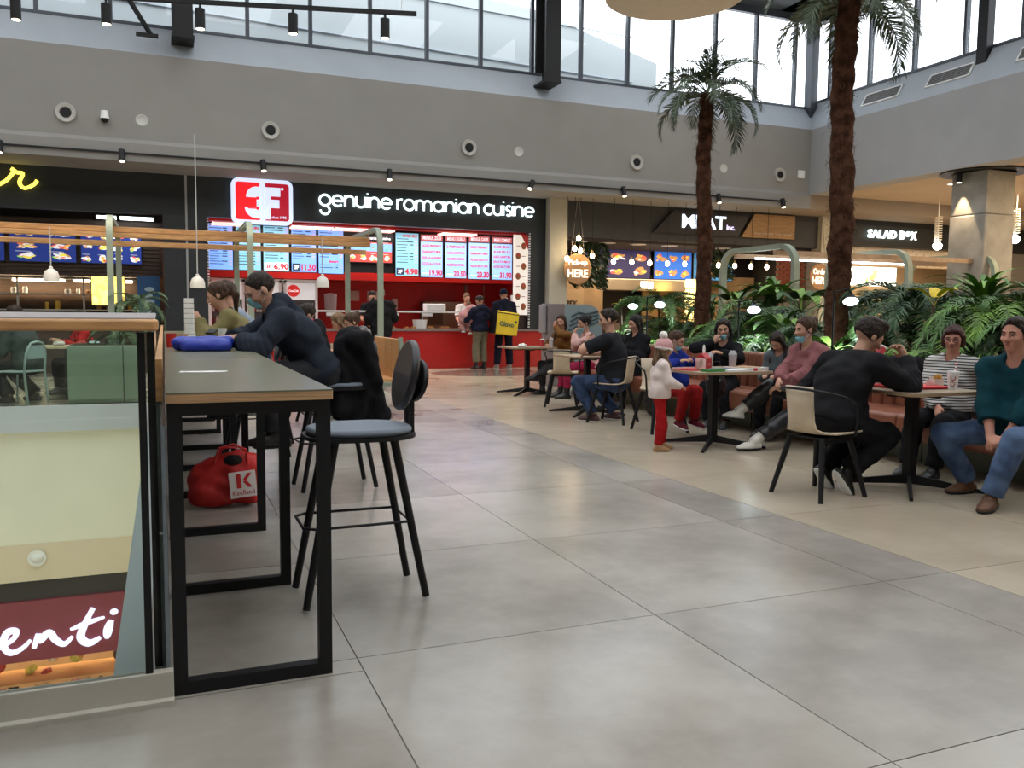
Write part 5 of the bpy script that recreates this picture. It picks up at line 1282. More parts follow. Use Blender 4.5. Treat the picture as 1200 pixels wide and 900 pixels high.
plant(6.55, 5.25, Z, [broads[1]], 6, 0.75, 30, 'broad_leaf_plant', 'light green broad upright leaves left of the woman with glasses', seed=13, leaf='leaf')
plant(6.85, 7.6, Z, [broads[1], broads[0]], 7, 0.75, 25, 'broad_leaf_plant', 'light green broad upright leaf behind the woman with long black hair', seed=14, leaf='leaf')
plant(6.5, 5.0, Z, [grass_l[1], grass_l[2]], 26, 0.62, 55, 'grass_plant', 'pale striped grassy plant behind the glasses of the woman in stripes', seed=15, leaf='leaf')
plant(6.55, 3.9, Z, [grass_l[1], grass_l[2]], 26, 0.55, 55, 'grass_plant', 'bright grassy plant behind the shoulder of the man in teal', seed=16, leaf='leaf')
# the dense fill between them
kinds = [('fern', [fern_f[0], fern_f[3]], 14, 0.55, 60, 'frond', 'dark fern'), ('fern', [fern_f[1], fern_f[2]], 14, 0.6, 60, 'frond', 'fresh green fern'),
         ('broad_leaf_plant', [broads[0], broads[1]], 12, 0.55, 45, 'leaf', 'broad leaved plant'), ('grass_plant', [grass_l[0], grass_l[2], grass_l[1]], 30, 0.7, 55, 'leaf', 'arching grassy plant'),
         ('palm_plant', [fern_f[0], fern_f[1]], 14, 0.75, 50, 'frond', 'feathery palm')]
secs = [(2.6, 'behind the man in teal'), (3.6, 'behind the woman in stripes'), (4.6, 'behind the man in the black jumper'), (5.4, 'behind the woman in mauve'), (6.2, 'behind the girl looking down'), (7.1, 'behind the woman with long black hair'),
        (8.0, 'behind the boy'), (8.9, 'behind the seated woman in black'), (9.9, 'behind the man in the t-shirt'), (99, 'at the far end by the kiosk')]
r = random.Random(77); ii = 0
for row, (xx, sc, st, rn) in enumerate(((6.45, 1.05, 0.1, 'front row'), (7.2, 1.5, 0.35, 'middle row'), (8.2, 1.8, 0.65, 'back row'))):
    last = -1
    for j in range(15 if row < 2 else 13):
        y = 1.4 + j * (9.5 / (14 if row < 2 else 12)) + r.uniform(-.2, .2)
        k = (last + r.choice((1, 2, 3, 4))) % 5 if last >= 0 else 0; last = k
        nme, ms, n, s, sp, lf, lab = kinds[k]
        if nme == 'grass_plant' and row == 2: s *= 0.8
        sec = next(w for lim, w in secs if y < lim)
        plant(xx + r.uniform(-.18, .25), y, Z, ms, n, s * sc * r.uniform(.85, 1.1), sp, nme, lab + ', planter ' + rn + ', ' + sec, 'plants filling the long planter', seed=100 + ii, leaf=lf, stem=st)
        ii += 1
# the little palm in the left planter box, and the one above it
plant(-1.22, 11.45, 0.8, [fern_f[0], g_blue and fern_f[3]], 18, 0.62, 62, 'palm_plant', 'small dark palm in the sage planter box beyond the glass', stem=0.12, seed=31)
plant(-1.0, 11.75, 0.8, [fern_f[3]], 14, 0.75, 50, 'palm_plant', 'taller dark palm behind the end of the handrail at the left', stem=0.55, seed=32)
# green wall bits in the sandwich shop
r = random.Random(5)
for (x, z, w, h, lab) in ((9.35, 2.55, 0.5, 0.55, 'dark hanging greenery in the upper left corner of the sandwich shop'), (13.2, 2.7, 0.5, 0.35, 'dark hanging greenery inside the sage arch')):
    mb = MB()
    for i in range(500):
        px, pz = x + r.uniform(-w, w), z + r.uniform(-h, h); l = r.uniform(.06, .14); a = r.uniform(0, 6.3)
        mb.add([(px, 17.6 + r.uniform(-.2, .2), pz), (px + l * math.cos(a), 17.55, pz + l * math.sin(a)), (px + l * .5, 17.45, pz - l)], [(0, 1, 2)])
    o = mb.build('hanging_ivy', leaf_dark, None, smooth=0); tag(o, lab, 'plant', None, 'stuff')
# reading lamps that light the plants
def plant_lamp(x, y, z, dx, label, on=True):
    z -= 0.05
    t = empty('planter_lamp', (x, y, 0.7), 0, label, 'lamp', 'black reflector lamps in the planter')
    h = z - 0.7
    MB().cyl((0, 0, 0), (0, 0, h + 0.12), 0.012, n=8).build('pole', black_metal, t)
    MB().tube([(0, 0, h + 0.1), (dx * 0.15, -0.05, h + 0.14), (dx * 0.25, -0.05, h + 0.06)], 0.01, 6).build('arm', black_metal, t)
    sh = MB().lathe([(0.02, 0.10), (0.035, 0.09), (0.075, 0.02), (0.088, -0.01)], n=20, caps=False).build('shade', black_metal, t, (dx * 0.20, -0.05, h), Vector((0.35, 0.45, 0.8)).to_track_quat('Z', 'Y').to_euler())
    MB().lathe([(0.082, -0.004), (0, -0.004)], n=20).build('lens', glow('led_white', (0.85, 0.97, 1.0), 5), sh)
    if on:
        l = bpy.data.lights.new('spot_light', 'SPOT'); l.energy = 35; l.color = (0.9, 0.97, 1.0); l.spot_size = math.radians(110); l.spot_blend = 0.6; l.shadow_soft_size = 0.08
        o = bpy.data.objects.new('spot_light', l); COL.objects.link(o); o.parent = t; o.location = (dx * 0.20 - 0.03, -0.08, h - 0.06)
    return t
plant_lamp(6.35, 9.75, 1.50, 1, 'black reflector lamp glowing white above the girl in the pink hat')
plant_lamp(6.35, 7.45, 1.42, 1, 'black reflector lamp glowing white above the woman with long black hair')
plant_lamp(6.45, 5.85, 1.52, 1, 'dark reflector lamp beside the near palm trunk')
plant_lamp(6.6, 11.0, 1.48, 1, 'dark reflector lamp beside the small yellow flower')
plant_lamp(7.4, 3.95, 1.4, 1, 'bright reflector lamp among the fronds at the right edge')
# ================================================================ PEOPLE
# a body is one surface wrapped around a posed skeleton (signed distance field -> surface net)
V3 = lambda *a: np.array(a, dtype=float)
def nrm(v): return v / (np.linalg.norm(v) + 1e-12)
class Field:
    def __init__(s, lo, hi, c):
        s.c = c; s.lo = np.array(lo) - 2 * c; n = np.ceil((np.array(hi) + 2 * c - s.lo) / c).astype(int) + 1
        s.ax = [(s.lo[i] + c * np.arange(n[i])).astype(np.float32) for i in range(3)]
        s.F = np.full(n, 0.5, np.float32); s.n = n
    def sub(s, lo, hi, pad):
        r = []
        for i in range(3):
            a = max(0, int((lo[i] - pad - s.lo[i]) / s.c)); b = min(s.n[i], int((hi[i] + pad - s.lo[i]) / s.c) + 2)
            if b <= a: return None
            r.append(slice(a, b))
        return tuple(r)
    def pts(s, sl): return s.ax[0][sl[0]][:, None, None], s.ax[1][sl[1]][None, :, None], s.ax[2][sl[2]][None, None, :]
    def put(s, sl, d, k, op):
        F = s.F[sl]
        if op == 'u':
            if k > 0:
                h = np.clip(0.5 + 0.5 * (F - d) / k, 0, 1); s.F[sl] = F + (d - F) * h - k * h * (1 - h)
            else: s.F[sl] = np.minimum(F, d)
        elif op == 's':
            h = np.clip(0.5 - 0.5 * (F + d) / k, 0, 1); s.F[sl] = F + (-d - F) * h + k * h * (1 - h)
    def cone(s, a, b, r1, r2=None, k=0.02, flat=None, op='u'):
        r2 = r1 if r2 is None else r2; R = max(r1, r2)
        a = np.asarray(a, float); b = np.asarray(b, float)
        sl = s.sub(np.minimum(a, b) - R, np.maximum(a, b) + R, k + s.c * 2)
        if sl is None: return
        X, Y, Z = s.pts(sl); ba = b - a; L2 = max(float(ba @ ba), 1e-9)
        px, py, pz = X - a[0], Y - a[1], Z - a[2]
        t = np.clip((px * ba[0] + py * ba[1] + pz * ba[2]) / L2, 0, 1)
        qx, qy, qz = px - t * ba[0], py - t * ba[1], pz - t * ba[2]
        rr = r1 + t * (r2 - r1)
        if flat is not None:
            n, f = flat; e = qx * n[0] + qy * n[1] + qz * n[2]
            q2 = qx * qx + qy * qy + qz * qz
            d = np.sqrt(np.maximum(q2 - e * e, 0) + (e / f) ** 2 + 1e-12) - rr
            d = np.where(d > 0, d * (0.5 + 0.5 * f), d * f)
        else: d = np.sqrt(qx * qx + qy * qy + qz * qz + 1e-12) - rr
        s.put(sl, d, k, op)
    def ell(s, c, rad, B=None, k=0.02, op='u'):
        c = np.asarray(c, float); R = max(rad)
        sl = s.sub(c - R, c + R, k + s.c * 2)
        if sl is None: return
        X, Y, Z = s.pts(sl); px, py, pz = X - c[0], Y - c[1], Z - c[2]
        if B is None: u = (px, py, pz)
        else: u = tuple(px * b[0] + py * b[1] + pz * b[2] for b in B)
        k0 = np.sqrt(sum((u[i] / rad[i]) ** 2 for i in range(3)) + 1e-12); k1 = np.sqrt(sum((u[i] / rad[i] ** 2) ** 2 for i in range(3)) + 1e-12)
        s.put(sl, k0 * (k0 - 1) / k1, k, op)
    def cut(s, p, n, soft=0.004):     # keep the side the normal points away from
        X, Y, Z = s.pts((slice(None),) * 3)
        d = (X - p[0]) * n[0] + (Y - p[1]) * n[1] + (Z - p[2]) * n[2]
        s.F = np.maximum(s.F, d.astype(np.float32))
    def cut_local(s, c, R, p, n):
        sl = s.sub(np.asarray(c) - R, np.asarray(c) + R, 0)
        if sl is None: return
        X, Y, Z = s.pts(sl); d = (X - p[0]) * n[0] + (Y - p[1]) * n[1] + (Z - p[2]) * n[2]
        s.F[sl] = np.maximum(s.F[sl], d)
    def wrinkle(s, amp, fr, seed=0):
        X, Y, Z = s.pts((slice(None),) * 3); q = seed * 1.7
        w = np.sin(fr * X + 2.1 * np.sin(fr * .6 * Z + q) + q) * np.sin(fr * .9 * Z + 1.7 * np.sin(fr * .5 * Y + q)) + 0.6 * np.sin(fr * 1.7 * Z + 1.5 * np.sin(fr * .8 * X) + fr * Y + q)
        s.F += (amp * w).astype(np.float32)
    def surface(s):
        F = s.F; I = F < 0
        nx, ny, nz = F.shape
        act = np.zeros((nx - 1, ny - 1, nz - 1), np.int8)
        for dx in (0, 1):
            for dy in (0, 1):
                for dz in (0, 1): act += I[dx:nx - 1 + dx, dy:ny - 1 + dy, dz:nz - 1 + dz]
        ci = np.argwhere((act > 0) & (act < 8))
        if len(ci) == 0: return None
        idx = np.full(act.shape, -1, np.int32); idx[ci[:, 0], ci[:, 1], ci[:, 2]] = np.arange(len(ci))
        acc = np.zeros((len(ci), 3)); cnt = np.zeros(len(ci))
        cor = [(0, 0, 0), (1, 0, 0), (0, 1, 0), (1, 1, 0), (0, 0, 1), (1, 0, 1), (0, 1, 1), (1, 1, 1)]
        vals = [F[ci[:, 0] + c[0], ci[:, 1] + c[1], ci[:, 2] + c[2]] for c in cor]
        for a, b in ((0, 1), (2, 3), (4, 5), (6, 7), (0, 2), (1, 3), (4, 6), (5, 7), (0, 4), (1, 5), (2, 6), (3, 7)):
            va, vb = vals[a], vals[b]; m = (va < 0) != (vb < 0)
            t = np.where(m, va / np.where(m, va - vb, 1), 0)
            pa = np.array(cor[a], float); pb = np.array(cor[b], float)
            acc += m[:, None] * (pa + t[:, None] * (pb - pa)); cnt += m
        co = s.lo + (ci + acc / cnt[:, None]) * s.c
        quads = []
        for axis in range(3):
            sl0 = [slice(None)] * 3; sl1 = [slice(None)] * 3; sl0[axis] = slice(0, -1); sl1[axis] = slice(1, None)
            A, Bv = I[tuple(sl0)], I[tuple(sl1)]; e = np.argwhere(A != Bv)
            u, v = (axis + 1) % 3, (axis + 2) % 3
            ok = (e[:, u] > 0) & (e[:, v] > 0) & (e[:, u] < F.shape[u] - 1) & (e[:, v] < F.shape[v] - 1)
            e = e[ok]
            if not len(e): continue
            ins = A[e[:, 0], e[:, 1], e[:, 2]]
            def g(du, dv):
                q = e.copy(); q[:, u] -= du; q[:, v] -= dv; return idx[q[:, 0], q[:, 1], q[:, 2]]
            q = np.stack([g(1, 1), g(0, 1), g(0, 0), g(1, 0)], 1)
            q[~ins] = q[~ins][:, ::-1]
            quads.append(q)
        return co, np.concatenate(quads)
def mesh_np(name, co, quads, m):
    me = bpy.data.meshes.new(name)
    me.vertices.add(len(co)); me.vertices.foreach_set('co', co.astype(np.float32).ravel())
    me.loops.add(len(quads) * 4); me.loops.foreach_set('vertex_index', quads.astype(np.int32).ravel())
    me.polygons.add(len(quads)); me.polygons.foreach_set('loop_start', np.arange(0, len(quads) * 4, 4, dtype=np.int32))
    me.update(calc_edges=True); me.validate()
    me.materials.append(m); me.shade_smooth()
    return me
def field_obj(name, f, m, parent):
    r = f.surface()
    if r is None: return None
    return link_mesh(name, mesh_np(name, r[0], r[1], m), parent)

def ik(a, b, l1, l2, pole):
    a = np.asarray(a, float); b = np.asarray(b, float); d = b - a; L = np.linalg.norm(d); mx = (l1 + l2) * 0.998
    if L > mx: b = a + d / L * mx; L = mx; d = b - a
    if L < abs(l1 - l2) + .02: L = abs(l1 - l2) + .02
    n = d / np.linalg.norm(d); x = (l1 ** 2 - l2 ** 2 + L ** 2) / (2 * L); h = math.sqrt(max(l1 ** 2 - x ** 2, 0))
    p = np.asarray(pole, float); p = nrm(p - n * (p @ n))
    return a + n * x + p * h, b
def skin_mat(name, col):
    m = mat('skin_' + name, col, 0.62, var=0.06, vscale=12, spec=0.25)
    b = m.node_tree.nodes['Principled BSDF']; b.inputs['Subsurface Weight'].default_value = 0.12; b.inputs['Subsurface Radius'].default_value = (0.02, 0.008, 0.004); b.inputs['Subsurface Scale'].default_value = 0.3
    return m
skins = {'fair': skin_mat('fair', (0.52, 0.29, 0.20)), 'rosy': skin_mat('rosy', (0.50, 0.24, 0.17)), 'tan': skin_mat('tan', (0.42, 0.23, 0.15))}
def hairm(n, c): return mat('hair_' + n, c, 0.55, spec=0.22, var=0.6, vscale=55, bump=0.9, bscale=140, stretch=(1, 1, 0.16))
hairs = {'black': hairm('black', (0.012, 0.010, 0.010)), 'brown': hairm('brown', (0.055, 0.028, 0.016)), 'dark': hairm('dark', (0.022, 0.014, 0.010)), 'light': hairm('light', (0.15, 0.09, 0.05)), 'grey': hairm('grey', (0.18, 0.17, 0.16)), 'auburn': hairm('auburn', (0.045, 0.015, 0.014))}
eye_w = mat('eye_white', (0.42, 0.39, 0.37), 0.6, spec=0.2); eye_i = mat('eye_iris', (0.03, 0.018, 0.012), 0.2); lip_m = mat('lips', (0.36, 0.11, 0.09), 0.45)
mask_m = mat('mask_blue', (0.22, 0.48, 0.56), 0.8, bump=0.15, bscale=80)

PEOPLE = []
def person(label, loc, deg, h=1.7, pelvis=0.95, lean=0, sidelean=0, twist=0, head=(0, 0, 0), neck=None, hands=None, feet=None, knees=None, elbows=None, hdir=None,
           skin='fair', hair='dark', style='short', top=None, top_kind='long', top_len=0.0, bottom=None, shoes=None, shoe_kind='shoe', build=1.0, fem=False, mask=None, cell=0.009,
           curl=0.5, group=None, collar=False, hood=False, puff=0, hat=None, scarf=None, sole=None, sleeve=1.0, glasses=None, child=False, loose=0.0, hide_legs=False):
    """local frame: x forward, y left, z up, origin on the floor under the pelvis"""
    s = h / 1.7
    t = empty('person', loc, math.radians(deg), label, 'person', group)
    hs = s if not child else 0.5 * s + 0.42                                    # children have big heads
    P = V3(0, 0, pelvis)
    ln = math.radians(lean); sl_ = math.radians(sidelean); tw = math.radians(twist)
    def dirv(a): return nrm(V3(math.sin(a), -math.sin(sl_), math.cos(a)))
    C = P + dirv(ln * 0.75) * 0.26 * s
    N = C + dirv(ln * 1.2) * 0.245 * s
    lat = V3(math.sin(tw) * -1.0, math.cos(tw), 0); lat = nrm(lat + V3(0, 0, math.sin(sl_)))
    up = nrm(N - C); fwd = nrm(np.cross(lat, up))
    sw = (0.165 if fem else 0.185) * s * build ** .5
    if child: sw = 0.15 * s
    SH = {+1: N + lat * sw - up * 0.045 * s, -1: N - lat * sw - up * 0.045 * s}
    nk = ln * 0.75 if neck is None else math.radians(neck)
    nd = nrm(V3(math.sin(nk), -math.sin(sl_) * .5, math.cos(nk)))
    yaw, pit, rol = [math.radians(a) for a in head]
    hx = V3(math.cos(yaw) * math.cos(pit), math.sin(yaw) * math.cos(pit), -math.sin(pit))
    hy = nrm(np.cross(V3(0, 0, 1), hx)); hz = np.cross(hx, hy); hy, hz = hy * math.cos(rol) + hz * math.sin(rol), hz * math.cos(rol) - hy * math.sin(rol)
    Hc = N + nd * 0.085 * s + (nd * 0.5 + hz * 0.5) * 0.105 * hs + hx * 0.015
    def hp(x, y, z): return Hc + (hx * x + hy * y + hz * z) * hs
    HB = (hx, hy, hz)
    la, lf, lt, lc = 0.285 * s, 0.25 * s, 0.43 * s, 0.41 * s
    HP = {+1: P + lat * 0.09 * s, -1: P - lat * 0.09 * s}
    hands = hands or {}; feet = feet or {}; elbows = elbows or {}; knees = knees or {}; hdir = hdir or {}
    A = {}; Lg = {}
    for q, n_ in ((1, 'L'), (-1, 'R')):
        tg = hands.get(n_, (0.03, q * (sw + 0.07), P[2] - 0.05 if not hands else P[2]))
        E_, W_ = ik(SH[q], tg, la, lf, elbows.get(n_, (-0.6, q * 0.5, -0.6))); A[q] = (SH[q], E_, W_)
        ft = feet.get(n_, (0, q * 0.1, 0)); ank = V3(ft[0], ft[1], ft[2] + 0.085 * s)
        K_, An = ik(HP[q], ank, lt, lc, knees.get(n_, (1, q * 0.1, 0.3))); Lg[q] = (HP[q], K_, An, math.radians(ft[3]) if len(ft) > 3 else 0.0, math.radians(ft[4]) if len(ft) > 4 else 0.0)
    allp = [P, C, N, Hc] + [x for q in (1, -1) for x in A[q]] + [x for q in (1, -1) for x in Lg[q][:3]]
    lo = np.min(allp, 0) - 0.30; hi = np.max(allp, 0) + 0.30; lo[2] = max(min(lo[2], -0.02), -0.6)
    lo[2] = min(x[2] for x in allp) - 0.14
    b = build
    def torso(f, g, k=0.05, legs=True):
        f.cone(P + lat * .065 * s + up * .02, P - lat * .065 * s + up * .02, (.112 if fem else .105) * s * b + g, k=k, flat=(fwd, .95))
        f.cone(P + up * .05, C, .125 * s * b + g, .135 * s * b ** .7 + g, k=k, flat=(fwd, .74 * b ** .4))
        f.cone(C + lat * .055 * s + up * .06 * s, C - lat * .055 * s + up * .06 * s, .112 * s * b ** .6 + g, k=k, flat=(fwd, .9))
        f.cone(C + up * .05, N - up * .06 * s, .135 * s + g, .10 * s + g, k=k, flat=(fwd, .75))
        f.cone(SH[1] - lat * .035, SH[-1] + lat * .035, .052 * s * b ** .5 + g * .8, k=k * .5)
        for q in (1, -1): f.cone(SH[q] * .45 + N * .55 + up * .012, SH[q], .045 * s + g * .8, .050 * s + g * .7, k=k * .4)
        if fem and not child:
            for q in (1, -1): f.ell(C + lat * q * .07 * s + fwd * .085 * s + up * .075 * s, (.055 * s + g, .06 * s + g, .06 * s + g), k=k * .7)
        if b > 1.1 and g > 0: f.ell(P + up * .14 * s + fwd * .07, (.12 * b + g, .13 * b + g, .14 + g), k=k)
    def arm(f, q, g, e=1.0, k=0.025, fore=True):
        S_, E_, W_ = A[q]; w = (.85 if fem else 1.0) * s * (.8 if child else 1) * b ** .5
        f.cone(S_, E_, .050 * w + g, .041 * w + g, k=k)
        if fore:
            W2 = E_ + (W_ - E_) * e
            f.cone(E_, W2, .041 * w + g, (.041 + (.028 - .041) * e) * w + g, k=k); f.cone(E_ + (W_ - E_) * .2, E_ + (W_ - E_) * .45, .042 * w + g, .036 * w + g, k=k)
    def leg(f, q, g, k=0.03, e=1.0, ankle=0.0):
        Hq, K_, An = Lg[q][:3]; w = s * b ** .5 * (.85 if child else 1)
        f.cone(Hq, K_, .082 * w + g, .056 * w + g, k=k)
        A2 = K_ + (An - K_) * e
        f.cone(K_, A2, .054 * w + g, .038 * w + g + ankle, k=k)
        bk = nrm(np.cross(np.cross(An - K_, V3(*((math.cos(Lg[q][3])), math.sin(Lg[q][3]), 0))), An - K_))
        f.cone(K_ * .8 + An * .2 + bk * 0.012, K_ * .55 + An * .45 + bk * .014, .050 * w + g, .045 * w + g, k=k)
    def foot_axes(q):
        a, pt = Lg[q][3], Lg[q][4]
        fx = V3(math.cos(a) * math.cos(pt), math.sin(a) * math.cos(pt), -math.sin(pt)); fy = nrm(np.cross(V3(0, 0, 1), fx)); fz = np.cross(fx, fy)
        return fx, fy, fz
    def foot(f, q, g, k=0.02):
        An = Lg[q][2]; fx, fy, fz = foot_axes(q); z = -0.052 * s
        f.cone(An + fx * -.035 * s + fz * z, An + fx * .10 * s + fz * (z - .002), .034 * s + g, .040 * s + g, k=k, flat=(fz, .85))
        f.cone(An + fx * .08 * s + fz * (z - .006), An + fx * .155 * s + fz * (z - .010), .041 * s + g, .032 * s + g, k=k, flat=(fz, .65))
        f.cone(An, An + fx * .06 * s + fz * z * .9, .036 * s + g, .034 * s + g, k=k)
    # ------------------------------------------------ the body
    f = Field(lo, hi, cell)
    torso(f, -.008)
    for q in (1, -1):
        arm(f, q, -.004 if top is not None else 0); leg(f, q, -.008); foot(f, q, -.006)
    f.cone(N - up * .03, Hc - hz * .06 * hs, .056 * s, .050 * hs, k=.03)
    def skull(f, g, k=.02):
        f.ell(hp(-.012, 0, .030), [(.098) * hs + g, .077 * hs + g, .088 * hs + g], HB, k=k)
        f.cone(hp(.028, 0, 0), hp(.044, 0, -.078), .062 * hs + g, .030 * hs + g, k=k)
        f.ell(hp(.015, 0, -.045), [.062 * hs + g, .056 * hs + g, .052 * hs + g], HB, k=k)
    skull(f, 0)
    for q in (1, -1): f.ell(hp(.055, q * .036, -.022), [.032 * hs, .026 * hs, .024 * hs], HB, k=.02)
    f.ell(hp(.052, 0, -.092), [.020 * hs, .018 * hs, .014 * hs], HB, k=.02)
    for q in (1, -1): f.ell(hp(.099, q * .031, .002), [.017 * hs, .018 * hs, .010 * hs], HB, k=.012, op='s')
    f.cone(hp(.082, .040, .022), hp(.088, .012, .020), .008 * hs, k=.012); f.cone(hp(.082, -.040, .022), hp(.088, -.012, .020), .008 * hs, k=.012)
    f.cone(hp(.086, 0, .008), hp(.110, 0, -.028), .007 * hs, .0125 * hs, k=.010)
    for q in (1, -1): f.ell(hp(.096, q * .012, -.031), [.011 * hs] * 3, None, k=.006)
    f.cone(hp(.083, .017, -.056), hp(.083, -.017, -.056), .0085 * hs, k=.010)
    for q in (1, -1): f.ell(hp(-.004, q * .080, -.006), [.019 * hs, .009 * hs, .031 * hs], HB, k=.006)
    # hands: palm, four fingers and a thumb
    for q, n_ in ((1, 'L'), (-1, 'R')):
        S_, E_, W_ = A[q]; fd = nrm(W_ - E_); c_ = curl
        if n_ in hdir:
            hd = hdir[n_]; d = nrm(np.array(hd[0], float)); pn = np.array(hd[1], float)
            if len(hd) > 2: c_ = hd[2]
        else: d = fd; pn = V3(0, -q * .6, -1)
        pn = nrm(pn - d * (pn @ d)); sd = np.cross(pn, d) * 1.0          # side across the knuckles
        thumb_side = sd if sd @ lat * q < 0 else -sd
        if abs(pn[2]) < .5 and abs(sd[2]) > .6: thumb_side = sd if sd[2] > 0 else -sd
        w = s * (.85 if fem else .95) * (.85 if child else 1)
        f.cone(W_, W_ + d * .045 * w, .026 * w, .036 * w, k=.02, flat=(pn, .55))
        f.cone(W_ + d * .045 * w, W_ + d * .078 * w, .038 * w, .038 * w, k=.014, flat=(pn, .42))
        for i, (o_, L) in enumerate(((.031, .9), (.0105, 1.0), (-.0105, .94), (-.031, .74))):
            p = W_ + d * (.092 - .004 * abs(i - 1.3)) * w + thumb_side * o_ * w; a = 0.0; r_ = .0088 * w
            for sl2, da, rr in ((.040, 38, 1.0), (.026, 48, .93), (.021, 32, .85)):
                a += math.radians(da * c_ * (1 + .12 * i)); dd = d * math.cos(a) + pn * math.sin(a) + thumb_side * o_ * 1.5 * (1 - c_)
                p2 = p + nrm(dd) * sl2 * L * w; f.cone(p, p2, max(r_ * rr, cell * .72), max(r_ * rr * .93, cell * .7), k=.004); p = p2
        p = W_ + d * .028 * w + thumb_side * .026 * w
        td = nrm(thumb_side * .75 + d * .75 + pn * .35 * c_); p2 = p + td * .040 * w; f.cone(p, p2, .014 * w, .0105 * w, k=.01)
        p3 = p2 + nrm(d * .95 + thumb_side * (.25 - .4 * c_) + pn * .5 * c_) * .034 * w; f.cone(p2, p3, max(.0105 * w, cell * .8), max(.0085 * w, cell * .75), k=.004)
    field_obj('body', f, skins[skin], t)
    cc = max(cell * 1.25, .009)
    # ------------------------------------------------ clothes
    if bottom is not None:
        f = Field(lo, hi, cc)
        g = .012 + loose * .5
        f.cone(P + lat * .065 * s + up * .02, P - lat * .065 * s + up * .02, (.112 if fem else .105) * s * b + g, k=.05, flat=(fwd, .95))
        f.cone(P + up * .02, P + up * .09, .125 * s * b + g, .12 * s * b + g, k=.04, flat=(fwd, .78))
        for q in (1, -1): leg(f, q, g, ankle=.006 + loose * .4, k=.04, e=.93)
        f.wrinkle(.0040 if not child else .003, 34, len(label))
        for q in (1, -1):
            K_, An = Lg[q][1], Lg[q][2]; dn = nrm(An - K_); f.cut_local(An, .17, K_ + (An - K_) * (.80 if shoe_kind == 'boot' and not child else .965), dn)
        cu = nrm(up + V3(0, 0, 1.6)); f.cut_local(P + cu * .22, .17, P + cu * .15, cu)
        field_obj('trousers', f, bottom, t)
    if top is not None:
        f = Field(lo, hi, cc)
        g = .018 + loose
        torso(f, g, k=.05)
        if top_len: 
            f.cone(P + up * .04, P - V3(0, 0, 1) * top_len + fwd * 0.0, .15 * s * b + g, .155 * s * b + g, k=.05, flat=(fwd, .85))
        for q in (1, -1):
            if top_kind == 'short': f.cone(A[q][0], A[q][0] + (A[q][1] - A[q][0]) * .78, .058 * s * b ** .5 + g, .054 * s + g, k=.03)
            elif top_kind != 'vest':
                arm(f, q, g * .8, e=.94 * sleeve, k=.045)
                S_, E_, W_ = A[q]
                if not child and sleeve > .6:
                    for m_ in range(2): f.ell(E_ + (W_ - E_) * (.70 + .14 * m_) * sleeve, [.040 * s + g * .5] * 3, None, k=.014)
        if hood: f.cone(N - fwd * .045 + lat * .075 * s + up * .02, N - fwd * .085 + up * .035, .052 + g * .4, k=.03); f.cone(N - fwd * .045 - lat * .075 * s + up * .02, N - fwd * .085 + up * .035, .052 + g * .4, k=.03); f.cone(N - fwd * .10 + up * .035, N - fwd * .12 - up * .10, .068, .05, k=.04)
        if collar: f.cone(N + lat * .045 + up * .02, N - lat * .045 + up * .02, .045 + g * .4, k=.03, flat=(fwd, 1.0))
        if puff:
            X, Y, Z = f.pts((slice(None),) * 3); f.F += (-.007 * np.abs(np.sin(Z * 42 + X * 6)) + .004).astype(np.float32)
        else:
            f.wrinkle(.0048 if not child else .003, 27, len(label) + 3)
            for q in (1, -1):
                S_, E_, W_ = A[q]; sl = f.sub(E_ - .11, E_ + .11, 0)
                if sl and not child:
                    X, Y, Z = f.pts(sl); dd = nrm(W_ - S_); f.F[sl] += (.0035 * np.sin(((X - E_[0]) * dd[0] + (Y - E_[1]) * dd[1] + (Z - E_[2]) * dd[2]) * 150 + 12 * X) * (sleeve > .6)).astype(np.float32)
        # neckline: carve out room for the neck
        f.cone(N + up * .015 + fwd * .02, Hc, .060 * s if not hood else .056 * s, .075, k=.012, op='s')
        for q in (1, -1):
            S_, E_, W_ = A[q]
            if top_kind == 'short': dn = nrm(E_ - S_); f.cut_local(S_ + (E_ - S_) * .85, .13, S_ + (E_ - S_) * .80, dn)
            else: dn = nrm(W_ - E_); f.cut_local(E_ + (W_ - E_) * sleeve, .075, E_ + (W_ - E_) * .97 * sleeve, dn)
        if not top_len: f.cut_local(P - up * .14, .26, P - up * .035, -up)
        else: f.cut(P - V3(0, 0, 1) * (top_len + .02), V3(0, 0, -1))
        field_obj('jacket' if (top_kind == 'jacket' or puff) else ('t_shirt' if top_kind == 'short' else 'jumper'), f, top, t)
    if shoes is not None:
        for q in (1, -1):
            An = Lg[q][2]; fx, fy, fz = foot_axes(q)
            f = Field(An - .22, An + .22, min(cc, .009)); foot(f, q, .008)
            if shoe_kind == 'boot':
                up_ = nrm(Lg[q][1] - An); f.cone(An, An + up_ * .11 * s, .044 * s, .054 * s, k=.02); f.cut(An + up_ * .105 * s, up_)
            else: f.cut(An + fz * .012, fz)
            f.cut(An - fz * .082 * s, -fz)
            o = field_obj('shoe', f, shoes, t)
            if o and cell < .011 and (shoe_kind == 'boot' or shoe_kind == 'shoe'):
                lm = MB()
                for m_ in range(4):
                    c_ = An + fx * (.036 + .024 * m_) * s + fz * (.022 - .016 * m_) * s
                    lm.tube([c_ - fy * .026 * s - fz * .012, c_ + fz * .008, c_ + fy * .026 * s - fz * .012 + fx * .012], .0026, 5)
                lm.build('laces', mat('laces_dark', (.03, .03, .03), .8) if shoe_kind == 'boot' else shoes, o)['kind'] = 'stuff'
            f = Field(An - .22, An + .22, min(cc, .008)); foot(f, q, .013)
            f.cut(An - fz * .066 * s, fz); f.cut(An - fz * .088 * s, -fz)
            so = field_obj('sole', f, sole or mat('sole_black', (0.02, 0.02, 0.02), 0.7), t)
            if so and o: so.parent = o
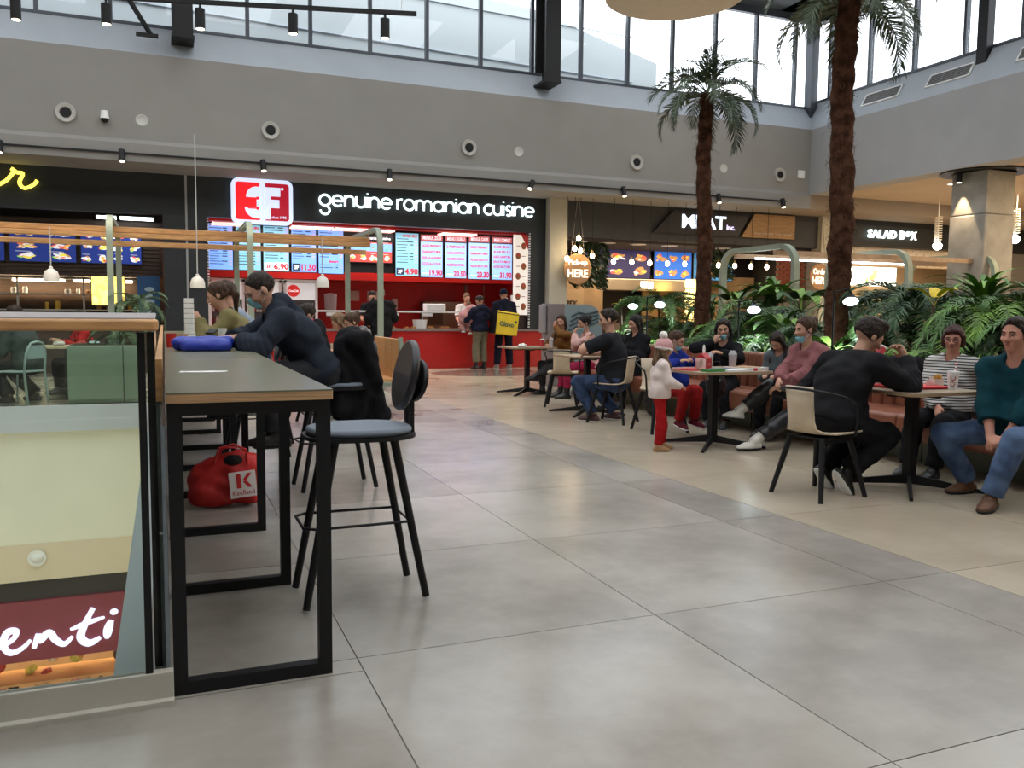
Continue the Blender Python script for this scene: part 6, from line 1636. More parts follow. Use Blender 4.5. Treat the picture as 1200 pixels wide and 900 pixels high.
    # ------------------------------------------------ hair and face
    if style:
        hc = max(cell, .008)
        L = {'long': .36, 'shoulder': .24, 'pony': .16, 'bun': .12, 'bob': .12, 'short': .10, 'buzz': .10, 'wavy': .14}[style]
        f = Field(Hc - (.24 if style == 'pony' else .16) - V3(0, 0, L if style in ('long', 'shoulder', 'pony') else 0), Hc + (.24 if style == 'pony' else .17), hc)
        if style in ('long', 'shoulder'): f.ax[0] = f.ax[0]
        g = {'buzz': .004, 'short': .011, 'wavy': .018}.get(style, .013) * hs
        f.ell(hp(-.014, 0, .033), [.098 * hs + g, .077 * hs + g * .6, .088 * hs + g * 1.2], HB, k=.02)
        f.cone(hp(-.04, 0, -.02), hp(-.045, 0, -.055), .058 * hs + g * .7, .045 * hs, k=.02)
        if style == 'short': f.ell(hp(.035, .01, .100), [.045 * hs, .045 * hs, .022 * hs], HB, k=.02)
        if style == 'wavy':
            for i in range(12): f.ell(hp(.045 - .03 * (i // 3), -.045 + .045 * (i % 3) + .01 * (i % 2), .112 + .008 * math.sin(i * 2) - .008 * (i // 6)), [.028 * hs] * 3, None, k=.012)
        f.wrinkle(.0022, 85, 2)
        f.cut(hp(.047 if fem else .041, 0, .022), nrm(hx * 1.7 - hz))
        f.cut(hp(.0, 0, -.034 if not fem else -.05), nrm(-hz - hx * .28))
        if style in ('long', 'shoulder'):
            dn = V3(0, 0, -1) * L * (.55 if child else 1)
            for q in (1, -1):
                f.cone(hp(.012, q * .058, .085), hp(.018, q * .084, .0), .024 * hs, .022 * hs, k=.02)
                f.cone(hp(.018, q * .084, .0), hp(-.005, q * .084, -.08), .020 * hs, .022 * hs, k=.02)
                e_ = hp(-.005, q * .088, -.08); f.cone(e_, e_ + dn * .75 + fwd * .05 + lat * q * .015, .026 * hs, .018, k=.02)
            f.cone(hp(-.06, 0, -.02), hp(-.075, 0, -.06) + dn * .7 - fwd * .02, .062 * hs, .055 * hs, k=.03)
        if style == 'bob':
            for q in (1, -1): f.cone(hp(0, q * .07, .02), hp(.005, q * .074, -.05), .030 * hs, .024 * hs, k=.02)
            f.cone(hp(.066, .04, .075), hp(.070, -.04, .070), .022 * hs, k=.02)
        if style == 'pony':
            b0 = hp(-.115, 0, .05); f.ell(b0, [.022] * 3, None, k=.01)
            f.cone(b0, b0 + V3(-.055, 0, -.07), .032, .032, k=.015); f.cone(b0 + V3(-.055, 0, -.07), b0 + V3(-.06, 0, -.25), .032, .012, k=.015)
        if style == 'bun': f.ell(hp(-.105, 0, .075), [.042, .045, .045], HB, k=.012)
        field_obj('hair', f, hairs[hair], t)
    if cell < .014:
        e = MB()
        for q in (1, -1): e.mi = 0; e.ball(hp(.0765, q * .031, .001), .0120 * hs, 10, (1, 1, .55))
        for q in (1, -1): e.mi = 1; e.ball(hp(.0840, q * .031, .001), .0060 * hs, 8, (1, 1, .85))
        e.build('eyes', [eye_w, eye_i], t)
        e = MB()
        for q in (1, -1): e.tube([hp(.078, q * .046, .003), hp(.0885, q * .034, .0095), hp(.0895, q * .024, .0085), hp(.085, q * .016, .002)], .0016 * hs, 5)
        for q in (1, -1): e.tube([hp(.084, q * .050, .020), hp(.0945, q * .034, .028), hp(.097, q * .014, .023)], .0042 * hs, 5)
        e.build('eyebrows', hairs[hair], t)
        if not mask:
            e = MB(); e.tube([hp(.082, .024, -.057), hp(.0925, .009, -.053), hp(.094, 0, -.0545), hp(.0925, -.009, -.053), hp(.082, -.024, -.057)], [.002, .0042, .0038, .0042, .002], 6)
            e.tube([hp(.083, .02, -.060), hp(.092, 0, -.0625), hp(.083, -.02, -.060)], [.002, .005, .002], 6)
            e.build('lips', lip_m, t)
    if mask:
        f = Field(Hc - .16, Hc + .14, .007); dz = -.055 if mask == 'chin' else 0.0
        f.cone(hp(.035, 0, -.005 + dz * .3), hp(.050, 0, -.078 + dz * .4), .064 * hs, .036 * hs, k=.02); f.cone(hp(.09, 0, -.02 + dz * .6), hp(.085, 0, -.05 + dz * .6), .026 * hs, .024 * hs, k=.02)
        f.cut(hp(0, 0, -.008 + dz), hz); f.cut(hp(.035, 0, 0), -hx); f.cut(hp(0, 0, -.108 + dz * .3), -hz)
        o = field_obj('face_mask', f, mask_m if mask != 'black' else mat('mask_black', (.02, .02, .02), .8), t)
        e = MB()
        for q in (1, -1):
            e.tube([hp(.045, q * .062, -.02 + dz), hp(.01, q * .078, .012), hp(-.012, q * .079, -.005), hp(.0, q * .078, -.03), hp(.045, q * .060, -.065 + dz * .5)], .0018, 5)
        e.build('ear_loops', white_plastic, t)
    if glasses:
        e = MB()
        for q in (1, -1): e.tube([hp(.104 + .0 * a, q * .032 + .024 * math.cos(a), -.002 + .016 * math.sin(a)) for a in [i * PI / 6 for i in range(13)]], .0022, 5, caps=False)
        e.tube([hp(.106, .009, .004), hp(.108, 0, .006), hp(.106, -.009, .004)], .002, 5)
        for q in (1, -1): e.tube([hp(.100, q * .055, .004), hp(.0, q * .082, .006)], .002, 5)
        e.build('glasses', mat('glasses_brown', (.06, .03, .03), .3), t)
    if hat == 'bobble':
        f = Field(Hc - .17, Hc + .19, .008); f.ell(hp(-.012, 0, .045), [.124 * hs, .104 * hs, .118 * hs], HB, k=.01); f.cut(hp(.0, 0, .012), nrm(-hz * 1 + hx * .25))
        X, Y, Z = f.pts((slice(None),) * 3); ang = np.arctan2((Y - Hc[1]), (X - Hc[0])); f.F += (.002 * np.sin(ang * 34)).astype(np.float32)
        o = field_obj('knitted_hat', f, mat('knit_pink', (.62, .33, .33), .9, var=.1, bump=.5, bscale=120), t)
        f = Field(Hc - .19, Hc + .19, .008); f.ell(hp(-.008, 0, .016), [.131 * hs, .110 * hs, .030], HB, k=.01); f.cut(hp(0, 0, .040), hz); r_ = field_obj('hat_brim', f, mat('knit_white', (.75, .66, .62), .9, bump=.4, bscale=120), t)
        mb = MB(); mb.ball(hp(-.045, 0, .185), .042, 14); p_ = mb.build('pompom', mat('pompom_fluff', (.8, .74, .68), 1, bump=1, bscale=90), t)
    if hat == 'beanie':
        f = Field(Hc - .17, Hc + .17, .012); f.ell(hp(-.012, 0, .045), [.112 * hs, .09 * hs, .095 * hs], HB, k=.01); f.cut(hp(.0, 0, .012), nrm(-hz * 1 + hx * .25)); field_obj('knitted_hat', f, cloth('beanie', (.008, .01, .025)), t)
    if hat == 'cap':
        f = Field(Hc - .17, Hc + .19, .012); f.ell(hp(-.012, 0, .045), [.108 * hs, .086 * hs, .085 * hs], HB, k=.01); f.cone(hp(.09, .03, .06), hp(.13, 0, .055), .03, .03, k=.01, flat=(hz, .3)); f.cut(hp(.0, 0, .035), -hz); field_obj('cap', f, cloth('cap', (.01, .01, .012)), t)
    J_ = dict(N=N, P=P, C=C, Hc=Hc, hp=hp, A=A, Lg=Lg, up=up, fwd=fwd, lat=lat)
    PEOPLE.append((t, J_))
    return t, J_
# ================================================================ WHO IS THERE
navy = cloth('navy_hoodie', (.022, .028, .040)); blk = cloth('black', (.010, .010, .012)); blk2 = cloth('black_knit', (.012, .012, .014))
jeans = cloth('jeans', (.035, .055, .11), var=.3); jeans_b = mat('cloth_bright_jeans', (.03, .06, .14), .85, var=.55, vscale=7, bump=.3, bscale=160, col2=(.085, .14, .25)); greyt = cloth('charcoal_trousers', (.03, .032, .036))
red_t = cloth('red_joggers', (.36, .012, .014)); wht = cloth('cream_jumper', (.74, .62, .58)); olive = cloth('olive_jumper', (.19, .16, .07)); teal = cloth('teal_jumper', (.005, .036, .048))
mauve = cloth('mauve_jumper', (.24, .095, .10)); brownj = cloth('brown_top', (.17, .075, .022)); pinkj = cloth('pink_top', (.55, .33, .30)); puffm = mat('puffer_brown', (.045, .038, .038), .5, var=.15, sheen=.1)
white_l = mat('white_leather', (.66, .63, .56), .45); tan_l = mat('tan_suede', (.36, .21, .10), .85); brown_l = mat('brown_leather_shoe', (.11, .045, .018), .5); black_l = mat('black_leather', (.012, .012, .012), .4)
white_sole = mat('white_sole', (.75, .74, .72), .6)
m_ = bpy.data.materials.new('cloth_stripes'); m_.use_nodes = True; nt = m_.node_tree; bs = nt.nodes['Principled BSDF']; bs.inputs['Roughness'].default_value = .9
tc = nt.nodes.new('ShaderNodeTexCoord'); wv = nt.nodes.new('ShaderNodeTexWave'); wv.bands_direction = 'Z'; wv.inputs['Scale'].default_value = 13; wv.inputs['Distortion'].default_value = .6; wv.inputs['Detail Scale'].default_value = .4
nt.links.new(tc.outputs['Object'], wv.inputs['Vector']); rp = nt.nodes.new('ShaderNodeValToRGB'); rp.color_ramp.interpolation = 'CONSTANT'; rp.color_ramp.elements[0].color = (.52, .50, .47, 1); rp.color_ramp.elements[1].position = .62; rp.color_ramp.elements[1].color = (.03, .03, .035, 1)
nt.links.new(wv.outputs['Fac'], rp.inputs['Fac']); nt.links.new(rp.outputs['Color'], bs.inputs['Base Color']); stripes = m_

# --- the man at the bar table, facing left, leaning on his forearms
bar, J = person('man in a navy hoodie and blue face mask leaning over the bar table', (.41, 4.42, 0), 180, h=1.78, pelvis=.86, lean=41, neck=22, head=(12, 28, 0),
    hands={'L': (.60, .10, 1.11), 'R': (.64, -.12, 1.10)}, elbows={'L': (-.3, .8, -.3), 'R': (-.2, -.9, -.2)}, hdir={'L': ((1, -.3, -.1), (0, -.3, -1), .5), 'R': ((1, .35, -.1), (0, .5, -1), .6)},
    feet={'L': (.34, .12, .36, 0), 'R': (.28, -.14, .30, 0)}, hair='dark', style='buzz', top=navy, top_kind='jacket', hood=True, bottom=greyt, shoes=black_l, mask='full', cell=.0075, sleeve=.72, loose=.020, build=1.05, skin='fair')
# --- olive jumper and her neighbour farther along the bar
person('woman in an olive jumper with a brown ponytail holding a phone', (.07, 6.0, 0), 172, h=1.60, pelvis=.83, lean=26, head=(0, 18, 0), hands={'L': (.42, .12, 1.22), 'R': (.45, -.10, 1.18)},
    hdir={'L': ((1, -.1, .6), (0, -.8, -.2), .7), 'R': ((1, .2, .3), (0, .6, -1), .7)}, feet={'L': (.2, .1, .36), 'R': (.2, -.1, .36)}, fem=True, hair='brown', style='pony', top=olive, bottom=blk, shoes=black_l, shoe_kind='boot', cell=.010, loose=.01)
person('person with brown hair half hidden beyond the woman in the olive jumper', (.20, 6.75, 0), 178, h=1.66, pelvis=.84, lean=28, head=(0, 20, 0), hands={'L': (.5, .15, 1.1), 'R': (.5, -.15, 1.1)},
    feet={'L': (.2, .1, .36), 'R': (.2, -.1, .36)}, hair='brown', style='wavy', top=cloth('pale_blue', (.25, .30, .36)), bottom=jeans, shoes=black_l, cell=.014)
# --- people at the sage framed bench further back
person('woman in a dark brown puffer jacket near the pergola post', (1.72, 9.0, 0), 185, h=1.66, pelvis=.50, lean=12, head=(0, 22, 0), hands={'L': (.45, .15, .80), 'R': (.42, -.15, .80)},
    feet={'L': (.5, .12, 0), 'R': (.45, -.12, 0)}, fem=True, hair='brown', style='bun', top=puffm, puff=1, hood=True, bottom=blk, shoes=black_l, cell=.012, loose=.025)
person('woman with brown hair looking down, left of the woman in the puffer jacket', (1.72, 9.75, 0), 185, h=1.66, pelvis=.50, lean=14, head=(0, 30, 0), hands={'L': (.45, .15, .8), 'R': (.42, -.15, .8)},
    feet={'L': (.5, .12, 0), 'R': (.45, -.12, 0)}, fem=True, hair='light', style='shoulder', top=blk, bottom=blk, shoes=black_l, cell=.013)
person('person in a black hooded jacket just behind the man in the navy hoodie', (1.05, 8.2, 0), 190, h=1.75, pelvis=.56, lean=14, head=(0, 20, 0), hands={'L': (.45, .15, .85), 'R': (.42, -.15, .85)},
    feet={'L': (.5, .12, 0), 'R': (.45, -.12, 0)}, hair='dark', style='short', top=blk, hood=True, bottom=blk, shoes=black_l, cell=.013, loose=.02)
# --- queue at the red counter
person('man in a long black coat and navy trousers standing at the red counter', (3.72, 16.35, 0), 90, h=1.76, pelvis=.96, lean=3, head=(0, 10, 0), hands={'L': (.25, .22, 1.05), 'R': (.25, -.22, 1.05)},
    feet={'L': (0, .11, 0), 'R': (0.02, -.11, 0)}, hair='grey', style='buzz', top=blk, top_kind='jacket', top_len=.18, bottom=cloth('navy_trousers', (.02, .025, .07)), shoes=brown_l, cell=.014, loose=.03, build=1.1)
person('masked cook in black with a black cap behind the red counter', (3.95, 18.3, 0), -90, h=1.74, pelvis=.95, lean=3, head=(10, 8, 0), hands={'L': (.3, .2, 1.05), 'R': (.3, -.2, 1.05)}, hair='dark', style='short', hat='cap', mask='black',
    top=blk, top_kind='short', bottom=blk, shoes=black_l, cell=.014)
person('cook in a white shirt behind the red counter, partly hidden by the baby', (6.30, 18.3, 0), -90, h=1.74, pelvis=.95, lean=8, head=(5, 18, 0), hands={'L': (.35, .2, 1.0), 'R': (.35, -.2, 1.0)}, hair='light', style='short',
    top=cloth('white_shirt', (.6, .58, .55)), top_kind='short', bottom=blk, shoes=black_l, cell=.014)
w_, JW = person('woman in a navy top and khaki trousers holding a baby at the red counter', (5.98, 16.30, 0), 112, h=1.62, pelvis=.90, lean=0, head=(10, 15, 0), hands={'L': (.30, .12, 1.12), 'R': (.28, -.06, .98)}, elbows={'L': (-.2, .8, -.4), 'R': (-.3, -.8, -.4)},
    feet={'L': (0, .12, 0), 'R': (0, -.12, 0)}, fem=False, hair='dark', style='short', top=cloth('navy_top', (.012, .014, .03)), hood=True, bottom=cloth('khaki', (.16, .14, .09)), shoes=black_l, shoe_kind='boot', cell=.014, loose=.02, build=1.15)
person('baby in a pink hooded suit held by the woman in khaki trousers', (5.74, 16.38, 0), 120, h=.80, pelvis=1.12, lean=4, head=(-60, 5, 0), hands={'L': (.12, .14, 1.28), 'R': (.05, -.18, 1.26)}, feet={'L': (.10, .05, .84), 'R': (.02, -.08, .80)},
    hair='light', style='short', child=True, top=cloth('baby_pink', (.52, .27, .27)), hood=True, bottom=cloth('baby_pink'), shoes=white_l, cell=.012, loose=.02, build=1.3)
person('courier in a navy knitted hat carrying the yellow delivery bag', (6.62, 16.45, 0), 85, h=1.80, pelvis=.98, lean=4, head=(0, 15, 0), hands={'L': (.3, .18, 1.1), 'R': (.3, -.18, 1.1)},
    feet={'L': (-.02, .17, 0), 'R': (.02, -.15, 0)}, hair='dark', style='buzz', hat='beanie', top=cloth('courier_navy', (.012, .014, .028)), hood=True, bottom=cloth('courier_trousers', (.012, .013, .024)), shoes=mat('grey_trainer', (.25, .24, .22), .6), sole=white_sole, cell=.014, loose=.025)
# --- people along the bench, far to near
person('woman with long brown hair in a mustard top, farthest along the bench', (5.42, 10.75, 0), 196, h=1.62, pelvis=.50, lean=8, head=(28, 4, 0), hands={'L': (.26, .05, 1.08), 'R': (.30, -.12, .78)}, elbows={'L': (.1, .9, -.6), 'R': (-.2, -.8, -.4)},
    hdir={'L': ((-.1, -.4, 1), (-1, 0, 0), .9)}, feet={'L': (.82, .18, .22, 0, -10), 'R': (.45, -.02, 0)}, knees={'L': (1, .1, .8), 'R': (1, -.1, .3)}, fem=True, hair='brown', style='long', top=brownj, bottom=cloth('grey_black', (.035, .035, .037)), shoes=black_l, shoe_kind='boot', cell=.0105)
person('woman in a pale pink top with a black bun and a lowered blue mask', (5.48, 9.85, 0), 168, h=1.64, pelvis=.50, lean=14, head=(8, 10, 0), hands={'L': (.32, .03, .98), 'R': (.28, -.12, .86)}, elbows={'L': (0, .9, -.6), 'R': (-.1, -.8, -.5)},
    hdir={'L': ((-.2, 0, 1), (-1, -.2, 0), .8)}, feet={'L': (.45, .1, 0), 'R': (.5, -.12, 0)}, fem=True, hair='black', style='bun', mask='chin', top=pinkj, bottom=cloth('raspberry', (.3, .02, .06)), shoes=black_l, shoe_kind='boot', cell=.0105)
tee, JT = person('man in a black t-shirt with his back to the camera at the middle table', (4.36, 7.12, 0), 118, h=1.80, pelvis=.50, lean=10, twist=12, head=(38, 8, 0), hands={'L': (.34, .14, .96), 'R': (.48, -.16, .80)}, elbows={'L': (.1, 1.0, -.5), 'R': (-.1, -.9, -.3)},
    hdir={'L': ((.3, -.6, .8), (-.6, -.6, -.2), .7)}, feet={'L': (.22, .16, 0, 10), 'R': (.12, -.18, 0, -10)}, knees={'L': (1, .3, .5), 'R': (1, -.2, .4)}, hair='dark', style='short', top=cloth('black_tee', (.016, .017, .020)), top_kind='short', bottom=jeans, shoes=mat('maroon_trainer', (.06, .02, .02), .6), sole=white_sole, cell=.009, build=1.12, loose=.006)
person('woman in black with straight black hair behind the man in the t-shirt', (5.50, 8.52, 0), 190, h=1.64, pelvis=.50, lean=6, head=(-5, 12, 0), hands={'L': (.35, .1, .78), 'R': (.35, -.1, .78)}, feet={'L': (.4, .1, 0), 'R': (.45, -.1, 0)},
    fem=True, hair='black', style='long', top=blk, collar=True, bottom=blk, shoes=black_l, shoe_kind='boot', cell=.010, loose=.015)
girl, JG = person('little girl in a pink bobble hat and red trousers standing at the table', (3.72, 5.15, 0), -18, h=1.00, pelvis=.545, lean=2, head=(10, 10, 0), hands={'L': (.20, .06, .62), 'R': (.19, -.07, .62)}, elbows={'L': (-.6, .6, -.6), 'R': (-.6, -.6, -.7)},
    feet={'L': (.05, .07, 0, 0), 'R': (-.02, -.07, 0, -5)}, hair='light', style='shoulder', hat='bobble', child=True, top=wht, top_len=.02, bottom=red_t, shoes=tan_l, sole=tan_l, shoe_kind='boot', cell=.0075, loose=.006, build=1.0, fem=True)
boy, JB = person('boy with short brown hair in red trousers sitting at the end of the table', (4.46, 6.18, 0), -72, h=1.30, pelvis=.50, lean=10, head=(22, 22, 0), hands={'L': (.25, .10, .80), 'R': (.27, -.12, .80)}, elbows={'L': (-.2, .8, -.4), 'R': (-.2, -.8, -.4)},
    feet={'L': (.30, .10, .10, 10, 10), 'R': (.26, -.10, .10, -8, 12)}, hair='brown', style='short', child=True, mask='chin', top=cloth('boy_blue', (.015, .03, .22)), bottom=cloth('boy_red', (.30, .015, .015)), shoes=cloth('boy_trainer', (.13, .02, .03)), sole=white_sole, cell=.008, loose=.012, build=1.15)
lh, JL = person('woman with long black hair and sunglasses on her head biting her hand', (5.52, 6.62, 0), 222, h=1.64, pelvis=.46, lean=4, head=(8, 6, 3), hands={'L': (.42, .06, .86), 'R': (.19, -.07, .98)}, elbows={'L': (-.1, .9, -.5), 'R': (.2, -1, -.4)},
    hdir={'R': ((-.15, .35, 1), (-1, .2, .1), 1.0)}, feet={'L': (.55, .15, 0), 'R': (.5, -.05, 0)}, fem=True, hair='black', style='long', mask='chin', top=blk, collar=True, bottom=blk, shoes=mat('black_trainer', (.02, .02, .022), .5), sole=white_sole, cell=.0085, loose=.008)
dg, JD = person('girl with long dark hair looking down beside the woman in mauve', (5.50, 5.52, 0), 205, h=1.36, pelvis=.50, lean=16, head=(-8, 38, 0), hands={'L': (.30, .08, .66), 'R': (.30, -.08, .66)}, feet={'L': (.35, .08, .03), 'R': (.38, -.08, .03)},
    fem=True, hair='dark', style='long', top=cloth('grey_denim', (.09, .11, .12)), bottom=blk, shoes=black_l, cell=.009, child=True, loose=.012)
mv, JM = person('woman in a mauve jumper with a bun and crossed legs in white boots', (5.30, 4.78, 0), 174, h=1.68, pelvis=.50, lean=15, twist=10, head=(0, 6, 0), hands={'L': (.45, .02, .62), 'R': (.48, .05, .68)}, elbows={'L': (-.1, .8, -.6), 'R': (-.1, -.8, -.6)},
    hdir={'L': ((.6, -.5, -.4), (0, -.5, -1), .6), 'R': ((.5, .5, -.6), (-.2, .6, -1), .6)}, feet={'L': (.72, .02, 0, 0), 'R': (.74, -.22, .27, 12, -8)}, knees={'L': (1, .05, .3), 'R': (1, -.1, .9)},
    fem=True, hair='brown', style='bun', mask='chin', top=mauve, hood=False, bottom=mat('black_leather_trousers', (.014, .014, .016), .4), shoes=white_l, shoe_kind='boot', sole=mat('sole_black', (.02, .02, .02), .7), cell=.0085, loose=.015)
bm, JK = person('man in a black jumper bent over the nearest cafe table, eating', (3.84, 3.05, 0), 5, h=1.80, pelvis=.52, lean=31, neck=28, head=(-22, 30, 0), hands={'L': (.30, .16, .70), 'R': (.60, -.16, .99)}, elbows={'L': (-.3, .6, -.5), 'R': (.3, -.6, -1)},
    hdir={'L': ((.6, 0, -.6), (0, -.6, -.5), .6), 'R': ((-.1, .5, .8), (-.8, .3, 0), .9)}, feet={'L': (.14, .13, .06, 5, 50), 'R': (.10, -.10, .07, -12, 55)}, knees={'L': (1, .1, .1), 'R': (1, -.15, .1)},
    hair='dark', style='wavy', top=blk2, bottom=blk, shoes=black_l, sole=white_sole, cell=.008, build=1.15, loose=.02)
sp, JS = person('woman with short auburn hair and glasses in a black and white striped top', (5.52, 3.42, 0), 196, h=1.58, pelvis=.47, lean=4, head=(16, 4, 0), hands={'L': (-.16, .56, .86), 'R': (.30, .02, .56)}, elbows={'L': (-.3, .3, -.9), 'R': (-.2, -.9, -.5)},
    hdir={'R': ((.6, .3, -.6), (0, .6, -1), .5)}, feet={'L': (.5, .1, 0), 'R': (.5, -.12, 0)}, fem=True, hair='auburn', style='bob', glasses=True, top=stripes, bottom=blk, shoes=black_l, skin='rosy', cell=.008, build=1.15, loose=.012)
tl_, JX = person('man in a teal jumper and blue jeans with clasped hands at the right edge', (5.00, 2.38, 0), 190, h=1.74, pelvis=.49, lean=17, head=(-2, 0, 0), hands={'L': (.40, .03, .40), 'R': (.42, -.0, .37)}, elbows={'L': (-.1, .9, -.5), 'R': (-.1, -.9, -.5)},
    hdir={'L': ((.5, -.7, -.4), (-.2, -.3, -1), .9), 'R': ((.5, .7, -.3), (-.2, .3, -1), .9)}, feet={'L': (.50, .06, 0, 12), 'R': (.08, -.34, 0, -12)}, knees={'L': (1, .35, .6), 'R': (1, -.9, .4)},
    hair='dark', style='short', skin='rosy', top=teal, top_kind='long', sleeve=.55, bottom=jeans_b, shoes=brown_l, cell=.008, build=1.18, loose=.010)
# --- beyond the void, left edge, and heads in the background
person('person in a dark grey green jacket seated beyond the glass at the left edge', (-2.38, 11.6, 0), 150, h=1.75, pelvis=.52, lean=16, head=(0, 15, 0), hands={'L': (.4, .2, .8), 'R': (.4, -.2, .8)}, feet={'L': (.2, .15, 0), 'R': (.1, -.25, 0)},
    hair='dark', style='short', top=cloth('grey_green', (.045, .058, .055)), top_kind='jacket', top_len=.06, bottom=greyt, shoes=black_l, cell=.013, loose=.035, build=1.1)
person('dark haired person in red seated behind the small palm at the left', (-1.75, 12.9, 0), 200, h=1.62, pelvis=.50, lean=10, head=(0, 10, 0), hands={'L': (.4, .15, .8), 'R': (.4, -.15, .8)}, feet={'L': (.4, .12, 0), 'R': (.4, -.12, 0)},
    hair='black', style='short', top=cloth('red_top', (.4, .02, .02)), bottom=blk, shoes=black_l, cell=.015)
person('balding person bent forward among the plants left of the near trunk', (10.2, 9.6, 0), 200, h=1.75, pelvis=1.0, lean=18, head=(0, 10, 0), hands={'L': (.35, .15, 1.1), 'R': (.35, -.15, 1.1)}, hair='grey', style='buzz', top=blk, bottom=blk, shoes=black_l, cell=.014)
# ================================================================ SMALL THINGS
def Mrot(p, a): return Matrix.Translation(p) @ Matrix.Rotation(a, 4, 'Z')
# coat over the back of the second bar stool
f = Field((.36, 4.05, .35), (1.05, 4.95, 1.32), .010)
f.cone((.62, 4.32, 1.10), (.62, 4.60, 1.10), .075, k=.05); f.cone((.63, 4.45, 1.06), (.66, 4.45, .56), .125, .165, k=.05, flat=(V3(0, 1, 0), .95)); f.cone((.70, 4.38, .98), (.83, 4.34, .54), .075, .065, k=.03)
f.cone((.54, 4.36, 1.05), (.52, 4.32, .60), .065, .07, k=.03); f.cone((.70, 4.34, 1.10), (.78, 4.30, .80), .06, .05, k=.03); f.wrinkle(.005, 30, 4)
X, Y, Z_ = f.pts((slice(None),) * 3); f.F += (.008 * np.sin(55 * X + 18 * Y + 5 * np.sin(7 * Z_)) * np.clip((1.15 - Z_) * 3, 0, 1)).astype(np.float32); f.cut((0, 0, .50), V3(0, 0, -1))
co_ = field_obj('coat', f, blk, None); tag(co_, 'black winter coat hung over the back of the second bar stool', 'coat')
# red shopping bag
f = Field((-.62, 3.75, 0), (.02, 4.45, .50), .010)
f.cone((-.44, 4.08, .09), (-.14, 4.08, .09), .085, k=.03, flat=(V3(0, 1, 0), .9)); f.cone((-.40, 4.08, .12), (-.17, 4.10, .26), .11, .10, k=.05, flat=(V3(0, 1, 0), .75)); f.cone((-.44, 4.1, .20), (-.16, 4.1, .24), .085, k=.05, flat=(V3(0, 1, 0), .8)); f.cone((-.36, 4.1, .26), (-.20, 4.1, .31), .07, .05, k=.05)
f.wrinkle(.007, 30, 2); f.cut((0, 0, .012), V3(0, 0, -1))
bg = field_obj('shopping_bag', f, mat('bag_red', (.55, .018, .015), .5, var=.1, bump=.15), None); tag(bg, 'bright red shopping bag lettered Kaufland under the bar table', 'bag')
MB().tube([(-.36, 4.03, .30), (-.33, 4.02, .40), (-.24, 4.02, .42), (-.16, 4.03, .38), (-.15, 4.03, .28)], .009, 6).tube([(-.34, 4.14, .30), (-.30, 4.15, .38), (-.22, 4.15, .38), (-.18, 4.14, .30)], .009, 6).build('handle', mat('bag_red'), bg)
MB().ball((-.24, 4.06, .31), .06, 10, (1.2, 1, .7)).build('dark_contents', black_metal, bg)
Mb = Matrix.Translation((-.265, 3.962, .07)) @ Matrix.Rotation(math.radians(4), 4, 'Z') @ Matrix.Rotation(PI / 2 - .12, 4, 'X') @ Matrix.Rotation(math.radians(4), 4, 'Z')
lb = MB().box(0, .17, 0, .17, 0, .004, Mb).build('label_patch', mat('label_white', (.72, .66, .62), .6), bg, smooth=0)
k_ = MB()
k_.mi = 0; k_.prism([(.045, .062), (.045, .155), (.075, .155), (.075, .062)], .004, .006, Mb); k_.prism([(.085, .112), (.118, .155), (.145, .155), (.108, .108)], .004, .006, Mb); k_.prism([(.085, .104), (.108, .108), (.145, .062), (.118, .062)], .004, .006, Mb)
k_.build('red_mark', mat('bag_red'), bg, smooth=0)
o = link_mesh('lettering', text_me('Kaufland', .14, .032, .002, mat('letter_red', (.45, .03, .03), .6)), bg); o.matrix_world = Mb @ Matrix.Translation((.015, .016, .004))
# on the near bar table
f = Field((-.66, 3.95, 1.03), (-.16, 4.45, 1.2), .008); f.cone((-.55, 4.2, 1.075), (-.26, 4.2, 1.085), .055, .050, k=.03, flat=(V3(0, 0, 1), .9)); f.cone((-.50, 4.12, 1.06), (-.28, 4.12, 1.06), .05, k=.03); f.wrinkle(.003, 40, 1); f.cut((0, 0, 1.032), V3(0, 0, -1))
o = field_obj('blue_bag', f, mat('cloth_royal', (.01, .03, .33), .5, bump=.2), None); tag(o, 'crumpled royal blue bag lying on the bar table by the man in the hoodie', 'bag')
o = MB().prism([(-.10, -.03), (.02, -.05), (.09, -.035), (.10, .01), (.04, .03), (-.02, .02), (-.09, .04)], 0, .003).build('paper_scrap', mat('paper_white', (.8, .8, .78), .6), None, (-.49, 2.12, 1.031)); tag(o, 'torn white paper scrap on the near bar table', 'paper')
t = empty('cup_tower', (-.46, 5.35, 1.03), 0, 'tall white stack of paper cups on the bar table under the bell lamp', 'cups')
for k in range(9): MB().prism(rrect(.076 - .0008 * k, .076 - .0008 * k, .012), k * .040 + .002, k * .040 + .038).build('cup', mat('tower_white', (.82, .8, .74), .5), t)
MB().prism(rrect(.1, .1, .02), 0, .004).build('base', white_plastic, t)
for i, (x, y, w, h, c, l) in enumerate(((-.60, 4.75, .05, .10, (.5, .02, .02), 'small red cup on the bar table beside the rail'), (-.52, 4.95, .06, .09, (.5, .27, .12), 'wooden topped jar at the end of the handrail'), (-.36, 4.9, .12, .05, (.68, .66, .6), 'white food box on the bar table behind the blue bag'), (-.20, 5.6, .05, .12, (.6, .6, .58), 'white cup in front of the woman in the olive jumper'))):
    tub('cup', x, y, 1.03, w * 1.4, h, mat('cupc%d' % i, c, .5), l, 'cup')
f = Field((-.45, 4.7, 1.03), (-.15, 5.2, 1.15), .009); f.ell((-.36, 5.05, 1.06), (.08, .09, .035), k=.01); f.ell((-.30, 4.9, 1.055), (.06, .06, .03), k=.01); f.wrinkle(.008, 60, 1)
o = field_obj('napkins', f, mat('napkin_pale', (.5, .66, .66), .8), None); tag(o, 'crumpled pale napkins on the bar table behind the blue bag', 'napkin')
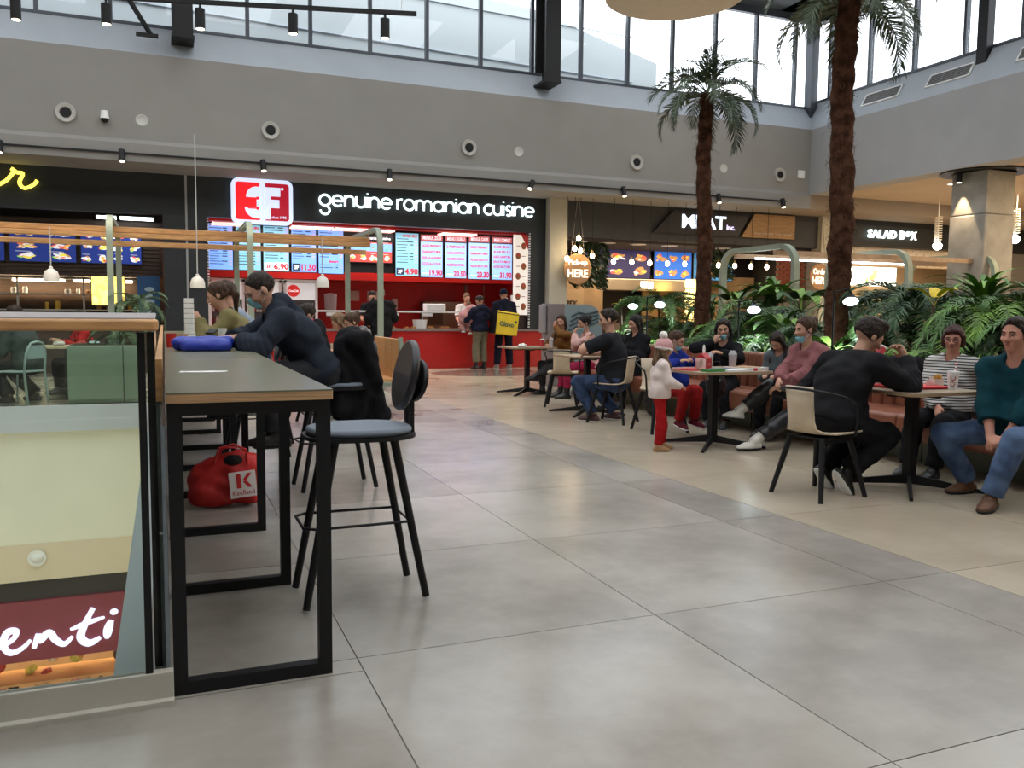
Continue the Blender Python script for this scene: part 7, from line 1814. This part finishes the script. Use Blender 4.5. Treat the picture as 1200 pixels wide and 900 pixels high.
o = B(-.035, .035, -.075, .075, 0, .009).build('phone', black_metal, None, (-.145, 6.02, 1.30), (math.radians(20), math.radians(-58), .3), bevel=.003); tag(o, 'dark phone held by the woman in the olive jumper', 'phone')
o = B(-.035, .035, -.075, .075, 0, .009).build('phone', black_metal, None, (-.28, 5.75, 1.12), (0, math.radians(-30), .6), bevel=.003); tag(o, 'dark phone tilted on the bar table before the woman in the olive jumper', 'phone')
o = MB().ball((0, 0, 0), .008, 8, (1.3, 1, .5)).ball((.01, .004, 0), .006, 8, (1, 1, .5)).build('crumb', mat('crumb_red', (.2, .04, .02), .7), None, (.02, .37, .004)); tag(o, 'tiny reddish crumb on the beige floor at the bottom of the picture', 'crumb')

# KFC table
def paper_cup(x, y, z, h, r, label, m, straw=True, lettering=None, strawm=None):
    t = empty('paper_cup', (x, y, z), 0, label, 'cup')
    MB().lathe([(r * .72, 0), (r, h), (r * .97, h), (0, h - .004)], n=40).build('cup_wall', m, t)
    MB().lathe([(r * 1.03, h), (r * 1.05, h + .006), (r * .98, h + .014), (0, h + .014)], n=22).build('lid', white_plastic, t)
    if straw:
        s_ = MB(); a = Vector((.01, 0, h)); b_ = Vector((.035, .0, h + .10))
        for k in range(8): s_.mi = k % 2; s_.cyl(a.lerp(b_, k / 8), a.lerp(b_, (k + 1) / 8), .0042, n=8)
        s_.build('straw', [mat('straw_red', (.6, .02, .02), .5), white_plastic], t)
    if lettering:
        tm = text_me(lettering, h * .66, r * 1.0, 0, mat('kfc_red', (.42, .012, .015), .5), bold=.015)
        n = len(tm.vertices); co = np.empty(n * 3); tm.vertices.foreach_get('co', co); co = co.reshape(-1, 3)
        z_ = co[:, 0] + h * .14; d_ = (co[:, 1] - r * .5) / r; rr = (r * .72 + (r - r * .72) * z_ / h) * 1.05; a0 = math.atan2(-4.6, -5.4)
        a = a0 - d_ * -1
        new = np.stack([rr * np.cos(a0 + -d_), rr * np.sin(a0 + -d_), z_], 1)
        tm.vertices.foreach_set('co', new.ravel()); tm.update(); link_mesh('lettering', tm, t)
    return t
cup_w = mat('cup_white', (.74, .73, .70), .45)
paper_cup(4.80, 2.82, .76, .125, .042, 'white paper cup lettered KFC with a red striped straw', cup_w, True, 'KFC')
t = empty('serving_tray', (4.62, 3.05, .76), math.radians(-6), 'flat red serving tray under the food on the nearest cafe table', 'tray')
MB().prism(rrect(.46, .34, .05), 0, .008).build('base', mat('tray_red', (.55, .02, .03), .4), t); 
MB().prism(rrect(.48, .36, .055), .008, .018).build('rim', mat('tray_red'), t)
def carton(x, y, z, w, d, h, rz, label, body, fries=True):
    t = empty('food_carton', (x, y, z), rz, label, 'carton')
    s_ = MB(); vs = [(-w / 2 * .85, -d / 2 * .8, 0), (w / 2 * .85, -d / 2 * .8, 0), (w / 2 * .85, d / 2 * .8, 0), (-w / 2 * .85, d / 2 * .8, 0), (-w / 2, -d / 2, h * .8), (w / 2, -d / 2, h * .8), (w / 2, d / 2, h), (-w / 2, d / 2, h)]
    s_.add(vs, [(3, 2, 1, 0), (0, 1, 5, 4), (1, 2, 6, 5), (2, 3, 7, 6), (3, 0, 4, 7)]); o = s_.build('box', body, t, smooth=0); q = o.modifiers.new('t', 'SOLIDIFY'); q.thickness = .002
    if fries:
        s_ = MB(); r = random.Random(int(x * 1000))
        for k in range(14):
            a = Vector((r.uniform(-w * .35, w * .35), r.uniform(-d * .3, d * .3), h * .2)); b_ = a + Vector((r.uniform(-.015, .015), r.uniform(-.015, .015), h * r.uniform(.8, 1.1))); s_.bar(a, b_, .007, .007)
        s_.build('fries', mat('fries', (.62, .38, .08), .6, var=.15), t, smooth=0)
    return t
carton_w = mat('carton_white', (.66, .58, .52), .6, var=.1, vscale=20)
carton(4.80, 3.16, .762, .10, .06, .08, .4, 'white and red food carton with fries on the red tray, left one', carton_w); carton(4.89, 3.04, .762, .09, .06, .075, -.3, 'white food carton with fries on the red tray, right one', carton_w)
f = Field((4.3, 2.9, .76), (4.75, 3.35, .96), .009); f.ell((4.53, 3.17, .83), (.085, .06, .07), k=.02); f.wrinkle(.008, 60, 5)
o = field_obj('paper_bag', f, mat('wrap_beige', (.62, .52, .42), .7, var=.15, vscale=15), None); tag(o, 'crumpled beige paper wrapper on the nearest table', 'wrapper')
for k, (x, y) in enumerate(((4.72, 3.12), (4.80, 3.02))): tub('dip_cup', x, y, .778, .07, .03, mat('dip_%d' % k, ((.5, .04, .03), (.72, .66, .6))[k], .5), ('small red dip cup on the red tray', 'small white dip cup on the red tray')[k], 'cup')
t = paper_cup(4.55, 3.30, .76, .13, .042, 'white cup with a striped straw behind the food on the nearest table', cup_w)
t = paper_cup(4.37, 3.13, .985, .09, .035, 'red and white cup held at the face of the man in the black jumper', mat('cup_red2', (.55, .03, .04), .5), False); t.rotation_euler = (0, .7, .4)

# middle family table
t = empty('serving_tray', (4.17, 5.25, .76), .2, 'red tray under the meal box in front of the boy', 'tray'); MB().prism(rrect(.36, .27, .04), 0, .01).build('base', mat('tray_red'), t)
t = empty('meal_box', (4.28, 5.25, .77), math.radians(35), 'red gabled meal box with a white round handle on the red tray', 'box')
mr_ = mat('mealbox_red', (.42, .015, .022), .45)
B(-.075, .075, -.055, .055, 0, .10).build('box', mr_, t, smooth=0)
MB().add([(-.075, -.055, .10), (.075, -.055, .10), (.075, .055, .10), (-.075, .055, .10), (-.075, 0, .155), (.075, 0, .155)], [(0, 1, 5, 4), (2, 3, 4, 5), (1, 2, 5), (3, 0, 4)]).build('gable', mr_, t, smooth=0)
MB().prism([(.035 * math.cos(2 * PI * i / 20), .185 + .05 * math.sin(2 * PI * i / 20)) for i in range(20)], -.002, .002, RX).build('handle', white_plastic, t)
B(-.076, -.07, -.05, .05, .0, .1).build('side_print', mat('print_cream', (.7, .6, .55), .6), t, smooth=0)
MB().tube([(-.03, -.058, .05), (0, -.058, .04), (.03, -.058, .05)], .003, 5).build('smile_print', white_plastic, t)
t = empty('drink_carton', (4.14, 5.12, .77), .3, 'pale paper cup with red print at the left of the meal box', 'cup'); MB().lathe([(.028, 0), (.038, .11), (0, .108)], n=18).build('cup_wall', mat('cup_print', (.66, .45, .42), .5, var=.4, vscale=18), t)
def clear_cup(x, y, z, h, r, label, fill):
    t = empty('clear_cup', (x, y, z), 0, label, 'cup')
    MB().lathe([(r * .75, 0), (r, h), (r * 1.05, h + .004)], n=20).build('cup_wall', mat('clear_plastic', (.75, .75, .78), .15, alpha=.35), t)
    MB().lathe([(r * .68, .005), (r * .86, h * .6), (0, h * .6)], n=16).build('drink', fill, t)
    MB().lathe([(r * 1.06, h), (r * .9, h + .015), (r * .5, h + .04), (0, h + .042)], n=20).build('dome_lid', mat('clear_plastic'), t)
clear_cup(4.56, 5.16, .76, .15, .042, 'clear cup with a dome lid in front of the woman with long black hair', mat('drink_pinkish', (.35, .20, .18), .2))
clear_cup(4.47, 5.42, .76, .12, .038, 'small clear cup behind the meal box', mat('drink_yellow', (.4, .32, .12), .2))
t = empty('pizza_box', (4.66, 5.08, .76), math.radians(12), 'open white cardboard pizza box on the table of the woman in mauve', 'box')
B(-.17, .17, -.14, .14, 0, .03).build('tray', mat('pizza_white', (.68, .66, .62), .6), t, smooth=0); B(-.14, .10, -.1, .1, .03, .036).build('crust', mat('crust', (.42, .25, .12), .7, var=.3, vscale=25), t, smooth=0)
B(-.05, .0, -.145, -.14, .0, .028).build('red_print', mat('tray_red'), t, smooth=0)
o = MB().prism(rrect(.26, .10, .01), 0, .025).build('green_box', mat('green_card', (.05, .24, .05), .5), None, (4.20, 4.96, .76), (0, 0, .15)); tag(o, 'flat green cardboard box at the front edge of the family table', 'box')
o = MB().prism(rrect(.2, .12, .01), 0, .02).build('blue_box', mat('blue_card', (.02, .05, .2), .5), None, (4.36, 5.08, .76), (0, 0, -.1)); tag(o, 'small dark blue card box behind the green box', 'box')
o = MB().prism(rrect(.24, .14, .01), 0, .018).build('white_tray', white_plastic, None, (4.42, 4.93, .76), (0, 0, .1)); tag(o, 'shallow white paper tray right of the green box', 'tray')
t = empty('toy', (3.93, 5.17, .63), .3, 'small red and grey toy in the hands of the girl in the hat', 'toy'); MB().ball((0, 0, 0), .028, 10).build('red_part', mat('tray_red'), t); MB().ball((-.03, .01, .01), .02, 10).build('grey_part', steel, t)
# small things on the two far tables
t = paper_cup(5.0, 10.72, .76, .11, .038, 'red paper cup with a red straw on the farthest table', mat('cup_red3', (.5, .03, .04), .5))
clear_cup(5.08, 10.55, .76, .12, .04, 'clear cup beside the red cup on the farthest table', mat('drink_pale', (.6, .55, .5), .3))
for x, y, l in ((4.6, 10.6, 'left on the farthest table'), (4.62, 8.0, 'on the table of the man in the black t-shirt')):
    f = Field((x - .12, y - .12, .76), (x + .12, y + .12, .86), .01); f.ell((x, y, .785), (.07, .06, .035), k=.01); f.wrinkle(.007, 70, 3); o = field_obj('crumpled_napkin', f, mat('paper_white', (.8, .8, .78), .6), None); tag(o, 'crumpled white napkin ' + l, 'napkin')
o = B(-.1, .1, -.07, .07, 0, .012).build('white_plate', white_plastic, None, (4.72, 7.95, .76), (0, 0, .3)); tag(o, 'flat white food tray right of the crumpled napkin on the middle table', 'tray')
wt = MB().tube([(.031 * math.cos(a), .0, .031 * math.sin(a)) for a in [i * PI / 8 for i in range(17)]], .008, 6, caps=False).build('wristwatch', black_metal, None); S_, E_, W_ = JT['A'][1]
mw = Matrix.Rotation(math.radians(118), 4, 'Z'); mw.translation = Vector((4.36, 7.12, 0)); d_ = Vector(nrm(W_ - E_)); wt.matrix_world = mw @ Matrix.Translation(Vector(W_) - d_ * .02) @ d_.to_track_quat('Y', 'Z').to_matrix().to_4x4(); tag(wt, 'black wristwatch on the wrist of the man in the t-shirt', 'watch')
# black bags under the tables
for (x, y, z, sx, sz, l) in ((5.15, 7.55, .2, .15, .2, 'black bag standing on the floor by the bench behind the man in the t-shirt'), (5.05, 6.1, .52, .12, .16, 'black handbag on the bench between the boy and the woman with long black hair'), (5.42, 3.0, .54, .14, .10, 'black handbag on the bench between the striped woman and the man in teal')):
    f = Field((x - .25, y - .25, max(z - .3, 0)), (x + .25, y + .25, z + .3), .012); f.ell((x, y, z), (sx, sx * .8, sz), k=.02); f.wrinkle(.006, 40, 6); o = field_obj('handbag', f, mat('bag_leather', (.013, .013, .014), .35), None); tag(o, l, 'bag')
    MB().tube([(x - .07, y, z + sz * .8), (x - .04, y, z + sz + .1), (x + .04, y, z + sz + .1), (x + .07, y, z + sz * .8)], .007, 6).build('strap', mat('bag_leather'), o)
o = B(-.02, .02, -.3, .3, -.16, .16).build('jacket_pile', blk, None, (5.86, 4.1, .78), bevel=.02); bpy.data.objects.remove(o)
f = Field((5.5, 3.6, .6), (6.1, 4.6, 1.05), .012); f.cone((5.78, 3.85, .84), (5.80, 4.35, .84), .09, k=.05, flat=(V3(1, 0, 0), .8)); f.wrinkle(.01, 28, 3); o = field_obj('jacket', f, blk, None); tag(o, 'black jacket lying over the bench back beside the woman with glasses', 'jacket')
# sunglasses pushed up on black hair
hp = JL['hp']; e = MB()
for q in (1, -1): e.tube([tuple(hp(.085 + .006 * math.sin(a), q * .034 + .026 * math.cos(a), .098 + .016 * math.sin(a))) for a in [i * PI / 6 for i in range(13)]], .005, 6, caps=False); e.ball(tuple(hp(.083, q * .034, .098)), .022, 10, (.4, 1, .7))
o = e.build('sunglasses', mat('sun_gold', (.25, .2, .15), .25, .6), None); tag(o, 'sunglasses resting on top of long black hair', 'sunglasses'); o.location = (5.52, 6.62, 0); o.rotation_euler = (0, 0, math.radians(222))
# yellow delivery bag
t = empty('delivery_bag', (6.56, 16.13, 1.06), math.radians(4), 'big square yellow delivery backpack lettered Glovo on the courier', 'bag')
t.rotation_euler = (0, math.radians(7), math.radians(5)); t.location = (6.47, 16.12, 1.06); t.scale = (1.22, 1, 1.08)
yb = mat('bag_yellow', (.72, .52, .02), .55, var=.06, bump=.1)
B(-.23, .23, -.2, .12, -.24, .24).build('bag_body', yb, t, bevel=.02)
MB().box(-.235, .235, -.205, .125, .195, .21).box(-.235, -.225, -.205, .125, -.24, .24).build('piping', black_metal, t, smooth=0)
o = text('lettering', 'Glovo', (-.165, -.207, -.07), .30, .105, mat('glovo_ink', (.02, .09, .08), .5), t, ext=.003)
MB().lathe([(.02, 0), (.028, .002), (.028, .004), (.02, .004), (.02, 0)], n=14).build('pin_mark', mat('glovo_ink'), t, (.165, -.207, .045), (PI / 2, 0, 0))
MB().tube([(-.05, -.1, .24), (-.03, -.1, .27), (.03, -.1, .27), (.05, -.1, .24)], .01, 6).build('handle', black_metal, t)
# kiosk (grey column with a blue grey rounded top panel) left of the planter
t = empty('kiosk', (5.95, 12.0, 0), 0, 'grey lilac stand with a rounded pale blue panel left of the planter', 'kiosk')
B(-.28, .02, -.1, .25, 0, 1.47).build('side_column', mat('lilac_grey', (.24, .20, .20), .5), t, smooth=0, bevel=.01)
B(-.36, -.29, 0, .2, .95, 1.45).build('dispenser', mat('lilac_grey2', (.3, .29, .29), .5), t, smooth=0, bevel=.02)
MB().prism([(.02, 0), (.78, 0), (.78, 1.1), (.75, 1.25), (.66, 1.4), (.5, 1.46), (.02, 1.46)], -.02, .08, RX).build('front_panel', mat('panel_blue', (.25, .31, .34), .5), t)
mb = MB()
for k in range(4): mb.tube([(.1 + .02 * k, -.08, 1.0 + .08 * k), (.3, -.085, 1.08 + .08 * k), (.45, -.085, 1.05 + .08 * k), (.7, -.08, 1.16 + .06 * k)], .018, 5)
mb.build('curve_print', mat('panel_dark', (.06, .09, .11), .5), t)
# wooden bench with a sage frame near the pergola post (behind the puffer jacket)
t = empty('wooden_bench', (2.05, 9.15, 0), 0, 'wooden seat back on a sage frame behind the woman in the puffer jacket', 'bench')
for i in range(4): B(-.02 + .035 * 0, .03, -.62 + i * .31, -.33 + i * .31, .45, .96).build('back_board', oak, t, smooth=0, bevel=.006)
B(-.55, .0, -.62, .62, .42, .46).build('seat_board', oak, t, smooth=0)
for y in (-.64, .64): MB().bar((.10, y, 0), (.02, y, .98), .05, .05).bar((-.5, y, 0), (-.5, y, .42), .05, .05).bar((-.5, y, .40), (.08, y, .40), .05, .05).build('side_frame', sage, t, smooth=0)
# table of the background group
t = empty('back_table', (1.25, 9.2, 0), 0, 'pale table with food boxes behind the man in the hoodie', 'table'); B(-.35, .25, -.7, .7, .74, .77).build('tabletop', ply, t, smooth=0); B(-.08, -.02, -.03, .03, 0, .74).build('column', black_metal, t, smooth=0); B(-.3, .2, -.3, .3, 0, .02).build('foot', black_metal, t, smooth=0)
tub('paper_box', 1.32, 8.95, .77, .20, .12, mat('box_cream', (.62, .52, .40), .6), 'pale round food box on the table of the puffer jacket woman', 'box'); tub('paper_box', 1.2, 9.4, .77, .16, .10, white_plastic, 'white round food box beside the pale one', 'box')
# cardboard crate by the pergola post
o = B(-.16, .16, -.12, .12, 0, .14).build('cardboard_crate', mat('crate_tan', (.40, .24, .13), .7), None, (3.55, 15.6, .0), bevel=.01); tag(o, 'small tan cardboard crate on the floor behind the pergola post', 'box')
# left background: chair, table and stray things beyond the void
t = empty('metal_chair', (-2.45, 11.35, 0), math.radians(150), 'pale blue metal chair under the person in the grey green jacket', 'chair')
cb = mat('chair_blue', (.38, .47, .49), .45)
MB().prism(rrect(.42, .42, .06), .44, .455).build('seat', cb, t)
for sy in (-1, 1):
    MB().tube([(-.24, sy * .2, 0), (-.20, sy * .2, .45), (-.23, sy * .19, .7), (-.25, sy * .12, .83), (-.255, 0, .85)], .016, 8).build('back_leg', cb, t); MB().tube([(.22, sy * .19, 0), (.19, sy * .18, .45)], .014, 8).build('front_leg', cb, t)
B(-.245, -.232, -.17, .17, .62, .80).build('back_plate', cb, t, smooth=0)
t = empty('back_table', (-1.78, 12.1, 0), 0, 'pale table with red and white things beyond the glass rail', 'table'); B(-.55, .35, -.35, .35, .73, .76).build('tabletop', ply, t, smooth=0); B(-.2, .06, -.1, .1, 0, .73).build('column', mat('dark_brown_leg', (.03, .022, .02), .5), t, smooth=0); B(-.4, .3, -.3, .3, 0, .02).build('foot', black_metal, t, smooth=0)
for i, (x, c, l) in enumerate(((-2.05, (.5, .48, .45), 'crumpled white wrapper on the table beyond the glass rail'), (-1.75, (.5, .03, .03), 'red wrapper on the table beyond the glass rail'), (-1.6, (.35, .5, .55), 'pale blue packet on the table beyond the glass rail'))):
    f = Field((x - .15, 11.8, .76), (x + .15, 12.2, .9), .012); f.ell((x, 12.0, .79), (.08, .07, .04), k=.01); f.wrinkle(.008, 60, i); o = field_obj('wrapper', f, mat('wrap%d' % i, c, .6), None); tag(o, l, 'wrapper')
# sage table top in front of the left planter, and the rest of the background furniture
for i, (x, y, l) in enumerate(((3.3, 12.6, 'dark dining table in the background between the pergola and the courier'),)):
    pass
